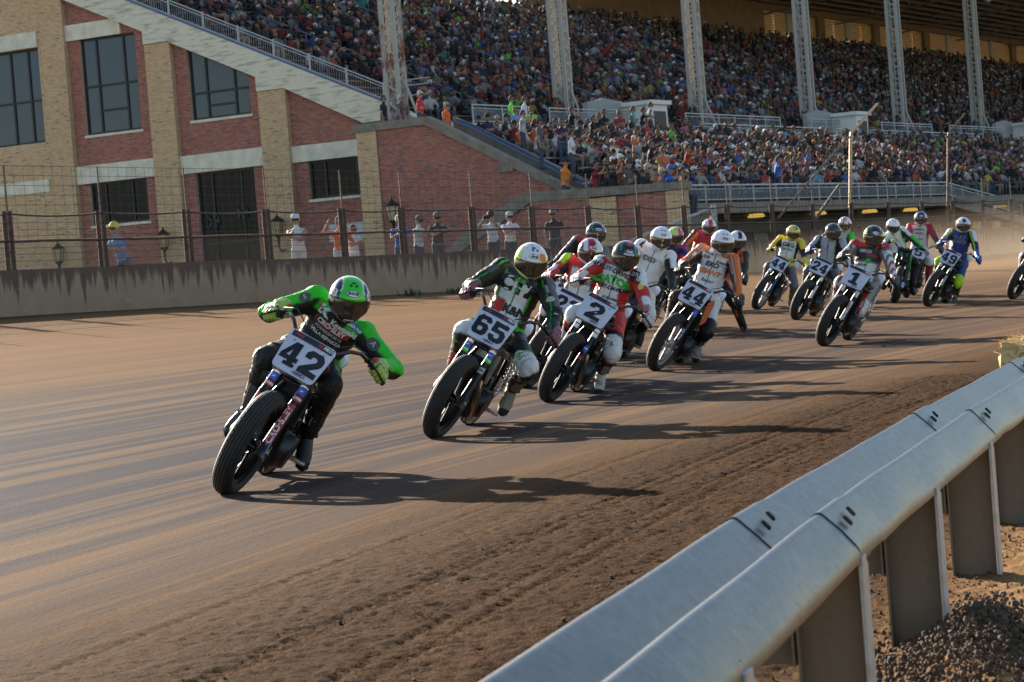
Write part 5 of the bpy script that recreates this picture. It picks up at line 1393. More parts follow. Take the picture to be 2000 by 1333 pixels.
RY = Matrix.Rotation(rad(90), 4, 'X')           # lathe axis Z -> -Y
WR = 0.345
BMESH = {}
def tyre_profile(w=0.132):
    pr = []
    n = 34
    for i in range(n + 1):
        a = -1.28 + 2.56 * i / n; y = w / 2 * math.sin(a) / math.sin(1.28); r = WR - 0.072 + 0.072 * math.cos(a) / 1.0
        g = min(abs(y - q) for q in (-0.046, -0.028, -0.0095, 0.0095, 0.028, 0.046))
        if g < 0.0026: r -= 0.006
        pr.append((r, y))
    return [(0.250, -w / 2 * 0.62), (0.268, -w / 2 * 0.92)] + pr + [(0.268, w / 2 * 0.92), (0.250, w / 2 * 0.62)]
def shared():
    mb = MB(); mb.lathe(tyre_profile(), RY, 60); BMESH['tyre'] = mb.mesh('tyre', M_RUB, True, angle=50)
    mb = MB(); mb.lathe([(0.252, -.05), (0.258, -.046), (0.247, -.036), (0.232, -.03), (0.228, 0), (0.232, .03), (0.247, .036), (0.258, .046), (0.252, .05), (0.242, 0), (0.252, -.05)], RY, 60)
    mb.lathe([(0.0, -.062), (0.035, -.062), (0.045, -.05), (0.032, -.03), (0.030, .03), (0.045, .05), (0.035, .062), (0.0, .062)], RY, 18)
    for k in range(5):
        a0 = 2 * math.pi * k / 5
        for da in (-0.16, 0.16):
            p = [Vector((math.cos(a0 + da * (0.8 if r < .1 else 1.0)) * r, y, math.sin(a0 + da) * r)) for r, y in ((0.035, 0.022 * (1 if da > 0 else -1)), (0.13, 0.012 * (1 if da > 0 else -1)), (0.236, 0))]
            mb.tube(p, [0.013, 0.010, 0.012], 6)
    BMESH['wheel'] = mb.mesh('wheel', M_RIMB, True, angle=45)
    mb = MB(); mb.lathe([(0.060, -.002), (0.125, -.002), (0.125, .002), (0.060, .002), (0.060, -.002)], Matrix.Translation((0, .075, 0)) @ RY, 36); BMESH['brake_disc'] = mb.mesh('brake_disc', M_ALU)
    mb = MB(); mb.lathe([(0.05, -.004), (0.098, -.004), (0.104, 0), (0.098, .004), (0.05, .004), (0.05, -.004)], Matrix.Translation((0, .085, 0)) @ RY, 30); BMESH['sprocket'] = mb.mesh('sprocket', M_ALU)
    # fork leg along +Z from the axle
    mb = MB(); mb.tube([(0, 0, -.03), (0, 0, .0), (0, 0, .40)], [.024, .022, .021], 12); mb.box(-.032, .036, -.026, .026, -.05, .055); BMESH['fork_slider'] = mb.mesh('fork_slider', M_CHROME, True, angle=40)
    mb = MB(); mb.tube([(0, 0, .315), (0, 0, .33), (0, 0, .52), (0, 0, .56), (0, 0, .705)], [.030, .033, .033, .030, .029], 14); mb.lathe([(.0, .725), (.018, .725), (.022, .705), (.030, .705), (.031, .695)], None, 12); BMESH['fork_leg'] = mb.mesh('fork_leg', M_BLACK, True, angle=40)
    mb = MB()
    pts = [(math.cos(a) * .036, math.sin(a) * .036) for a in np.linspace(-1.1, 1.1, 7)]
    for z0, z1 in ((0.02, .325),):
        vs = [(x, y, z) for z in (z0, z1) for x, y in pts] + [(x * .9, y * .9, z) for z in (z0, z1) for x, y in pts]; n = 7
        mb.add(vs, [(i, i + 1, n + i + 1, n + i) for i in range(n - 1)] + [(2 * n + i, 3 * n + i, 3 * n + i + 1, 2 * n + i + 1) for i in range(n - 1)] + [(0, n, 3 * n, 2 * n), (n - 1, 2 * n + n - 1, 3 * n + n - 1, n + n - 1)])
    BMESH['fork_guard'] = mb.mesh('fork_guard', M_BLACK, True, angle=40)
    mb = MB()
    mb.tube([(-.02, -.105, 0), (-.05, 0, 0), (-.02, .105, 0)], .030, 8, True); mb.box(-.05, .035, -.135, .135, -.016, .016)
    BMESH['triple_clamp'] = mb.mesh('triple_clamp', M_DARKALU, True, angle=40)
    half = lambda s: [(-.03, s * .10, .815), (-.02, s * .15, .83), (-.03, s * .20, .885), (-.085, s * .25, .925), (-.16, s * .31, .925), (-.255, s * .425, .885)]
    mb = MB(); mb.tube([*reversed(half(-1)), *half(1)], .0125, 10)
    for s in (-1, 1): mb.box(-.055, -.005, s * .06 - .018, s * .06 + .018, .77, .83)
    BMESH['handlebar'] = mb.mesh('handlebar', M_BRONZE, True, angle=40)
    for s, nm in ((-1, 'R'), (1, 'L')):
        a, b = Vector((-.165, s * .315, .924)), Vector((-.258, s * .428, .884)); d = (b - a)
        mb = MB(); mb.tube([a, a + d * .04, a + d * .08, a + d * .12, b], [.024, .024, .0165, .0165, .0175], 10); BMESH['grip' + nm] = mb.mesh('grip', M_SEAT, True, angle=40)
        mb = MB(); c = a - d * .18; f = Vector((.06, s * .02, -.012))
        mb.box(-.016, .016, -.02, .02, -.016, .016, lambda x, y, z, c=c: c + Vector((x, y, z))); mb.tube([c, c + f * .7, c + f + d * .25, b + Vector((.055, 0, -.006))], [.009, .009, .007, .006], 6); mb.ball(b + Vector((.055, 0, -.006)), .009, 6, 5)
        BMESH['lever' + nm] = mb.mesh('lever', M_BLACK, True, angle=40)
    # engine: cases, two finned cylinders, heads
    mb = MB()
    mb.box(.56, 1.0, -.115, .115, .20, .44); mb.box(.46, .60, -.10, .10, .24, .50)
    for (x, y, r, t) in ((.83, .135, .115, .05), (.58, .13, .085, .04), (.83, -.135, .10, .05), (.62, -.13, .075, .04)):
        M = Matrix.Translation((x, y, .33)) @ Matrix.Rotation(rad(-90 if y > 0 else 90), 4, 'X')
        mb.lathe([(r, -.03), (r, t * .5), (r * .9, t * .9), (r * .4, t), (0, t)], M, 22)
        for k in range(6): mb.lathe([(.008, 0), (.008, t * .7), (0, t * .72)], M @ Matrix.Translation((r * .93 * math.cos(k), r * .93 * math.sin(k), 0)), 6)
    BMESH['engine'] = mb.mesh('engine', M_DARKALU, True, angle=35)
    mb = MB()
    for (x, tilt) in ((.90, -20), (.72, 20)):
        M = Matrix.Translation((x, 0, .42)) @ Matrix.Rotation(rad(-tilt), 4, 'Y')
        mb.lathe([(.055, 0), (.055, .19)], M, 16)
        for k in range(8): mb.lathe([(.055, .015 + k * .022), (.088, .017 + k * .022), (.088, .022 + k * .022), (.055, .024 + k * .022)], M, 16)
        mb.box(-.075, .075, -.085, .085, .19, .275, lambda a, b, c, M=M: M @ Vector((a, b, c)))
    BMESH['cylinder'] = mb.mesh('cylinder', M_DARKALU, True, angle=35)
    mb = MB()
    mb.tube([(.97, -.06, .56), (1.05, -.10, .50), (1.03, -.16, .36), (.86, -.19, .28), (.6, -.20, .30), (.25, -.19, .42)], [.024, .024, .024, .026, .030, .040], 12)
    mb.tube([(.66, -.08, .60), (.60, -.17, .56), (.48, -.21, .50), (.2, -.21, .52)], [.024, .024, .03, .042], 12)
    BMESH['exhaust'] = mb.mesh('exhaust', M_PIPE, True, angle=50)
    mb = MB()
    mb.tube([(.97, .05, .56), (1.06, .09, .50), (1.05, .13, .36), (.98, .14, .22), (.84, .13, .17), (.5, .12, .19)], [.024] * 6, 12)
    BMESH['exhaust_left'] = mb.mesh('exhaust', M_PIPE, True, angle=50)
    # frame
    mb = MB()
    for s in (-1, 1):
        mb.tube([(1.11, s * .03, .86), (.80, s * .07, .80), (.50, s * .11, .74), (.42, s * .11, .52), (.44, s * .11, .28)], .016, 8)
        mb.tube([(1.13, s * .03, .78), (1.06, s * .09, .60), (1.02, s * .11, .24), (.9, s * .11, .17), (.5, s * .11, .18), (.44, s * .11, .30)], .015, 8)
        mb.tube([(.52, s * .10, .74), (.2, s * .09, .80), (.02, s * .07, .84)], .012, 8); mb.tube([(.42, s * .11, .52), (.12, s * .09, .79)], .011, 8)
    mb.tube([(1.07, 0, .955), (1.165, 0, .745)], .032, 12)
    BMESH['frame'] = mb.mesh('frame', M_BLACK, True, angle=50)
    mb = MB()
    for s in (-1, 1): mb.tube([(.44, s * .10, .32), (.2, s * .115, .33), (0, s * .105, .345)], [.026, .022, .02], 8); mb.box(-.05, .05, s * .105 - .012, s * .105 + .012, .32, .37)
    mb.tube([(.44, -.12, .32), (.44, .12, .32)], .02, 8)
    BMESH['swingarm'] = mb.mesh('swingarm', M_ALU, True, angle=45)
    mb = MB()
    for s in (-1, 1):
        mb.tube([(.06, s * .135, .38), (.17, s * .125, .76)], .014, 8)
        a, b = Vector((.075, s * .135, .44)), Vector((.155, s * .126, .71)); h = []
        for k in range(65):
            t = k / 64; th = t * 2 * math.pi * 8; h.append(a.lerp(b, t) + Vector((math.cos(th) * .030, math.sin(th) * .030, 0)))
        mb.tube(h, .005, 5)
    BMESH['shock'] = mb.mesh('shock', M_CHROME, True, angle=60)
    # tank, seat and tail as lofts
    mb = MB(); ellipse_loft(mb, [((1.03, 0, .90), (0, .03, 0), (0, 0, .03)), ((1.0, 0, .89), (0, .10, 0), (0, 0, .06)), ((.88, 0, .88), (0, .135, 0), (0, 0, .08)), ((.74, 0, .86), (0, .115, 0), (0, 0, .07)), ((.62, 0, .83), (0, .085, 0), (0, 0, .05)), ((.58, 0, .82), (0, .05, 0), (0, 0, .03))], 20)
    BMESH['fuel_tank'] = mb.mesh('fuel_tank', M_BLACK, True)
    mb = MB(); ellipse_loft(mb, [((.63, 0, .79), (0, .06, 0), (0, 0, .02)), ((.56, 0, .80), (0, .11, 0), (0, 0, .03)), ((.38, 0, .81), (0, .135, 0), (0, 0, .032)), ((.2, 0, .825), (0, .12, 0), (0, 0, .035)), ((.16, 0, .84), (0, .09, 0), (0, 0, .02))], 18); BMESH['seat'] = mb.mesh('seat', M_SEAT, True)
    mb = MB(); ellipse_loft(mb, [((.22, 0, .86), (0, .12, 0), (0, 0, .045)), ((.1, 0, .90), (0, .13, 0), (0, 0, .055)), ((-.05, 0, .93), (0, .11, 0), (0, 0, .045)), ((-.16, 0, .95), (0, .06, 0), (0, 0, .02))], 18); BMESH['tail'] = mb.mesh('tail', M_PLATE, True)
    mb = MB(); mb.box(.985, 1.02, -.13, .13, .50, .74)
    for k in range(13): mb.box(1.02, 1.026, -.125, .125, .51 + k * .0175, .518 + k * .0175)
    BMESH['radiator'] = mb.mesh('radiator', M_BLACK)
    for s, nm in ((-1, 'R'), (1, 'L')):
        mb = MB(); x = .52 if s < 0 else .58; z = .34 if s < 0 else .27
        mb.tube([(x, s * .12, z), (x, s * .27, z + .01)], [.016, .014], 8); mb.box(x - .025, x + .025, s * .20 - .045, s * .20 + .045, z + .008, z + .022); BMESH['footpeg' + nm] = mb.mesh('footpeg', M_ALU, True, angle=40)
    mb = MB()
    for x in (.70, .80): mb.lathe([(.0, .11), (.05, .105), (.055, .0), (.03, -.03)], Matrix.Translation((x, -.12, .66)) @ Matrix.Rotation(rad(90), 4, 'X'), 16)
    BMESH['air_filter'] = mb.mesh('air_filter', M_SEAT, True, angle=50)
    # number plate: rounded, slightly bowed board, facing +X
    def plate(w, h):
        mb = MB(); pts = []
        for cx, cz, a0 in ((1, 1, 0), (-1, 1, 90), (-1, -1, 180), (1, -1, 270)):
            ww = w / 2 if cz > 0 else w / 2 * .90
            for k in range(6):
                a = rad(a0 + 18 * k); pts.append((cx * (ww - .03) + .03 * math.cos(a), cz * (h / 2 - .03) + .03 * math.sin(a)))
        n = len(pts); bow = lambda y: -.5 * y * y * 1.2
        vs = [(bow(y) + t, y, z) for t in (0.002, -.002) for y, z in pts] + [(0.002, 0, 0), (-.002, 0, 0)]
        mb.add(vs, [(i, (i + 1) % n, 2 * n) for i in range(n)] + [(n + (i + 1) % n, n + i, 2 * n + 1) for i in range(n)] + [(i, n + i, n + (i + 1) % n, (i + 1) % n) for i in range(n)])
        return flip_keep(mb).mesh('number_plate', M_PLATE)
    BMESH['plate'] = plate(.315, .275)
def flip_keep(mb): return mb
shared()
RAKE = rad(24)
STEER_AX = Vector((-math.sin(RAKE), 0, math.cos(RAKE)))
S_FRAME = Matrix(((math.cos(RAKE), 0, -math.sin(RAKE), 1.40), (0, 1, 0, 0), (math.sin(RAKE), 0, math.cos(RAKE), WR), (0, 0, 0, 1)))

def ground_at(px, Y):
    """the ground point in picture column px at distance Y"""
    z = 0.2
    for _ in range(12):
        lo, hi = 300.0, 1333.0
        # row whose ray reaches height z at distance Y
        for _ in range(40):
            mid = (lo + hi) / 2; d = ray(px, mid); P = CAM + d * (Y / d[1])
            if P[2] > z: lo = mid
            else: hi = mid
        z2 = float(ground_z(*toUV(P[0], P[1])))
        if abs(z2 - z) < 1e-4: break
        z = z2
    return CAM + d * (Y / d[1])
def at_depth(px, py, Y):
    d = ray(px, py); return Vector(CAM + d * (Y / d[1]))

def motorcycle(c):
    """builds one motorcycle as a thing; returns its frame matrices"""
    G = Vector(hit_ground(*c['contact'])) if 'contact' in c else Vector(ground_at(c['cx'], c['Y']))
    to = Vector((CAM[0] - G.x, CAM[1] - G.y)); psi = math.atan2(to.y, to.x) - rad(c.get('yaw', 11)); lean = rad(c['lean'])
    back = G - Vector((math.cos(psi), math.sin(psi), 0)) * 1.4
    gzb = gz(back.x, back.y); pitch = math.atan2(gzb - G.z, 1.4)
    M = Matrix.Translation(G) @ Matrix.Rotation(psi, 4, 'Z') @ Matrix.Rotation(pitch, 4, 'Y') @ Matrix.Rotation(-lean, 4, 'X')
    M = M @ Matrix.Scale(c.get('scale', .95), 4) @ Matrix.Translation((-1.40, 0, 0)); M.translation += Vector((0, 0, 0.068 * (1 - math.cos(lean)) - 0.006))
    St = Matrix.Rotation(rad(c.get('steer', -6)), 4, 'Z')
    S = S_FRAME @ Matrix.Translation((-.05, 0, 0)) @ St @ Matrix.Translation((.05, 0, 0))
    mats = c.get('mats', {}); mat = lambda k, d=None: mats.get(k, d)
    root = empty('motorcycle', M, label=c['bike_label'], cat='motorcycle', group='racing motorcycles coming round the turn')
    def part(key, name=None, parent=root, Mx=None, m=None):
        return link(name or key, BMESH[key], m or mat(key), parent, Mx)
    detail = c.get('detail', 2)
    fw = part('wheel', 'front_wheel', Mx=S); 
    part('tyre', 'tyre', fw)
    rw = part('wheel', 'rear_wheel', Mx=Matrix.Translation((0, 0, WR)) @ Matrix.Rotation(.4, 4, 'Y')); part('tyre', 'tyre', rw)
    part('brake_disc', parent=rw); part('sprocket', parent=rw)
    for s in (-1, 1):
        T = S @ Matrix.Translation((0, s * .098, 0))
        leg = part('fork_leg', Mx=T); part('fork_slider', parent=leg)
        g = part('fork_guard', parent=leg, m=mat('fork_guard'))
        for kind, z, w, h, colr, txt, tc in c.get('fork_stickers', []):
            z *= .93
            if kind == 'L' and s < 0 or kind == 'R' and s > 0: continue
            st = MB(); ro = .0345 if z > .325 else .0372
            aa = np.linspace(-w, w, 6); st.add([(math.cos(a) * ro, math.sin(a) * ro, z + hh) for hh in (-h / 2, h / 2) for a in aa], [(i, i + 1, 7 + i, 6 + i) for i in range(5)])
            so = st.obj('sticker', ink(*colr), leg)
            if txt:
                if h > .1:       # lettering running up the leg
                    me = text_mesh(txt, .052, .0016); L = max(1e-3, max(abs(v.co.x) for v in me.vertices)); k = h * .46 / L
                    for v in me.vertices: a = -v.co.y / ro; v.co = Vector((math.cos(a) * (ro + .0008), math.sin(a) * (ro + .0008), z + v.co.x * k))
                else:
                    me = text_mesh(txt, .021, .0012); L = max(1e-3, max(abs(v.co.x) for v in me.vertices)); k = min(1.4, w * ro * .9 / L)
                    for v in me.vertices: a = v.co.x * k / ro; v.co = Vector((math.cos(a) * (ro + .0008), math.sin(a) * (ro + .0008), z + v.co.y))
                link('lettering', me, ink(*tc), so)
    for z in (.48, .695): part('triple_clamp', Mx=S @ Matrix.Translation((0, 0, z)))
    hb = part('handlebar', Mx=S @ Matrix.Translation((0, 0, -.075)))
    for q in ('R', 'L'): part('grip' + q, 'grip', hb); part('lever' + q, 'lever', hb)
    mb = MB(); mb.tube([(-.02, -.29, .92), (.06, -.20, .93), (.09, -.10, .86), (.02, -.05, .74)], .0045, 5); mb.tube([(-.02, .29, .92), (.05, .22, .90), (.06, .12, .82), (.0, .05, .70)], .0045, 5)
    mb.obj('cable', M_SEAT, hb, smooth=True)
    ax = MB(); ax.tube([(0, -.135, 0), (0, .135, 0)], .013, 8); ax.obj('axle', M_ALU, root, M=S, smooth=True, angle=50)
    # number plate
    if c.get('plate'):
        Pm = S @ Matrix.Translation((.085, 0, .60)) @ Matrix.Rotation(rad(-4), 4, 'Y')
        pl = part('plate', 'number_plate', Mx=Pm, m=M_PLATE)
        bow = lambda mb: [setattr(mb, 'v', [(-.6 * y * y + x, y, z) for x, y, z in mb.v])]
        n = len(c['plate']); dm = digits_mb(c['plate'], .262 if n > 1 else .15, .165); flip_front(dm); bow(dm); dm.v = [(x + .0035, y, z - .018) for x, y, z in dm.v]
        dm.obj('number', M_INK, pl)
        bd = MB(); ys = np.linspace(-.138, .138, 9); bd.add([(0.0032 - .6 * y * y, y, z) for z in (.092, .130) for y in ys], [(i, i + 1, 10 + i, 9 + i) for i in range(8)])
        b = bd.obj('plate_band', ink('band', (.02, .022, .035)), pl)
        if detail > 1:
            for yc in (-.075, .06):
                for k, (q, colr) in enumerate((('AMA', ('red', (.45, .03, .04))), ('PRO', ('white', (.75, .75, .75))))):
                    text_obj('lettering', q, .030, ink(*colr), pl, Matrix.Translation((.0042 - .6 * yc * yc, yc + k * .058 - .012, .111)) @ FACE_X, .001, .2)
            text_obj('lettering', 'GNC1', .028, ink('navy', (.02, .03, .10)), pl, Matrix.Translation((.0042, .045, -.118)) @ FACE_X, .0012, .15)
            for (y, z) in ((-.10, .07), (.10, .07), (0, -.115)):
                sc = MB(); sc.lathe([(.0, .004), (.006, .003), (.0075, 0)], Matrix.Translation((.003 - .6 * y * y, y, z)) @ Matrix.Rotation(rad(90), 4, 'Y'), 8); sc.obj('bolt', M_ALU, pl)
    for k in ('engine', 'cylinder', 'exhaust', 'frame', 'swingarm', 'shock', 'fuel_tank', 'seat', 'tail', 'air_filter'): part(k)
    part('footpegR', 'footpeg'); part('footpegL', 'footpeg')
    if c.get('radiator', True): part('radiator')
    if c.get('left_pipe'): part('exhaust_left', 'exhaust')
    if c.get('shroud'):
        for s in (-1, 1):
            mb = MB(); mb.add([(x, s * y, z) for x, y, z in ((1.02, .13, .88), (.98, .155, .62), (.80, .17, .66), (.70, .15, .86), (.85, .15, .93))] + [(x, s * (y - .008), z) for x, y, z in ((1.02, .13, .88), (.98, .155, .62), (.80, .17, .66), (.70, .15, .86), (.85, .15, .93))],
                            [(0, 1, 2, 3, 4), (9, 8, 7, 6, 5), (0, 5, 6, 1), (1, 6, 7, 2), (2, 7, 8, 3), (3, 8, 9, 4), (4, 9, 5, 0)]); mb.obj('shroud', c['shroud'], root)
    # heat shield plate seen by the left leg
    return dict(M=M, S=M @ S, root=root, G=G, psi=psi)

# ================================================================== RIDERS
M_LEATHER = attr_mat('leather_suit', 0.5, 0.8, 30, 0.18, spec=0.3, dirt=0.15)
M_HELMET = attr_mat('helmet_paint', 0.16, 0.0, 20, 0.04, coat=0.6)
def visor_mat():
    m, nt, b = new_mat('visor_mirror'); b.inputs['Base Color'].default_value = (0.13, 0.11, 0.09, 1); b.inputs['Metallic'].default_value = 0.75
    nt.links.new(math_n(nt, 'MULTIPLY_ADD', noise_n(nt, obj_co(nt), 30, 3), 0.12, 0.08), b.inputs['Roughness']); return m
M_VISOR = visor_mat()
def gear_mat():
    m, nt, b = new_mat('glove_leather'); a = nt.nodes.new('ShaderNodeVertexColor'); a.layer_name = 'Col'
    s = nt.nodes.new('ShaderNodeAttribute'); s.attribute_name = 'shirt'; oi = nt.nodes.new('ShaderNodeObjectInfo'); n = noise_n(nt, obj_co(nt), 40, 3)
    c = mix(nt, s.outputs['Fac'], a.outputs['Color'], oi.outputs['Color']); c = mix(nt, 1.0, c, ramp(nt, n, [(0.3, 0.72), (0.7, 1.0)]), 'MULTIPLY')
    nt.links.new(c, b.inputs['Base Color']); b.inputs['Roughness'].default_value = 0.5; bump(nt, b, n, 0.35, 0.005); return m
M_GEAR = gear_mat()
# ---- helmet ---------------------------------------------------------------
def helm_r(D):
    x, y, z = D[:, 0], D[:, 1], D[:, 2]
    r = 1 / np.sqrt((x / .146) ** 2 + (y / .123) ** 2 + (z / .133) ** 2)
    sm = lambda v, a, b: np.clip((v - a) / (b - a), 0, 1) ** 2 * (3 - 2 * np.clip((v - a) / (b - a), 0, 1))
    r = r + .024 * sm(x, .35, .85) * sm(-z, .12, .5) * sm(1 - np.abs(y), .3, .9)
    r = r + .006 * sm(-x, .2, .8) * sm(z, -.1, .5)                              # rear spoiler swell
    r = r - .005 * np.exp(-((np.abs(y) - .52) / .09) ** 2) * sm(z, .25, .6) * sm(x, -.3, .4)   # moulded channels
    zz = z * r; r = np.where(zz < -.128, r * (-.128 / np.minimum(zz, -1e-6)), r)
    return r
def dirs(az, el): return np.stack([np.cos(el) * np.cos(az), np.cos(el) * np.sin(az), np.sin(el)], -1)
def sphere_grid(na=72, ne=54):
    az = np.linspace(-np.pi, np.pi, na, endpoint=False); el = np.linspace(-np.pi / 2 + .02, np.pi / 2 - .012, ne)
    E_, A_ = np.meshgrid(el, az, indexing='ij'); D = dirs(A_.ravel(), E_.ravel()); idx = np.arange(na * ne).reshape(ne, na)
    F = np.stack([idx[:-1], np.roll(idx[:-1], -1, 1), np.roll(idx[1:], -1, 1), idx[1:]], -1).reshape(-1, 4)
    return D, F, A_.ravel(), E_.ravel()
HD, HF, HAZ, HEL = sphere_grid()
VIS_LO, VIS_HI, VIS_AZ = rad(-27), rad(13), rad(74)
def in_visor(az, el, pad=0.0): return (np.abs(az) < VIS_AZ + pad) & (el > VIS_LO - pad + .10 * np.abs(az) ** 2 * .4) & (el < VIS_HI + pad - .06 * np.abs(az) ** 2)
_hr = helm_r(HD); _hr = np.where(in_visor(HAZ, HEL, .02), _hr - .007, _hr); HV = HD * _hr[:, None]
def visor_mesh():
    na, ne = 30, 10; V = []
    for i in range(ne):
        for j in range(na):
            az = -VIS_AZ + 2 * VIS_AZ * j / (na - 1); lo = VIS_LO + .04 * az * az; hi = VIS_HI - .06 * az * az; el = lo + (hi - lo) * i / (ne - 1)
            d = dirs(np.array([az]), np.array([el])); V.append((d * (helm_r(d)[:, None] + .0035))[0])
    V = np.array(V); idx = np.arange(na * ne).reshape(ne, na); F = np.stack([idx[:-1, :-1], idx[:-1, 1:], idx[1:, 1:], idx[1:, :-1]], -1).reshape(-1, 4)
    n = na * ne; V2 = V * (1 - .004 / np.linalg.norm(V, axis=1, keepdims=True)); F2 = F[:, ::-1] + n
    return fast_mesh('visor', np.concatenate([V, V2]), np.concatenate([F, F2]), M_VISOR, True)
VISOR = visor_mesh()
def on_helmet(me, az0, el0, roll=0.0, eps=.0018, k=1.0):
    """bend a flat mesh (x right, y up) onto the shell around (az0, el0); the reader's right is the wearer's left"""
    c, s = math.cos(roll), math.sin(roll)
    for v in me.vertices:
        x, y = (v.co.x * c - v.co.y * s) * k, (v.co.x * s + v.co.y * c) * k
        d = dirs(np.array([az0 + x / .135 / max(.3, math.cos(el0))]), np.array([el0 + y / .135])); v.co = Vector((d * (helm_r(d)[:, None] + eps))[0])
    return me
def disc_mesh(w, h, n=24, p=2.0):
    mb = MB(); vs = [(0, 0, 0)]
    for rr in (.5, 1):
        for k in range(n):
            a = 2 * math.pi * k / n; ca, sa = math.cos(a), math.sin(a); q = (abs(ca) ** p + abs(sa) ** p) ** (-1 / p); vs.append((w / 2 * ca * q * rr, h / 2 * sa * q * rr, 0))
    mb.add(vs, [(0, 1 + k, 1 + (k + 1) % n) for k in range(n)] + [(1 + k, 1 + n + k, 1 + n + (k + 1) % n, 1 + (k + 1) % n) for k in range(n)])
    return mb.mesh('badge')
def helmet(c, parent, M):
    cols = c['helmet'](HD, HAZ, HEL); cols = np.array(cols, float)
    rim = (HD[:, 2] * _hr < -.116); cols[rim] = (.015, .015, .016); cols[in_visor(HAZ, HEL, .03)] = (.012, .012, .013)
    me = fast_mesh('helmet', HV, HF, M_HELMET, True, cols); h = link('helmet', me, parent=parent); h.matrix_world = M
    v = link('visor', VISOR, parent=h)
    mb = MB()
    for (az, el, w) in ((.20, .92, .012), (-.20, .92, .012), (0, -.62, .03)):
        d = Vector(dirs(np.array([az]), np.array([el]))[0]); r = float(helm_r(np.array([d]))[0]); X = d.cross(Vector((0, 1, 0))).normalized(); Y = d.cross(X)
        mb.box(-.007, .007, -w / 2, w / 2, -.004, .005, lambda a, b, cc, d=d, r=r, X=X, Y=Y: d * (r + cc) + X * a + Y * b)
    mb.obj('vent', ink('vent', (.03, .03, .03)), h)
    lg = c.get('logo')
    if lg and c.get('detail', 2) > 0:
        txt, fg, bg, ring = lg
        el = rad(31)
        link('badge', on_helmet(disc_mesh(.082, .038, 24, 2.2), 0, el, 0, .0012), ink(*ring), h); link('badge', on_helmet(disc_mesh(.076, .032, 24, 2.2), 0, el, 0, .0020), ink(*bg), h)
        link('lettering', on_helmet(text_mesh(txt, .030, .0016, .1), 0, el, 0, .0028, min(1, .066 / max(.01, .017 * len(txt)))), ink(*fg), h)
    for (w, h_, az, el, p, colr, txt, tc, ts) in c.get('helmet_marks', []):
        b = link('badge', on_helmet(disc_mesh(w, h_, 20, p), az, el), ink(*colr), h)
        if txt: link('lettering', on_helmet(text_mesh(txt, ts, .001), az, el, 0, .0026), ink(*tc), h)
    return h
# ---- gloves: fingers curled round a bar along Y, wrist towards -X ----------
def glove_mesh(side):
    mb = MB(); P = []
    def cap(a, b, ra, rb, k): capsule(mb, a, b, ra, rb, 9); P.append((a, b, ra, rb, k))
    cap((-.135, 0, .035), (-.07, 0, .04), .036, .034, 'cuff')
    for y in (-.026, 0, .026): cap((-.085, y * .8, .036), (-.012, y * 1.15, .040), .019, .017, 'back')
    for i, y in enumerate((-.036, -.012, .012, .036)):
        L = (.90, 1.0, .97, .82)[i if side < 0 else 3 - i]
        a = (-.010, y, .040); b = (.030 * L, y * 1.02, .026); c = (.030 * L, y * 1.03, -.012); d = (.002, y, -.028)
        cap(a, b, .0125, .0115, 'finger'); cap(b, c, .0112, .0105, 'finger'); cap(c, d, .0102, .009, 'finger')
        mb.ball(a, .0150, 8, 6); P.append((a, a, .0150, .0150, 'knuckle'))
    s = 1 if side < 0 else -1        # thumb on the inner side
    cap((-.062, s * .030, .018), (-.030, s * .050, -.006), .0155, .0135, 'back'); cap((-.030, s * .050, -.006), (.006, s * .044, -.024), .0128, .0105, 'finger')
    me = fuse(mb, .0055, 2, 'glove'); X = coords(me); D = np.stack([seg_dist(X, a, b, ra, rb)[0] for a, b, ra, rb, k in P], 1).argmin(1); ks = [P[i][4] for i in D]
    set_col(me, np.array([{'cuff': (.02, .02, .02), 'knuckle': (.03, .03, .03)}.get(k, (.02, .02, .02)) for k in ks]))
    at = me.attributes.new('shirt', 'FLOAT', 'POINT'); at.data.foreach_set('value', np.array([0.0 if k in ('knuckle',) else 1.0 for k in ks], np.float32)); me.materials.append(M_GEAR); return me
GLOVE = {-1: glove_mesh(-1), 1: glove_mesh(1)}
def boot_mesh():
    """ankle at the origin, toe towards +X, shin up +Z"""
    mb = MB()
    ellipse_loft(mb, [((-.065, 0, -.085), (0, .02, 0), (0, 0, .012)), ((-.06, 0, -.055), (0, .036, 0), (0, 0, .04)), ((-.02, 0, -.035), (0, .042, 0), (0, 0, .06)), ((.05, 0, -.05), (0, .045, 0), (0, 0, .048)), ((.12, 0, -.064), (0, .048, 0), (0, 0, .036)), ((.175, 0, -.072), (0, .040, 0), (0, 0, .026)), ((.20, 0, -.078), (0, .018, 0), (0, 0, .012))], 14)
    ellipse_loft(mb, [((-.012, 0, -.06), (.052, 0, 0), (0, .04, 0)), ((-.01, 0, .03), (.052, 0, 0), (0, .043, 0)), ((-.008, 0, .13), (.058, 0, 0), (0, .05, 0)), ((-.008, 0, .25), (.068, 0, 0), (0, .060, 0)), ((-.008, 0, .27), (.066, 0, 0), (0, .058, 0))], 14)
    for z, s in ((.02, 1), (.12, 1), (.2, 1), (.12, -1)): mb.box(-.03, .04, s * .040 - .008, s * .040 + .014, z - .011, z + .011)
    mb.box(.055, .066, -.028, .028, .06, .24)
    me = fuse(mb, .0075, 2, 'boot'); X = coords(me)
    cols = np.full((len(X), 3), .02); mask = np.ones(len(X)); sole = X[:, 2] < -.078 - .0; mask[sole] = 0
    stripe = (X[:, 2] > .005) & (X[:, 2] < .05); mask[stripe] = 0; mask[(X[:, 0] > .165)] = 0
    set_col(me, cols); at = me.attributes.new('shirt', 'FLOAT', 'POINT'); at.data.foreach_set('value', mask.astype(np.float32)); me.materials.append(M_GEAR); return me
BOOT = boot_mesh()
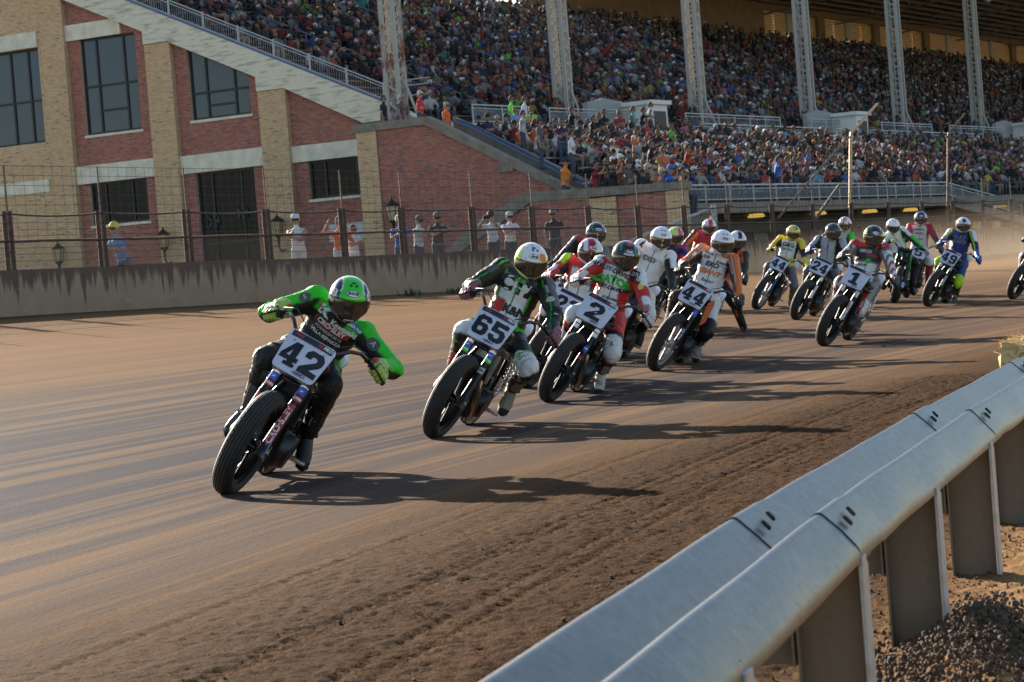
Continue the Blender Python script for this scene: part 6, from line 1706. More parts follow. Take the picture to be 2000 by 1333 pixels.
def sole_mesh():
    mb = MB(); pr = [(-.075, 0), (-.07, .028), (-.03, .036), (.03, .036), (.12, .046), (.18, .038), (.205, .012), (.205, -.012), (.18, -.038), (.12, -.046), (.03, -.036), (-.03, -.036), (-.07, -.028)]
    mb.prism(pr, .014, lambda a, b, h: (a, b, -.106 + h)); return mb.mesh('sole', ink('sole', (.012, .012, .012)))
SOLE = sole_mesh()

def rider(c, bk):
    """a person astride the motorcycle bk, posed to the head, hand and foot positions of c"""
    M, S, G = bk['M'], bk['S'], bk['G']; det = c.get('detail', 2)
    psi = bk['psi']; hfw = Vector((math.cos(psi), math.sin(psi), 0)); hleft = Vector((-hfw.y, hfw.x, 0)); Z = Vector((0, 0, 1))
    Yc = G.y
    hx, hy, hb = c['head']; H = at_depth(hx, hy, Yc + hb + .08)
    # head frame: looks at the camera, nodded and tilted
    tc = (Vector(CAM) - H); tc.z = 0; tc.normalize()
    look = Matrix.Rotation(rad(c.get('look', 8)), 3, 'Z') @ tc
    nod = rad(c.get('nod', 16)); tilt = rad(c.get('tilt', 12))
    hf = (look * math.cos(nod) - Z * math.sin(nod)).normalized(); hl = Z.cross(look).normalized(); hu = hf.cross(hl)
    hl2 = hl * math.cos(tilt) - hu * math.sin(tilt); hu = hu * math.cos(tilt) + hl * math.sin(tilt); hl = hl2
    HM = Matrix(((hf.x, hl.x, hu.x, H.x), (hf.y, hl.y, hu.y, H.y), (hf.z, hl.z, hu.z, H.z), (0, 0, 0, 1)))
    sc = c.get('hs', 1.0)
    # hands on the grips
    gp = {-1: S @ Vector((-.215, -.375, .83)), 1: S @ Vector((-.215, .375, .83))}
    bdir = {s: (S.to_3x3() @ (Vector((-.258, s * .428, .884)) - Vector((-.165, s * .315, .924)))).normalized() for s in (-1, 1)}
    pel = M @ Vector(c.get('pelvis', (.32, -.07, .83)))
    N = H - hu * .115 - hf * .115 - hfw * .04
    handv = (gp[1] - gp[-1]).normalized(); ax = (handv * .62 + hleft * .38).normalized(); ax = (ax + hleft * c.get('square', 0.0)).normalized()
    spine = (N - pel); up = spine.normalized(); ax = (ax - up * ax.dot(up)).normalized(); front = ax.cross(up).normalized()
    pax = (M.to_3x3() @ Vector((0, 1, 0))); pax = (pax - up * pax.dot(up) * .5).normalized()
    L = spine.length; back = -front
    ctrl = pel.lerp(N, .55) + back * .05
    sp = lambda t: (1 - t) ** 2 * pel + 2 * t * (1 - t) * ctrl + t * t * N
    mb = MB(); rings = []
    for t, a, b in ((-.10, .12, .10), (.0, .172, .135), (.14, .168, .130), (.32, .155, .118), (.52, .165, .122), (.70, .178, .130), (.84, .183, .120), (.93, .165, .098), (1.0, .085, .08), (1.07, .062, .062)):
        A = pax.lerp(ax, min(1, max(0, t * 1.6))).normalized(); F = A.cross(up).normalized(); rings.append((sp(t) if t >= 0 else pel - up * .09, A * a, F * b))
    ellipse_loft(mb, rings, 20)
    P = [(sp(0) - pax * .06, sp(0) + pax * .06, .13, .13, 'torso'), (sp(.1), sp(.8), .135, .13, 'torso'), (sp(.82) - ax * .09, sp(.82) + ax * .09, .115, .115, 'torso'), (N - up * .02, H - hu * .06, .058, .06, 'neck')]
    def cap(a, b, ra, rb, k): capsule(mb, a, b, ra, rb, 14); P.append((a, b, ra, rb, k))
    cap(N - up * .02, H - hu * .07, .058, .062, 'neck'); P.pop()
    frames = {}
    for s in (-1, 1):
        sd = 'R' if s < 0 else 'L'
        sh = sp(.86) + ax * (s * .176) + front * .015
        # wrist a little behind and above the grip
        gf = (sh - gp[s]); b = bdir[s]; gf = (gf - b * gf.dot(b)).normalized()          # from grip back to the arm
        wr = gp[s] + gf * .125 + Z * .015
        pole = sh + (ax * -.85 - Z * .68 - hfw * .12 if s < 0 else ax * .35 + Z * .05 - hfw * .9) + Vector(c.get('elbow' + sd, (0, 0, 0)))
        el = ik(sh, wr, .295, .275, pole)
        cap(sh, el, .077, .058, 'uarm' + sd); cap(el, wr, .060, .040, 'farm' + sd); mb.ball(sh, .085, 14, 10); mb.ball(el, .063, 12, 8)
        frames[sd] = (sh, el, wr, gf, b)
    for s in (-1, 1):
        sd = 'R' if s < 0 else 'L'; hip = pel + pax * (s * .095) - up * .03
        if s < 0: foot = M @ Vector(c.get('rfoot', (.47, -.225, .40)))
        else:
            lf = c.get('lfoot')
            foot = at_depth(lf[0], lf[1], Yc + lf[2]) if lf else M @ Vector((.60, .32, .42))
        d = foot - hip
        if d.length > .86: foot = hip + d.normalized() * .86
        pole = hip + hfw * 1.0 + pax * (s * c.get('knee' + sd, .12 if s < 0 else .42)) + Z * (.05 if s < 0 else .30)
        kn = ik(hip, foot, .44, .43, pole)
        cap(hip, kn, .115, .082, 'thigh' + sd); cap(kn, foot, .078, .052, 'shin' + sd); mb.ball(kn + (kn - hip).normalized() * .010, .086, 14, 10); mb.ball(hip - front * .03, .125, 14, 10)
        frames['leg' + sd] = (hip, kn, foot)
    me = fuse(mb, c.get('voxel', .012), 3, 'racing_suit'); X = coords(me)
    # fine creases pushed into the skin, stronger at the bends
    nrm = np.empty(len(X) * 3, np.float32); me.vertices.foreach_get('normal', nrm); nrm = nrm.reshape(-1, 3)
    ds = [seg_dist(X, a, b, ra, rb) for a, b, ra, rb, k in P]; idx = np.stack([d[0] for d in ds], 1).argmin(1); T = np.stack([d[1] for d in ds], 1)[np.arange(len(X)), idx]
    keys = np.array([p[4] for p in P])[idx]
    # local measures for the colour rules
    upn = np.array(up); axn = np.array(ax); fn = np.array(front); pn = np.array(pel)
    s_ = ((X - pn) @ upn) / L; a_ = (X - (pn + s_[:, None] * L * upn)) @ axn / .19; f_ = (X - pn) @ fn
    o_ = np.zeros(len(X)); k_ = np.zeros(len(X))
    for (pa, pb, ra, rb, kk) in P:
        m = keys == kk
        if kk in ('torso', 'neck') or not m.any(): continue
        A = np.array(pa); d = np.array(pb) - A; d /= np.linalg.norm(d); rel = X[m] - A; rel = rel - (rel @ d)[:, None] * d; rel /= np.linalg.norm(rel, axis=1, keepdims=True) + 1e-9
        s = -1 if kk.endswith('R') else 1
        if 'arm' in kk: out = axn * s * .55 + np.array([0, 0, .75]) - np.array(hfw) * .15; kf = np.array(hfw)
        else: out = np.array(pax) * s; kf = np.array(hfw) * .6 + np.array([0, 0, .6])
        out = out - (out @ d) * d; out /= np.linalg.norm(out) + 1e-9; kf = kf - (kf @ d) * d; kf /= np.linalg.norm(kf) + 1e-9
        o_[m] = rel @ out; k_[m] = rel @ kf
    E_ = dict(t=T, o=o_, k=k_, s=s_, a=a_, f=f_, n=nrm)
    cols = np.full((len(X), 3), .03)
    for parts, cond, colr in c['suit']:
        m = np.zeros(len(X), bool)
        for p in parts.split(): m |= np.char.startswith(keys, p) if p not in ('R', 'L') else False
        if cond is not None: m &= cond(E_)
        cols[m] = colr
    # dark piping where two leather panels meet
    ed = np.empty(len(me.edges) * 2, np.int32); me.edges.foreach_get('vertices', ed); ed = ed.reshape(-1, 2)
    diff = np.abs(cols[ed[:, 0]] - cols[ed[:, 1]]).sum(1) > .12
    if c.get('voxel', .012) < .0155: cols[np.unique(ed[diff])] *= .55
    # stretch panels and folds: ridges across the limbs near the joints
    fold = np.zeros(len(X))
    for kk, rng_ in (('uarm', (.6, 1.05)), ('farm', (-.05, .5)), ('thigh', (.7, 1.05)), ('shin', (-.05, .35))):
        m = np.char.startswith(keys, kk); tt = T[m]; w = np.exp(-((tt - (1 if rng_[1] > .9 else 0)) / .28) ** 2)
        fold[m] = w * np.sin(tt * (46 if 'arm' in kk else 52) + 3 * o_[m]) * .0048
    m = keys == 'torso'; fold[m] = np.sin(s_[m] * 34 + 2.2 * np.abs(a_[m])) * .0046 * np.exp(-((s_[m] - .34) / .2) ** 2)
    wob = (fbm(X[:, 0] * 18 + X[:, 2] * 13 + 40, X[:, 1] * 18 + X[:, 2] * 9 + 40, 3, 5) - .44) * .017
    X2 = X + nrm * (fold + wob)[:, None]
    me.vertices.foreach_set('co', X2.astype(np.float32).ravel())
    base = Vector((pel.x, pel.y, G.z)); root = empty('person', base, label=c['label'], cat='person', group='racers leaning through the turn'); ri = root.matrix_world.inverted()
    me.transform(ri); set_col(me, cols); me.materials.append(M_LEATHER); me.update()
    suit = link('racing_suit', me, parent=root)
    bvh = BVHTree.FromPolygons([v.co.copy() for v in me.vertices], [tuple(p.vertices) for p in me.polygons])
    def project(fl, O, R, Uq, D, eps=.0035):
        """drop a flat mesh (x along R, y along Uq) at O along D onto the suit"""
        O = ri @ O; bad = []
        for v in fl.vertices:
            q = O + R * v.co.x + Uq * v.co.y; h, n, i, dd = bvh.ray_cast(q - D * .4, D, 1.0)
            if h is None:
                h, n, i, dd = bvh.find_nearest(q)
            v.co = h - D * eps
        return fl
    if det > 0:
        for item in c.get('chest', []):
            txt, s, a, size, colr = item[:5]; kw = item[5] if len(item) > 5 else {}
            O = sp(s) + ax * (a * .19); rot = rad(kw.get('rot', 0)); R = ax * math.cos(rot) + up * math.sin(rot); Uq = up * math.cos(rot) - ax * math.sin(rot)
            if kw.get('bg'):
                w, h, p, bc = kw['bg']; link('patch', project(disc_mesh(w, h, 28, p), O, R, Uq, -front, .0025), ink(*bc), suit)
            if txt:
                fl = text_mesh(txt, size, kw.get('bold', .0012), kw.get('shear', 0)); k = kw.get('xs', 1.0)
                for v in fl.vertices: v.co.x *= k
                if kw.get('arc'):
                    for v in fl.vertices: v.co.y += kw['arc'] * v.co.x ** 2
                link('lettering', project(fl, O, R, Uq, -front, .0045), ink(*colr), suit)
        for (kk, t, rolld, w, h, p, colr, txt, tcol, ts) in c.get('badges', []):
            if kk.startswith(('uarm', 'farm')):
                sh, el, wr = frames[kk[-1]][:3]; A, B = (sh, el) if kk.startswith('u') else (el, wr)
            else:
                hp, kn, ft = frames['leg' + kk[-1]]; A, B = (hp, kn) if kk.startswith('thigh') else (kn, ft)
            ctr = A.lerp(B, t); along = (B - A).normalized(); view = (Vector(CAM) - ctr).normalized(); view = (view - along * view.dot(along)).normalized()
            view = Matrix.Rotation(rad(rolld), 3, along) @ view; side = along.cross(view)
            R, Uq = (along, -side) if along.dot(Vector(RT)) > 0 else (-along, side)
            if h > w: R, Uq, w, h = R, Uq, w, h
            link('patch', project(disc_mesh(w, h, 20, p), ctr, R, Uq, -view, .003), ink(*colr), suit)
            if txt: link('lettering', project(text_mesh(txt, ts, .001), ctr, R, Uq, -view, .005), ink(*tcol), suit)
        # zip line down the chest
        zl = MB(); n = 16
        for i in range(n): zl.add([(x, -.5 * .36 + .36 * (i + j) / n, 0) for j in (0, 1) for x in (-.004, .004)], [(0, 1, 3, 2)])
        link('zip', project(zl.mesh('zip'), sp(.55) + ax * .012, ax, up, -front, .003), ink(*c.get('zip', ('zip', (.05, .05, .05)))), suit)
    he = helmet(c, root, HM @ Matrix.Scale(1.0 * sc, 4)); 
    for s in (-1, 1):
        sd = 'R' if s < 0 else 'L'; sh, el, wr, gf, b = frames[sd]
        xx = -gf; yy = b * (1 if s > 0 else -1); zz = xx.cross(yy).normalized(); yy = zz.cross(xx)
        if zz.z < 0: zz = -zz; yy = -yy
        g = link('glove', GLOVE[s if yy.dot(b) * s > 0 else -s], parent=root); g.matrix_world = Matrix(((xx.x, yy.x, zz.x, gp[s].x), (xx.y, yy.y, zz.y, gp[s].y), (xx.z, yy.z, zz.z, gp[s].z), (0, 0, 0, 1)))
        g.color = (*c.get('glove', (.02, .02, .02)), 1)
        hp, kn, ft = frames['leg' + sd]; zz = (kn - ft).normalized(); fd = hfw * .9 + Z * (-.12 if s < 0 else c.get('toe', -.25)) + pax * (s * .18); xx = (fd - zz * fd.dot(zz)).normalized()
        xx = (xx * .9 + fd.normalized() * .35).normalized(); xx = (xx - zz * xx.dot(zz)).normalized(); yy = zz.cross(xx)
        bo = link('boot', BOOT, parent=root); bo.matrix_world = Matrix(((xx.x, yy.x, zz.x, ft.x), (xx.y, yy.y, zz.y, ft.y), (xx.z, yy.z, zz.z, ft.z), (0, 0, 0, 1))) @ Matrix.Scale(1.03, 4)
        bo.color = (*(c.get('boot' + sd) or c.get('boot', (.02, .02, .02))), 1); link('sole', SOLE, parent=bo)
    if c.get('debug'):
        for nm, q in (('shR', frames['R'][0]), ('shL', frames['L'][0]), ('elR', frames['R'][1]), ('elL', frames['L'][1]), ('gpR', gp[-1]), ('gpL', gp[1]), ('pel', pel), ('knR', frames['legR'][1]), ('knL', frames['legL'][1]), ('ftR', frames['legR'][2]), ('ftL', frames['legL'][2]), ('N', N)):
            print('JOINT', c['label'][:20], nm, [round(x) for x in proj(q)], 'torso', round(L, 2))
    return root

# ================================================================== THE PACK
BLK = (.014, .014, .015); WHT = (.80, .80, .78); RED_ = (.62, .03, .03); GRN = (.03, .60, .02); ORG = (.75, .17, .03); YEL = (.75, .60, .04); NEON = (.45, .80, .02); GRY = (.20, .20, .21); BLU = (.02, .07, .35); NAV = (.015, .025, .11)
ALL = 'torso neck uarm farm thigh shin'
def hsolid(col, *rules):
    def f(D, az, el):
        c = np.tile(np.array(col, float), (len(D), 1))
        for cond, cc in rules: c[cond(D, az, el)] = cc
        return c
    return f
def blot(D, s, seed, th): return (fbm(D[:, 1] * s + 50, (D[:, 2] + D[:, 0] * .7) * s + 50, 2, seed) > th)
white_ = ('white', (.75, .75, .75)); black_ = ('black', (.01, .01, .011)); red_ = ('red', (.45, .03, .04)); lgrey_ = ('lightgrey', (.42, .42, .42)); green_ = ('green', (.04, .48, .05)); orange_ = ('orange', (.72, .18, .04)); yellow_ = ('yellow', (.75, .6, .05)); navy_ = ('navy', (.02, .03, .10)); blue_ = ('blue', (.03, .08, .4)); dgrey_ = ('darkgrey', (.07, .07, .07))
ARAI = ('Arai', black_, white_, black_); BELL = ('BELL', white_, red_, white_)
STK = [('L', .50, 1.0, .05, white_, 'MPH', red_), ('L', .445, 1.0, .05, blue_, 'Z', white_), ('R', .50, 1.0, .05, white_, 'MPH', red_), ('R', .445, 1.0, .05, blue_, 'Z', white_)]
PACK = []
def R(**k): PACK.append(k)
# ---- the leader
R(contact=(430, 966), lean=36, yaw=11, steer=-7, plate='42', head=(682, 584, .62), nod=20, tilt=14, look=4, lfoot=(602, 846, .85), voxel=.0105, detail=2, toe=-.35,
  label='person in bright green and black leathers leading the pack on the number 42 motorcycle', bike_label='black racing motorcycle with number plate 42 leading the pack',
  fork_stickers=[('L', .19, .62, .30, red_, 'CRO·SLEY', white_), ('L', .51, 1.0, .045, white_, 'MPH', red_), ('L', .455, 1.0, .05, blue_, 'Z', white_), ('L', .40, 1.0, .035, red_, 'CAM', white_), ('R', .51, 1.0, .045, white_, 'MPH', red_), ('R', .455, 1.0, .05, blue_, 'Z', white_), ('R', .40, 1.0, .035, red_, 'CAM', white_), ('R', .25, .62, .12, red_, None, white_)],
  suit=[(ALL, None, BLK), ('torso', lambda e: (e['s'] > .80) | (np.abs(e['a']) > .86), GRN), ('uarm', lambda e: e['o'] > -.15, GRN), ('farm', lambda e: (e['o'] > .05) | (e['t'] > .66), GRN), ('torso', lambda e: (e['s'] < .30) & (e['s'] > .12) & (np.abs(e['a']) > .5), GRN), ('torso', lambda e: (e['s'] > .80) & (np.abs(e['a']) < .34), BLK),
        ('farm', lambda e: (e['t'] > .86) & (e['o'] > .0), RED_)],
  chest=[('K', .86, -.46, .068, white_, dict(bold=.005, xs=1.5)), ('Kawasaki', .805, .36, .046, white_, dict(bold=.0022)), ('CRO·SLEY', .70, .02, .044, white_, dict(bold=.002, bg=(.24, .042, 8, red_))), ('POWERSPORTS', .595, .02, .027, lgrey_, dict(bold=.001)), ('VILLA·ESPARZA', .505, .02, .031, white_, dict(bold=.0012)), ('TJ', .93, -.62, .065, red_, dict(bold=.004)), ('AMA PRO', .93, .62, .022, white_, dict(bg=(.08, .03, 6, blue_)))],
  badges=[('uarmR', .22, 25, .075, .06, 2, dgrey_, 'S', lgrey_, .04), ('uarmL', .40, -5, .09, .075, 2, dgrey_, 'A', lgrey_, .05), ('farmL', .80, 0, .09, .035, 4, red_, 'WR', white_, .035), ('farmR', .3, 40, .06, .03, 4, white_, None, white_, .02), ('farmR', .6, 40, .05, .03, 4, lgrey_, None, white_, .02), ('thighL', .80, -10, .10, .035, 5, black_, 'AMSOIL', red_, .032), ('shinL', .62, 0, .10, .05, 5, black_, 'SIDI', white_, .05)],
  glove=(.42, .55, .10), boot=BLK, bootR=(.10, .10, .10), zip=('zip', (.05, .05, .05)),
  helmet=hsolid((.02, .025, .05), (lambda D, a, e: (np.abs(D[:, 1]) < .62 - .22 * np.clip(D[:, 2], 0, 1)) & (D[:, 2] > -.2), GRN), (lambda D, a, e: (np.abs(np.abs(D[:, 1]) - (.64 - .22 * np.clip(D[:, 2], 0, 1))) < .025), (.7, .7, .7)), (lambda D, a, e: (np.abs(D[:, 1]) > .66) & (D[:, 2] > -.15) & blot(D, 9, 3, .42), (.65, .62, .62)), (lambda D, a, e: (np.abs(D[:, 1]) > .70) & (D[:, 2] > .0) & blot(D, 10, 8, .56), (.55, .04, .05)), (lambda D, a, e: (D[:, 2] < -.36), (.012, .012, .014))),
  logo=('SHOEI', black_, white_, black_), helmet_marks=[(.05, .03, 0, rad(-34), 5, white_, 'HARRIS', black_, .013), (.024, .012, 0, rad(62), 6, black_, None, black_, .01), (.075, .05, 1.12, rad(22), 6, white_, '42', red_, .05), (.075, .05, -1.12, rad(22), 6, white_, '42', red_, .05)],
  mats=dict(handlebar=M_BRONZE))
# ---- number 65
R(contact=(838, 856), lean=34, yaw=12, steer=-7, plate='65', head=(1037, 510, .66), nod=20, tilt=13, look=6, lfoot=(1003, 756, .95), voxel=.0115, detail=2, toe=-.12, kneeL=.6,
  label='person in black, white and green leathers with a white and yellow helmet riding number 65', bike_label='racing motorcycle with number plate 65 and silver radiator, second from the front',
  fork_stickers=STK + [('L', .40, 1.0, .04, green_, 'K&N', white_), ('R', .40, 1.0, .04, green_, 'K&N', white_), ('L', .30, .7, .05, lgrey_, 'DS', black_)], left_pipe=True,
  suit=[(ALL, None, BLK), ('torso', lambda e: (np.abs(e['a']) < .66) & (e['s'] < .86) & (e['s'] > .12), WHT), ('uarm farm', lambda e: np.abs(e['o'] - .30) < .10, GRN), ('uarm', lambda e: (e['o'] > .62) & (e['k'] > 0), (.12, .12, .13)), ('torso', lambda e: (np.abs(e['a']) > .60) & (np.abs(e['a']) < .68) & (e['s'] < .9) & (e['s'] > .1), GRN), ('torso', lambda e: (e['s'] < .16) & (e['s'] > .08), GRN), ('torso', lambda e: (e['s'] > .26) & (e['s'] < .46) & (e['a'] < -.18) & (e['a'] > -.58), RED_),
        ('thigh', lambda e: (e['t'] > .76) & (e['k'] > -.2), WHT), ('thigh', lambda e: (np.abs(e['t'] - .74) < .025), GRN), ('shin', lambda e: (e['t'] < .12) & (e['k'] > -.1), WHT), ('shin', lambda e: (np.abs(e['o'] - .5) < .12) & (e['t'] < .5), GRN)],
  chest=[('CTR', .70, .08, .155, black_, dict(bold=.010, xs=1.05)), ('T', .715, .06, .12, green_, dict(bold=.007)), ('K&N', .33, .30, .085, black_, dict(bold=.005))],
  badges=[('thighL', .85, 0, .13, .085, 3, white_, '65', green_, .085), ('thighR', .88, 10, .13, .085, 3, white_, '65', green_, .085), ('shinL', .20, 0, .11, .05, 3, black_, 'RLT', white_, .045), ('uarmL', .32, -10, .09, .045, 3, dgrey_, 'ARLEN', lgrey_, .025), ('uarmL', .65, -10, .05, .07, 2, lgrey_, None, white_, .03), ('farmL', .35, -10, .05, .04, 6, black_, 'B', white_, .04), ('uarmR', .30, 30, .10, .045, 3, dgrey_, None, white_, .03)],
  glove=(.24, .08, .10), boot=(.30, .26, .20), bootR=(.62, .10, .10), zip=('zip', (.05, .05, .05)),
  helmet=hsolid((.74, .75, .74), (lambda D, a, e: (np.abs(D[:, 1]) > .66) & (D[:, 2] > -.4) & blot(D, 7, 4, .30), (.60, .80, .05)), (lambda D, a, e: (D[:, 2] > .35) & blot(D, 14, 9, .60), (.03, .04, .08)), (lambda D, a, e: (D[:, 2] > .2) & blot(D, 9, 21, .60), (.30, .75, .06)), (lambda D, a, e: (D[:, 2] < -.38), (.70, .80, .06)), (lambda D, a, e: (D[:, 2] < -.36) & blot(D, 9, 15, .52), (.05, .22, .5))),
  logo=ARAI, helmet_marks=[(.068, .066, .60, rad(30), 2, orange_, None, black_, .01), (.03, .022, -.15, rad(62), 2, blue_, None, black_, .01), (.045, .02, 0, rad(-36), 5, blue_, 'Bell', white_, .014)],
  mats=dict(radiator=M_ALU, engine=M_BLACK, fork_leg=M_BLACK))
# ---- number 2
R(contact=(1062, 785), lean=34.5, yaw=12, steer=-7, plate='2', head=(1222, 500, .66), nod=18, tilt=14, look=8, lfoot=(1177, 722, .95), voxel=.0125, detail=2, toe=-.5,
  label='person in red and white leathers with a black helmet riding number 2', bike_label='racing motorcycle with number plate 2 and twin exhaust pipes, third in line',
  fork_stickers=[('L', .46, .9, .09, white_, 'Arai', black_), ('R', .46, .9, .09, white_, 'Arai', black_), ('L', .27, .55, .07, blue_, 'Bell', white_), ('R', .25, .6, .12, blue_, None, white_), ('L', .16, .5, .03, red_, None, white_)], left_pipe=True, radiator=False,
  suit=[(ALL, None, RED_), ('torso', lambda e: (np.abs(e['a']) < .62) & (e['s'] < .93) & (e['s'] > .10), WHT), ('torso', lambda e: (e['s'] < .5) & (np.abs(e['a']) > .40 + .5 * (.5 - e['s'])), RED_), ('uarm', lambda e: (e['o'] > .35) & (e['t'] < .75), WHT), ('farm', lambda e: (e['o'] > .1) & (e['t'] > .25), WHT), ('farm', lambda e: (e['t'] > .7) & (np.sin(e['t'] * 70) > .1), RED_), ('thigh', lambda e: (e['t'] > .62), WHT), ('thigh', lambda e: np.abs(e['t'] - .60) < .05, BLK), ('shin', lambda e: e['t'] < .14, WHT), ('shin', lambda e: (e['t'] > .3), BLK), ('thighR shinR', lambda e: (e['o'] > .3) & (e['k'] < .4), WHT)],
  chest=[('HARLEY-DAVIDSON', .80, .02, .055, black_, dict(bold=.0022, rot=-6)), ('GATOR', .62, .02, .098, green_, dict(bold=.006, arc=-1.2)), ('HARLEY-DAVIDSON', .46, .02, .048, black_, dict(bold=.0022, arc=1.0)), ('D’S', .88, .88, .05, white_, dict(bg=(.085, .075, 5, black_))), ('SCREAMIN', .27, .15, .032, black_, dict(bold=.001))],
  badges=[('uarmR', .15, 20, .07, .055, 2, white_, 'Arai', black_, .03), ('thighL', .93, 5, .07, .05, 6, white_, 'EBC', black_, .032), ('uarmL', .45, 0, .06, .04, 4, white_, 'S', red_, .035), ('uarmL', .8, 0, .07, .05, 3, yellow_, None, black_, .03), ('thighR', .3, 0, .07, .08, 3, yellow_, None, black_, .03)],
  glove=(.66, .60, .58), boot=(.62, .62, .62), bootR=(.5, .5, .52),
  helmet=hsolid((.014, .016, .02), (lambda D, a, e: (np.abs(D[:, 1]) > .5) & blot(D, 9, 31, .52) & (D[:, 2] > -.5), (.10, .40, .12)), (lambda D, a, e: (np.abs(D[:, 1]) < .16) & (D[:, 2] > .80), (.6, .05, .04))),
  logo=('Arai', white_, black_, lgrey_), helmet_marks=[(.11, .018, 0, rad(20), 6, black_, 'MONSTER', white_, .020)], mats=dict(wheel=M_RIMB))
# ---- number 44, orange and white
R(contact=(1272, 724), lean=34.5, yaw=12, steer=-8, plate='44', head=(1411, 474, .66), nod=16, tilt=12, look=8, lfoot=(1366, 668, .95), voxel=.014, detail=2, toe=-.5,
  label='person in white and orange leathers with a plain white helmet riding number 44', bike_label='racing motorcycle with number plate 44 and orange radiator side, beside number 2',
  fork_stickers=[('L', .46, .9, .09, blue_, '*', white_), ('L', .16, .6, .15, navy_, 'RACETECH', white_), ('R', .5, .9, .07, lgrey_, None, white_), ('R', .2, .6, .2, white_, None, white_)],
  suit=[(ALL, None, WHT), ('torso', lambda e: (e['s'] > .88) & (np.abs(e['a']) > .45), ORG), ('uarm', None, ORG), ('farm', None, BLK), ('farm', lambda e: (e['o'] > .2), ORG), ('uarm farm', lambda e: np.abs(e['o'] - .45) < .07, WHT), ('uarm', lambda e: (e['o'] < -.15), BLK), ('uarm', lambda e: np.abs(e['o'] - .02) < .06, WHT), ('torso', lambda e: (np.abs(e['a']) > .80) & (e['s'] > .5) & (e['s'] < .85), BLK), ('farm', lambda e: (e['t'] > .82), ORG), ('thighL', lambda e: (e['t'] > .72), BLK), ('shinL', None, BLK), ('thighR', lambda e: (e['t'] > .55), BLK), ('shinR', None, (.03, .03, .03)), ('thighR', lambda e: (np.abs(e['o'] - .55) < .10), ORG)],
  chest=[('Arai', .76, -.45, .05, black_, dict(bg=(.10, .05, 2, lgrey_))), ('EXO', .63, .05, .07, black_, dict(bold=.003, bg=(.26, .055, 6, lgrey_))), ('GIANT', .47, .0, .075, orange_, dict(bold=.004, shear=.4)), ('Racing', .30, .05, .05, dgrey_, dict(shear=.3)), ('TUCKER', .84, -.35, .03, dgrey_), ('BONNIE', .72, .55, .034, black_)],
  badges=[('thighL', .45, 0, .09, .04, 4, white_, 'SCOT', dgrey_, .035), ('uarmR', .5, 20, .06, .03, 5, white_, None, red_, .02)], zip=('zip', (.05, .05, .05)),
  glove=BLK, boot=BLK, bootL=(.35, .35, .36), bootR=(.55, .55, .55), logo=ARAI, helmet=hsolid((.80, .80, .81)),
  shroud=plain('shroud_orange', (.75, .20, .05), .4), mats=dict(wheel=M_ALU))
# ---- number 23 behind 65
R(cx=1020, Y=23.6, lean=33, yaw=12, steer=-7, plate='23', head=(1153, 492, .66), nod=18, tilt=12, look=8, lfoot=(1120, 640, .9), voxel=.014, detail=1, toe=-.3,
  label='person with a white and red striped helmet on number 23 half hidden behind number 65', bike_label='racing motorcycle with number plate 23 half hidden behind number 65',
  fork_stickers=STK, suit=[(ALL, None, RED_), ('torso', lambda e: (np.abs(e['a']) < .6) & (e['s'] < .8), WHT), ('uarm', lambda e: (e['t'] < .35) & (e['o'] > 0), NEON), ('uarm', lambda e: (e['t'] > .5) & (e['o'] > .2), WHT), ('uarm farm', lambda e: (e['o'] < -.2), BLK), ('thigh', None, WHT), ('shin', None, BLK)],
  chest=[('HARLEY', .50, .1, .07, dgrey_)], glove=(.5, .03, .04), boot=BLK, bootR=(.6, .6, .6), logo=ARAI,
  helmet=hsolid((.68, .68, .70), (lambda D, a, e: (D[:, 1] > -.38) & (D[:, 1] < .12) & (D[:, 2] > 0), (.35, .015, .04)), (lambda D, a, e: (D[:, 1] > .12) & (D[:, 1] < .20) & (D[:, 2] > 0), YEL), (lambda D, a, e: (np.abs(D[:, 1] + .8) < .12) & (D[:, 2] > .2), BLK)))
# ---- black helmet, arm out, at the back left
R(cx=1032, Y=29.5, lean=31, yaw=13, steer=-6, plate='7', head=(1164, 456, .7), nod=14, tilt=10, look=10, voxel=.016, detail=1,
  label='person with a black and green helmet reaching out a black sleeve', bike_label='racing motorcycle almost hidden behind number 23',
  suit=[(ALL, None, BLK), ('uarm', lambda e: (e['t'] < .22), RED_), ('torso', lambda e: (e['s'] > .6), RED_), ('uarm', lambda e: (e['o'] > .5), (.16, .16, .17)), ('farm', None, (.03, .03, .033))], glove=BLK, boot=BLK, logo=ARAI,
  helmet=hsolid((.016, .02, .024), (lambda D, a, e: (np.abs(D[:, 1]) > .45) & blot(D, 9, 37, .52), (.14, .40, .16))))
# ---- white suit with black sleeves, blue and yellow bodywork
R(cx=1165, Y=27.4, lean=29, yaw=12, steer=-6, plate=None, head=(1291, 466, .66), nod=16, tilt=12, look=8, lfoot=(1255, 640, .9), voxel=.015, detail=1,
  label='person in a white suit with black sleeves between numbers 2 and 44', bike_label='racing motorcycle with blue and yellow bodywork between number 2 and number 44',
  suit=[(ALL, None, WHT), ('farm', None, BLK), ('uarm', lambda e: (e['t'] > .35) & (e['o'] < .5), BLK), ('uarm', lambda e: (e['t'] < .2) & (e['o'] < .2), BLK), ('shin', None, BLK)],
  chest=[('EXO', .66, -.05, .075, dgrey_, dict(bold=.003, bg=(.28, .06, 6, lgrey_)))], glove=BLK, boot=BLK, logo=ARAI, helmet=hsolid((.74, .74, .76), (lambda D, a, e: (np.abs(D[:, 1]) > .8) & (D[:, 2] < .2) & (D[:, 2] > -.5), (.55, .05, .05))),
  shroud=plain('shroud_yellow', (.62, .50, .05), .4), mats=dict(fuel_tank=plain('tank_blue', (.03, .07, .30), .35)))
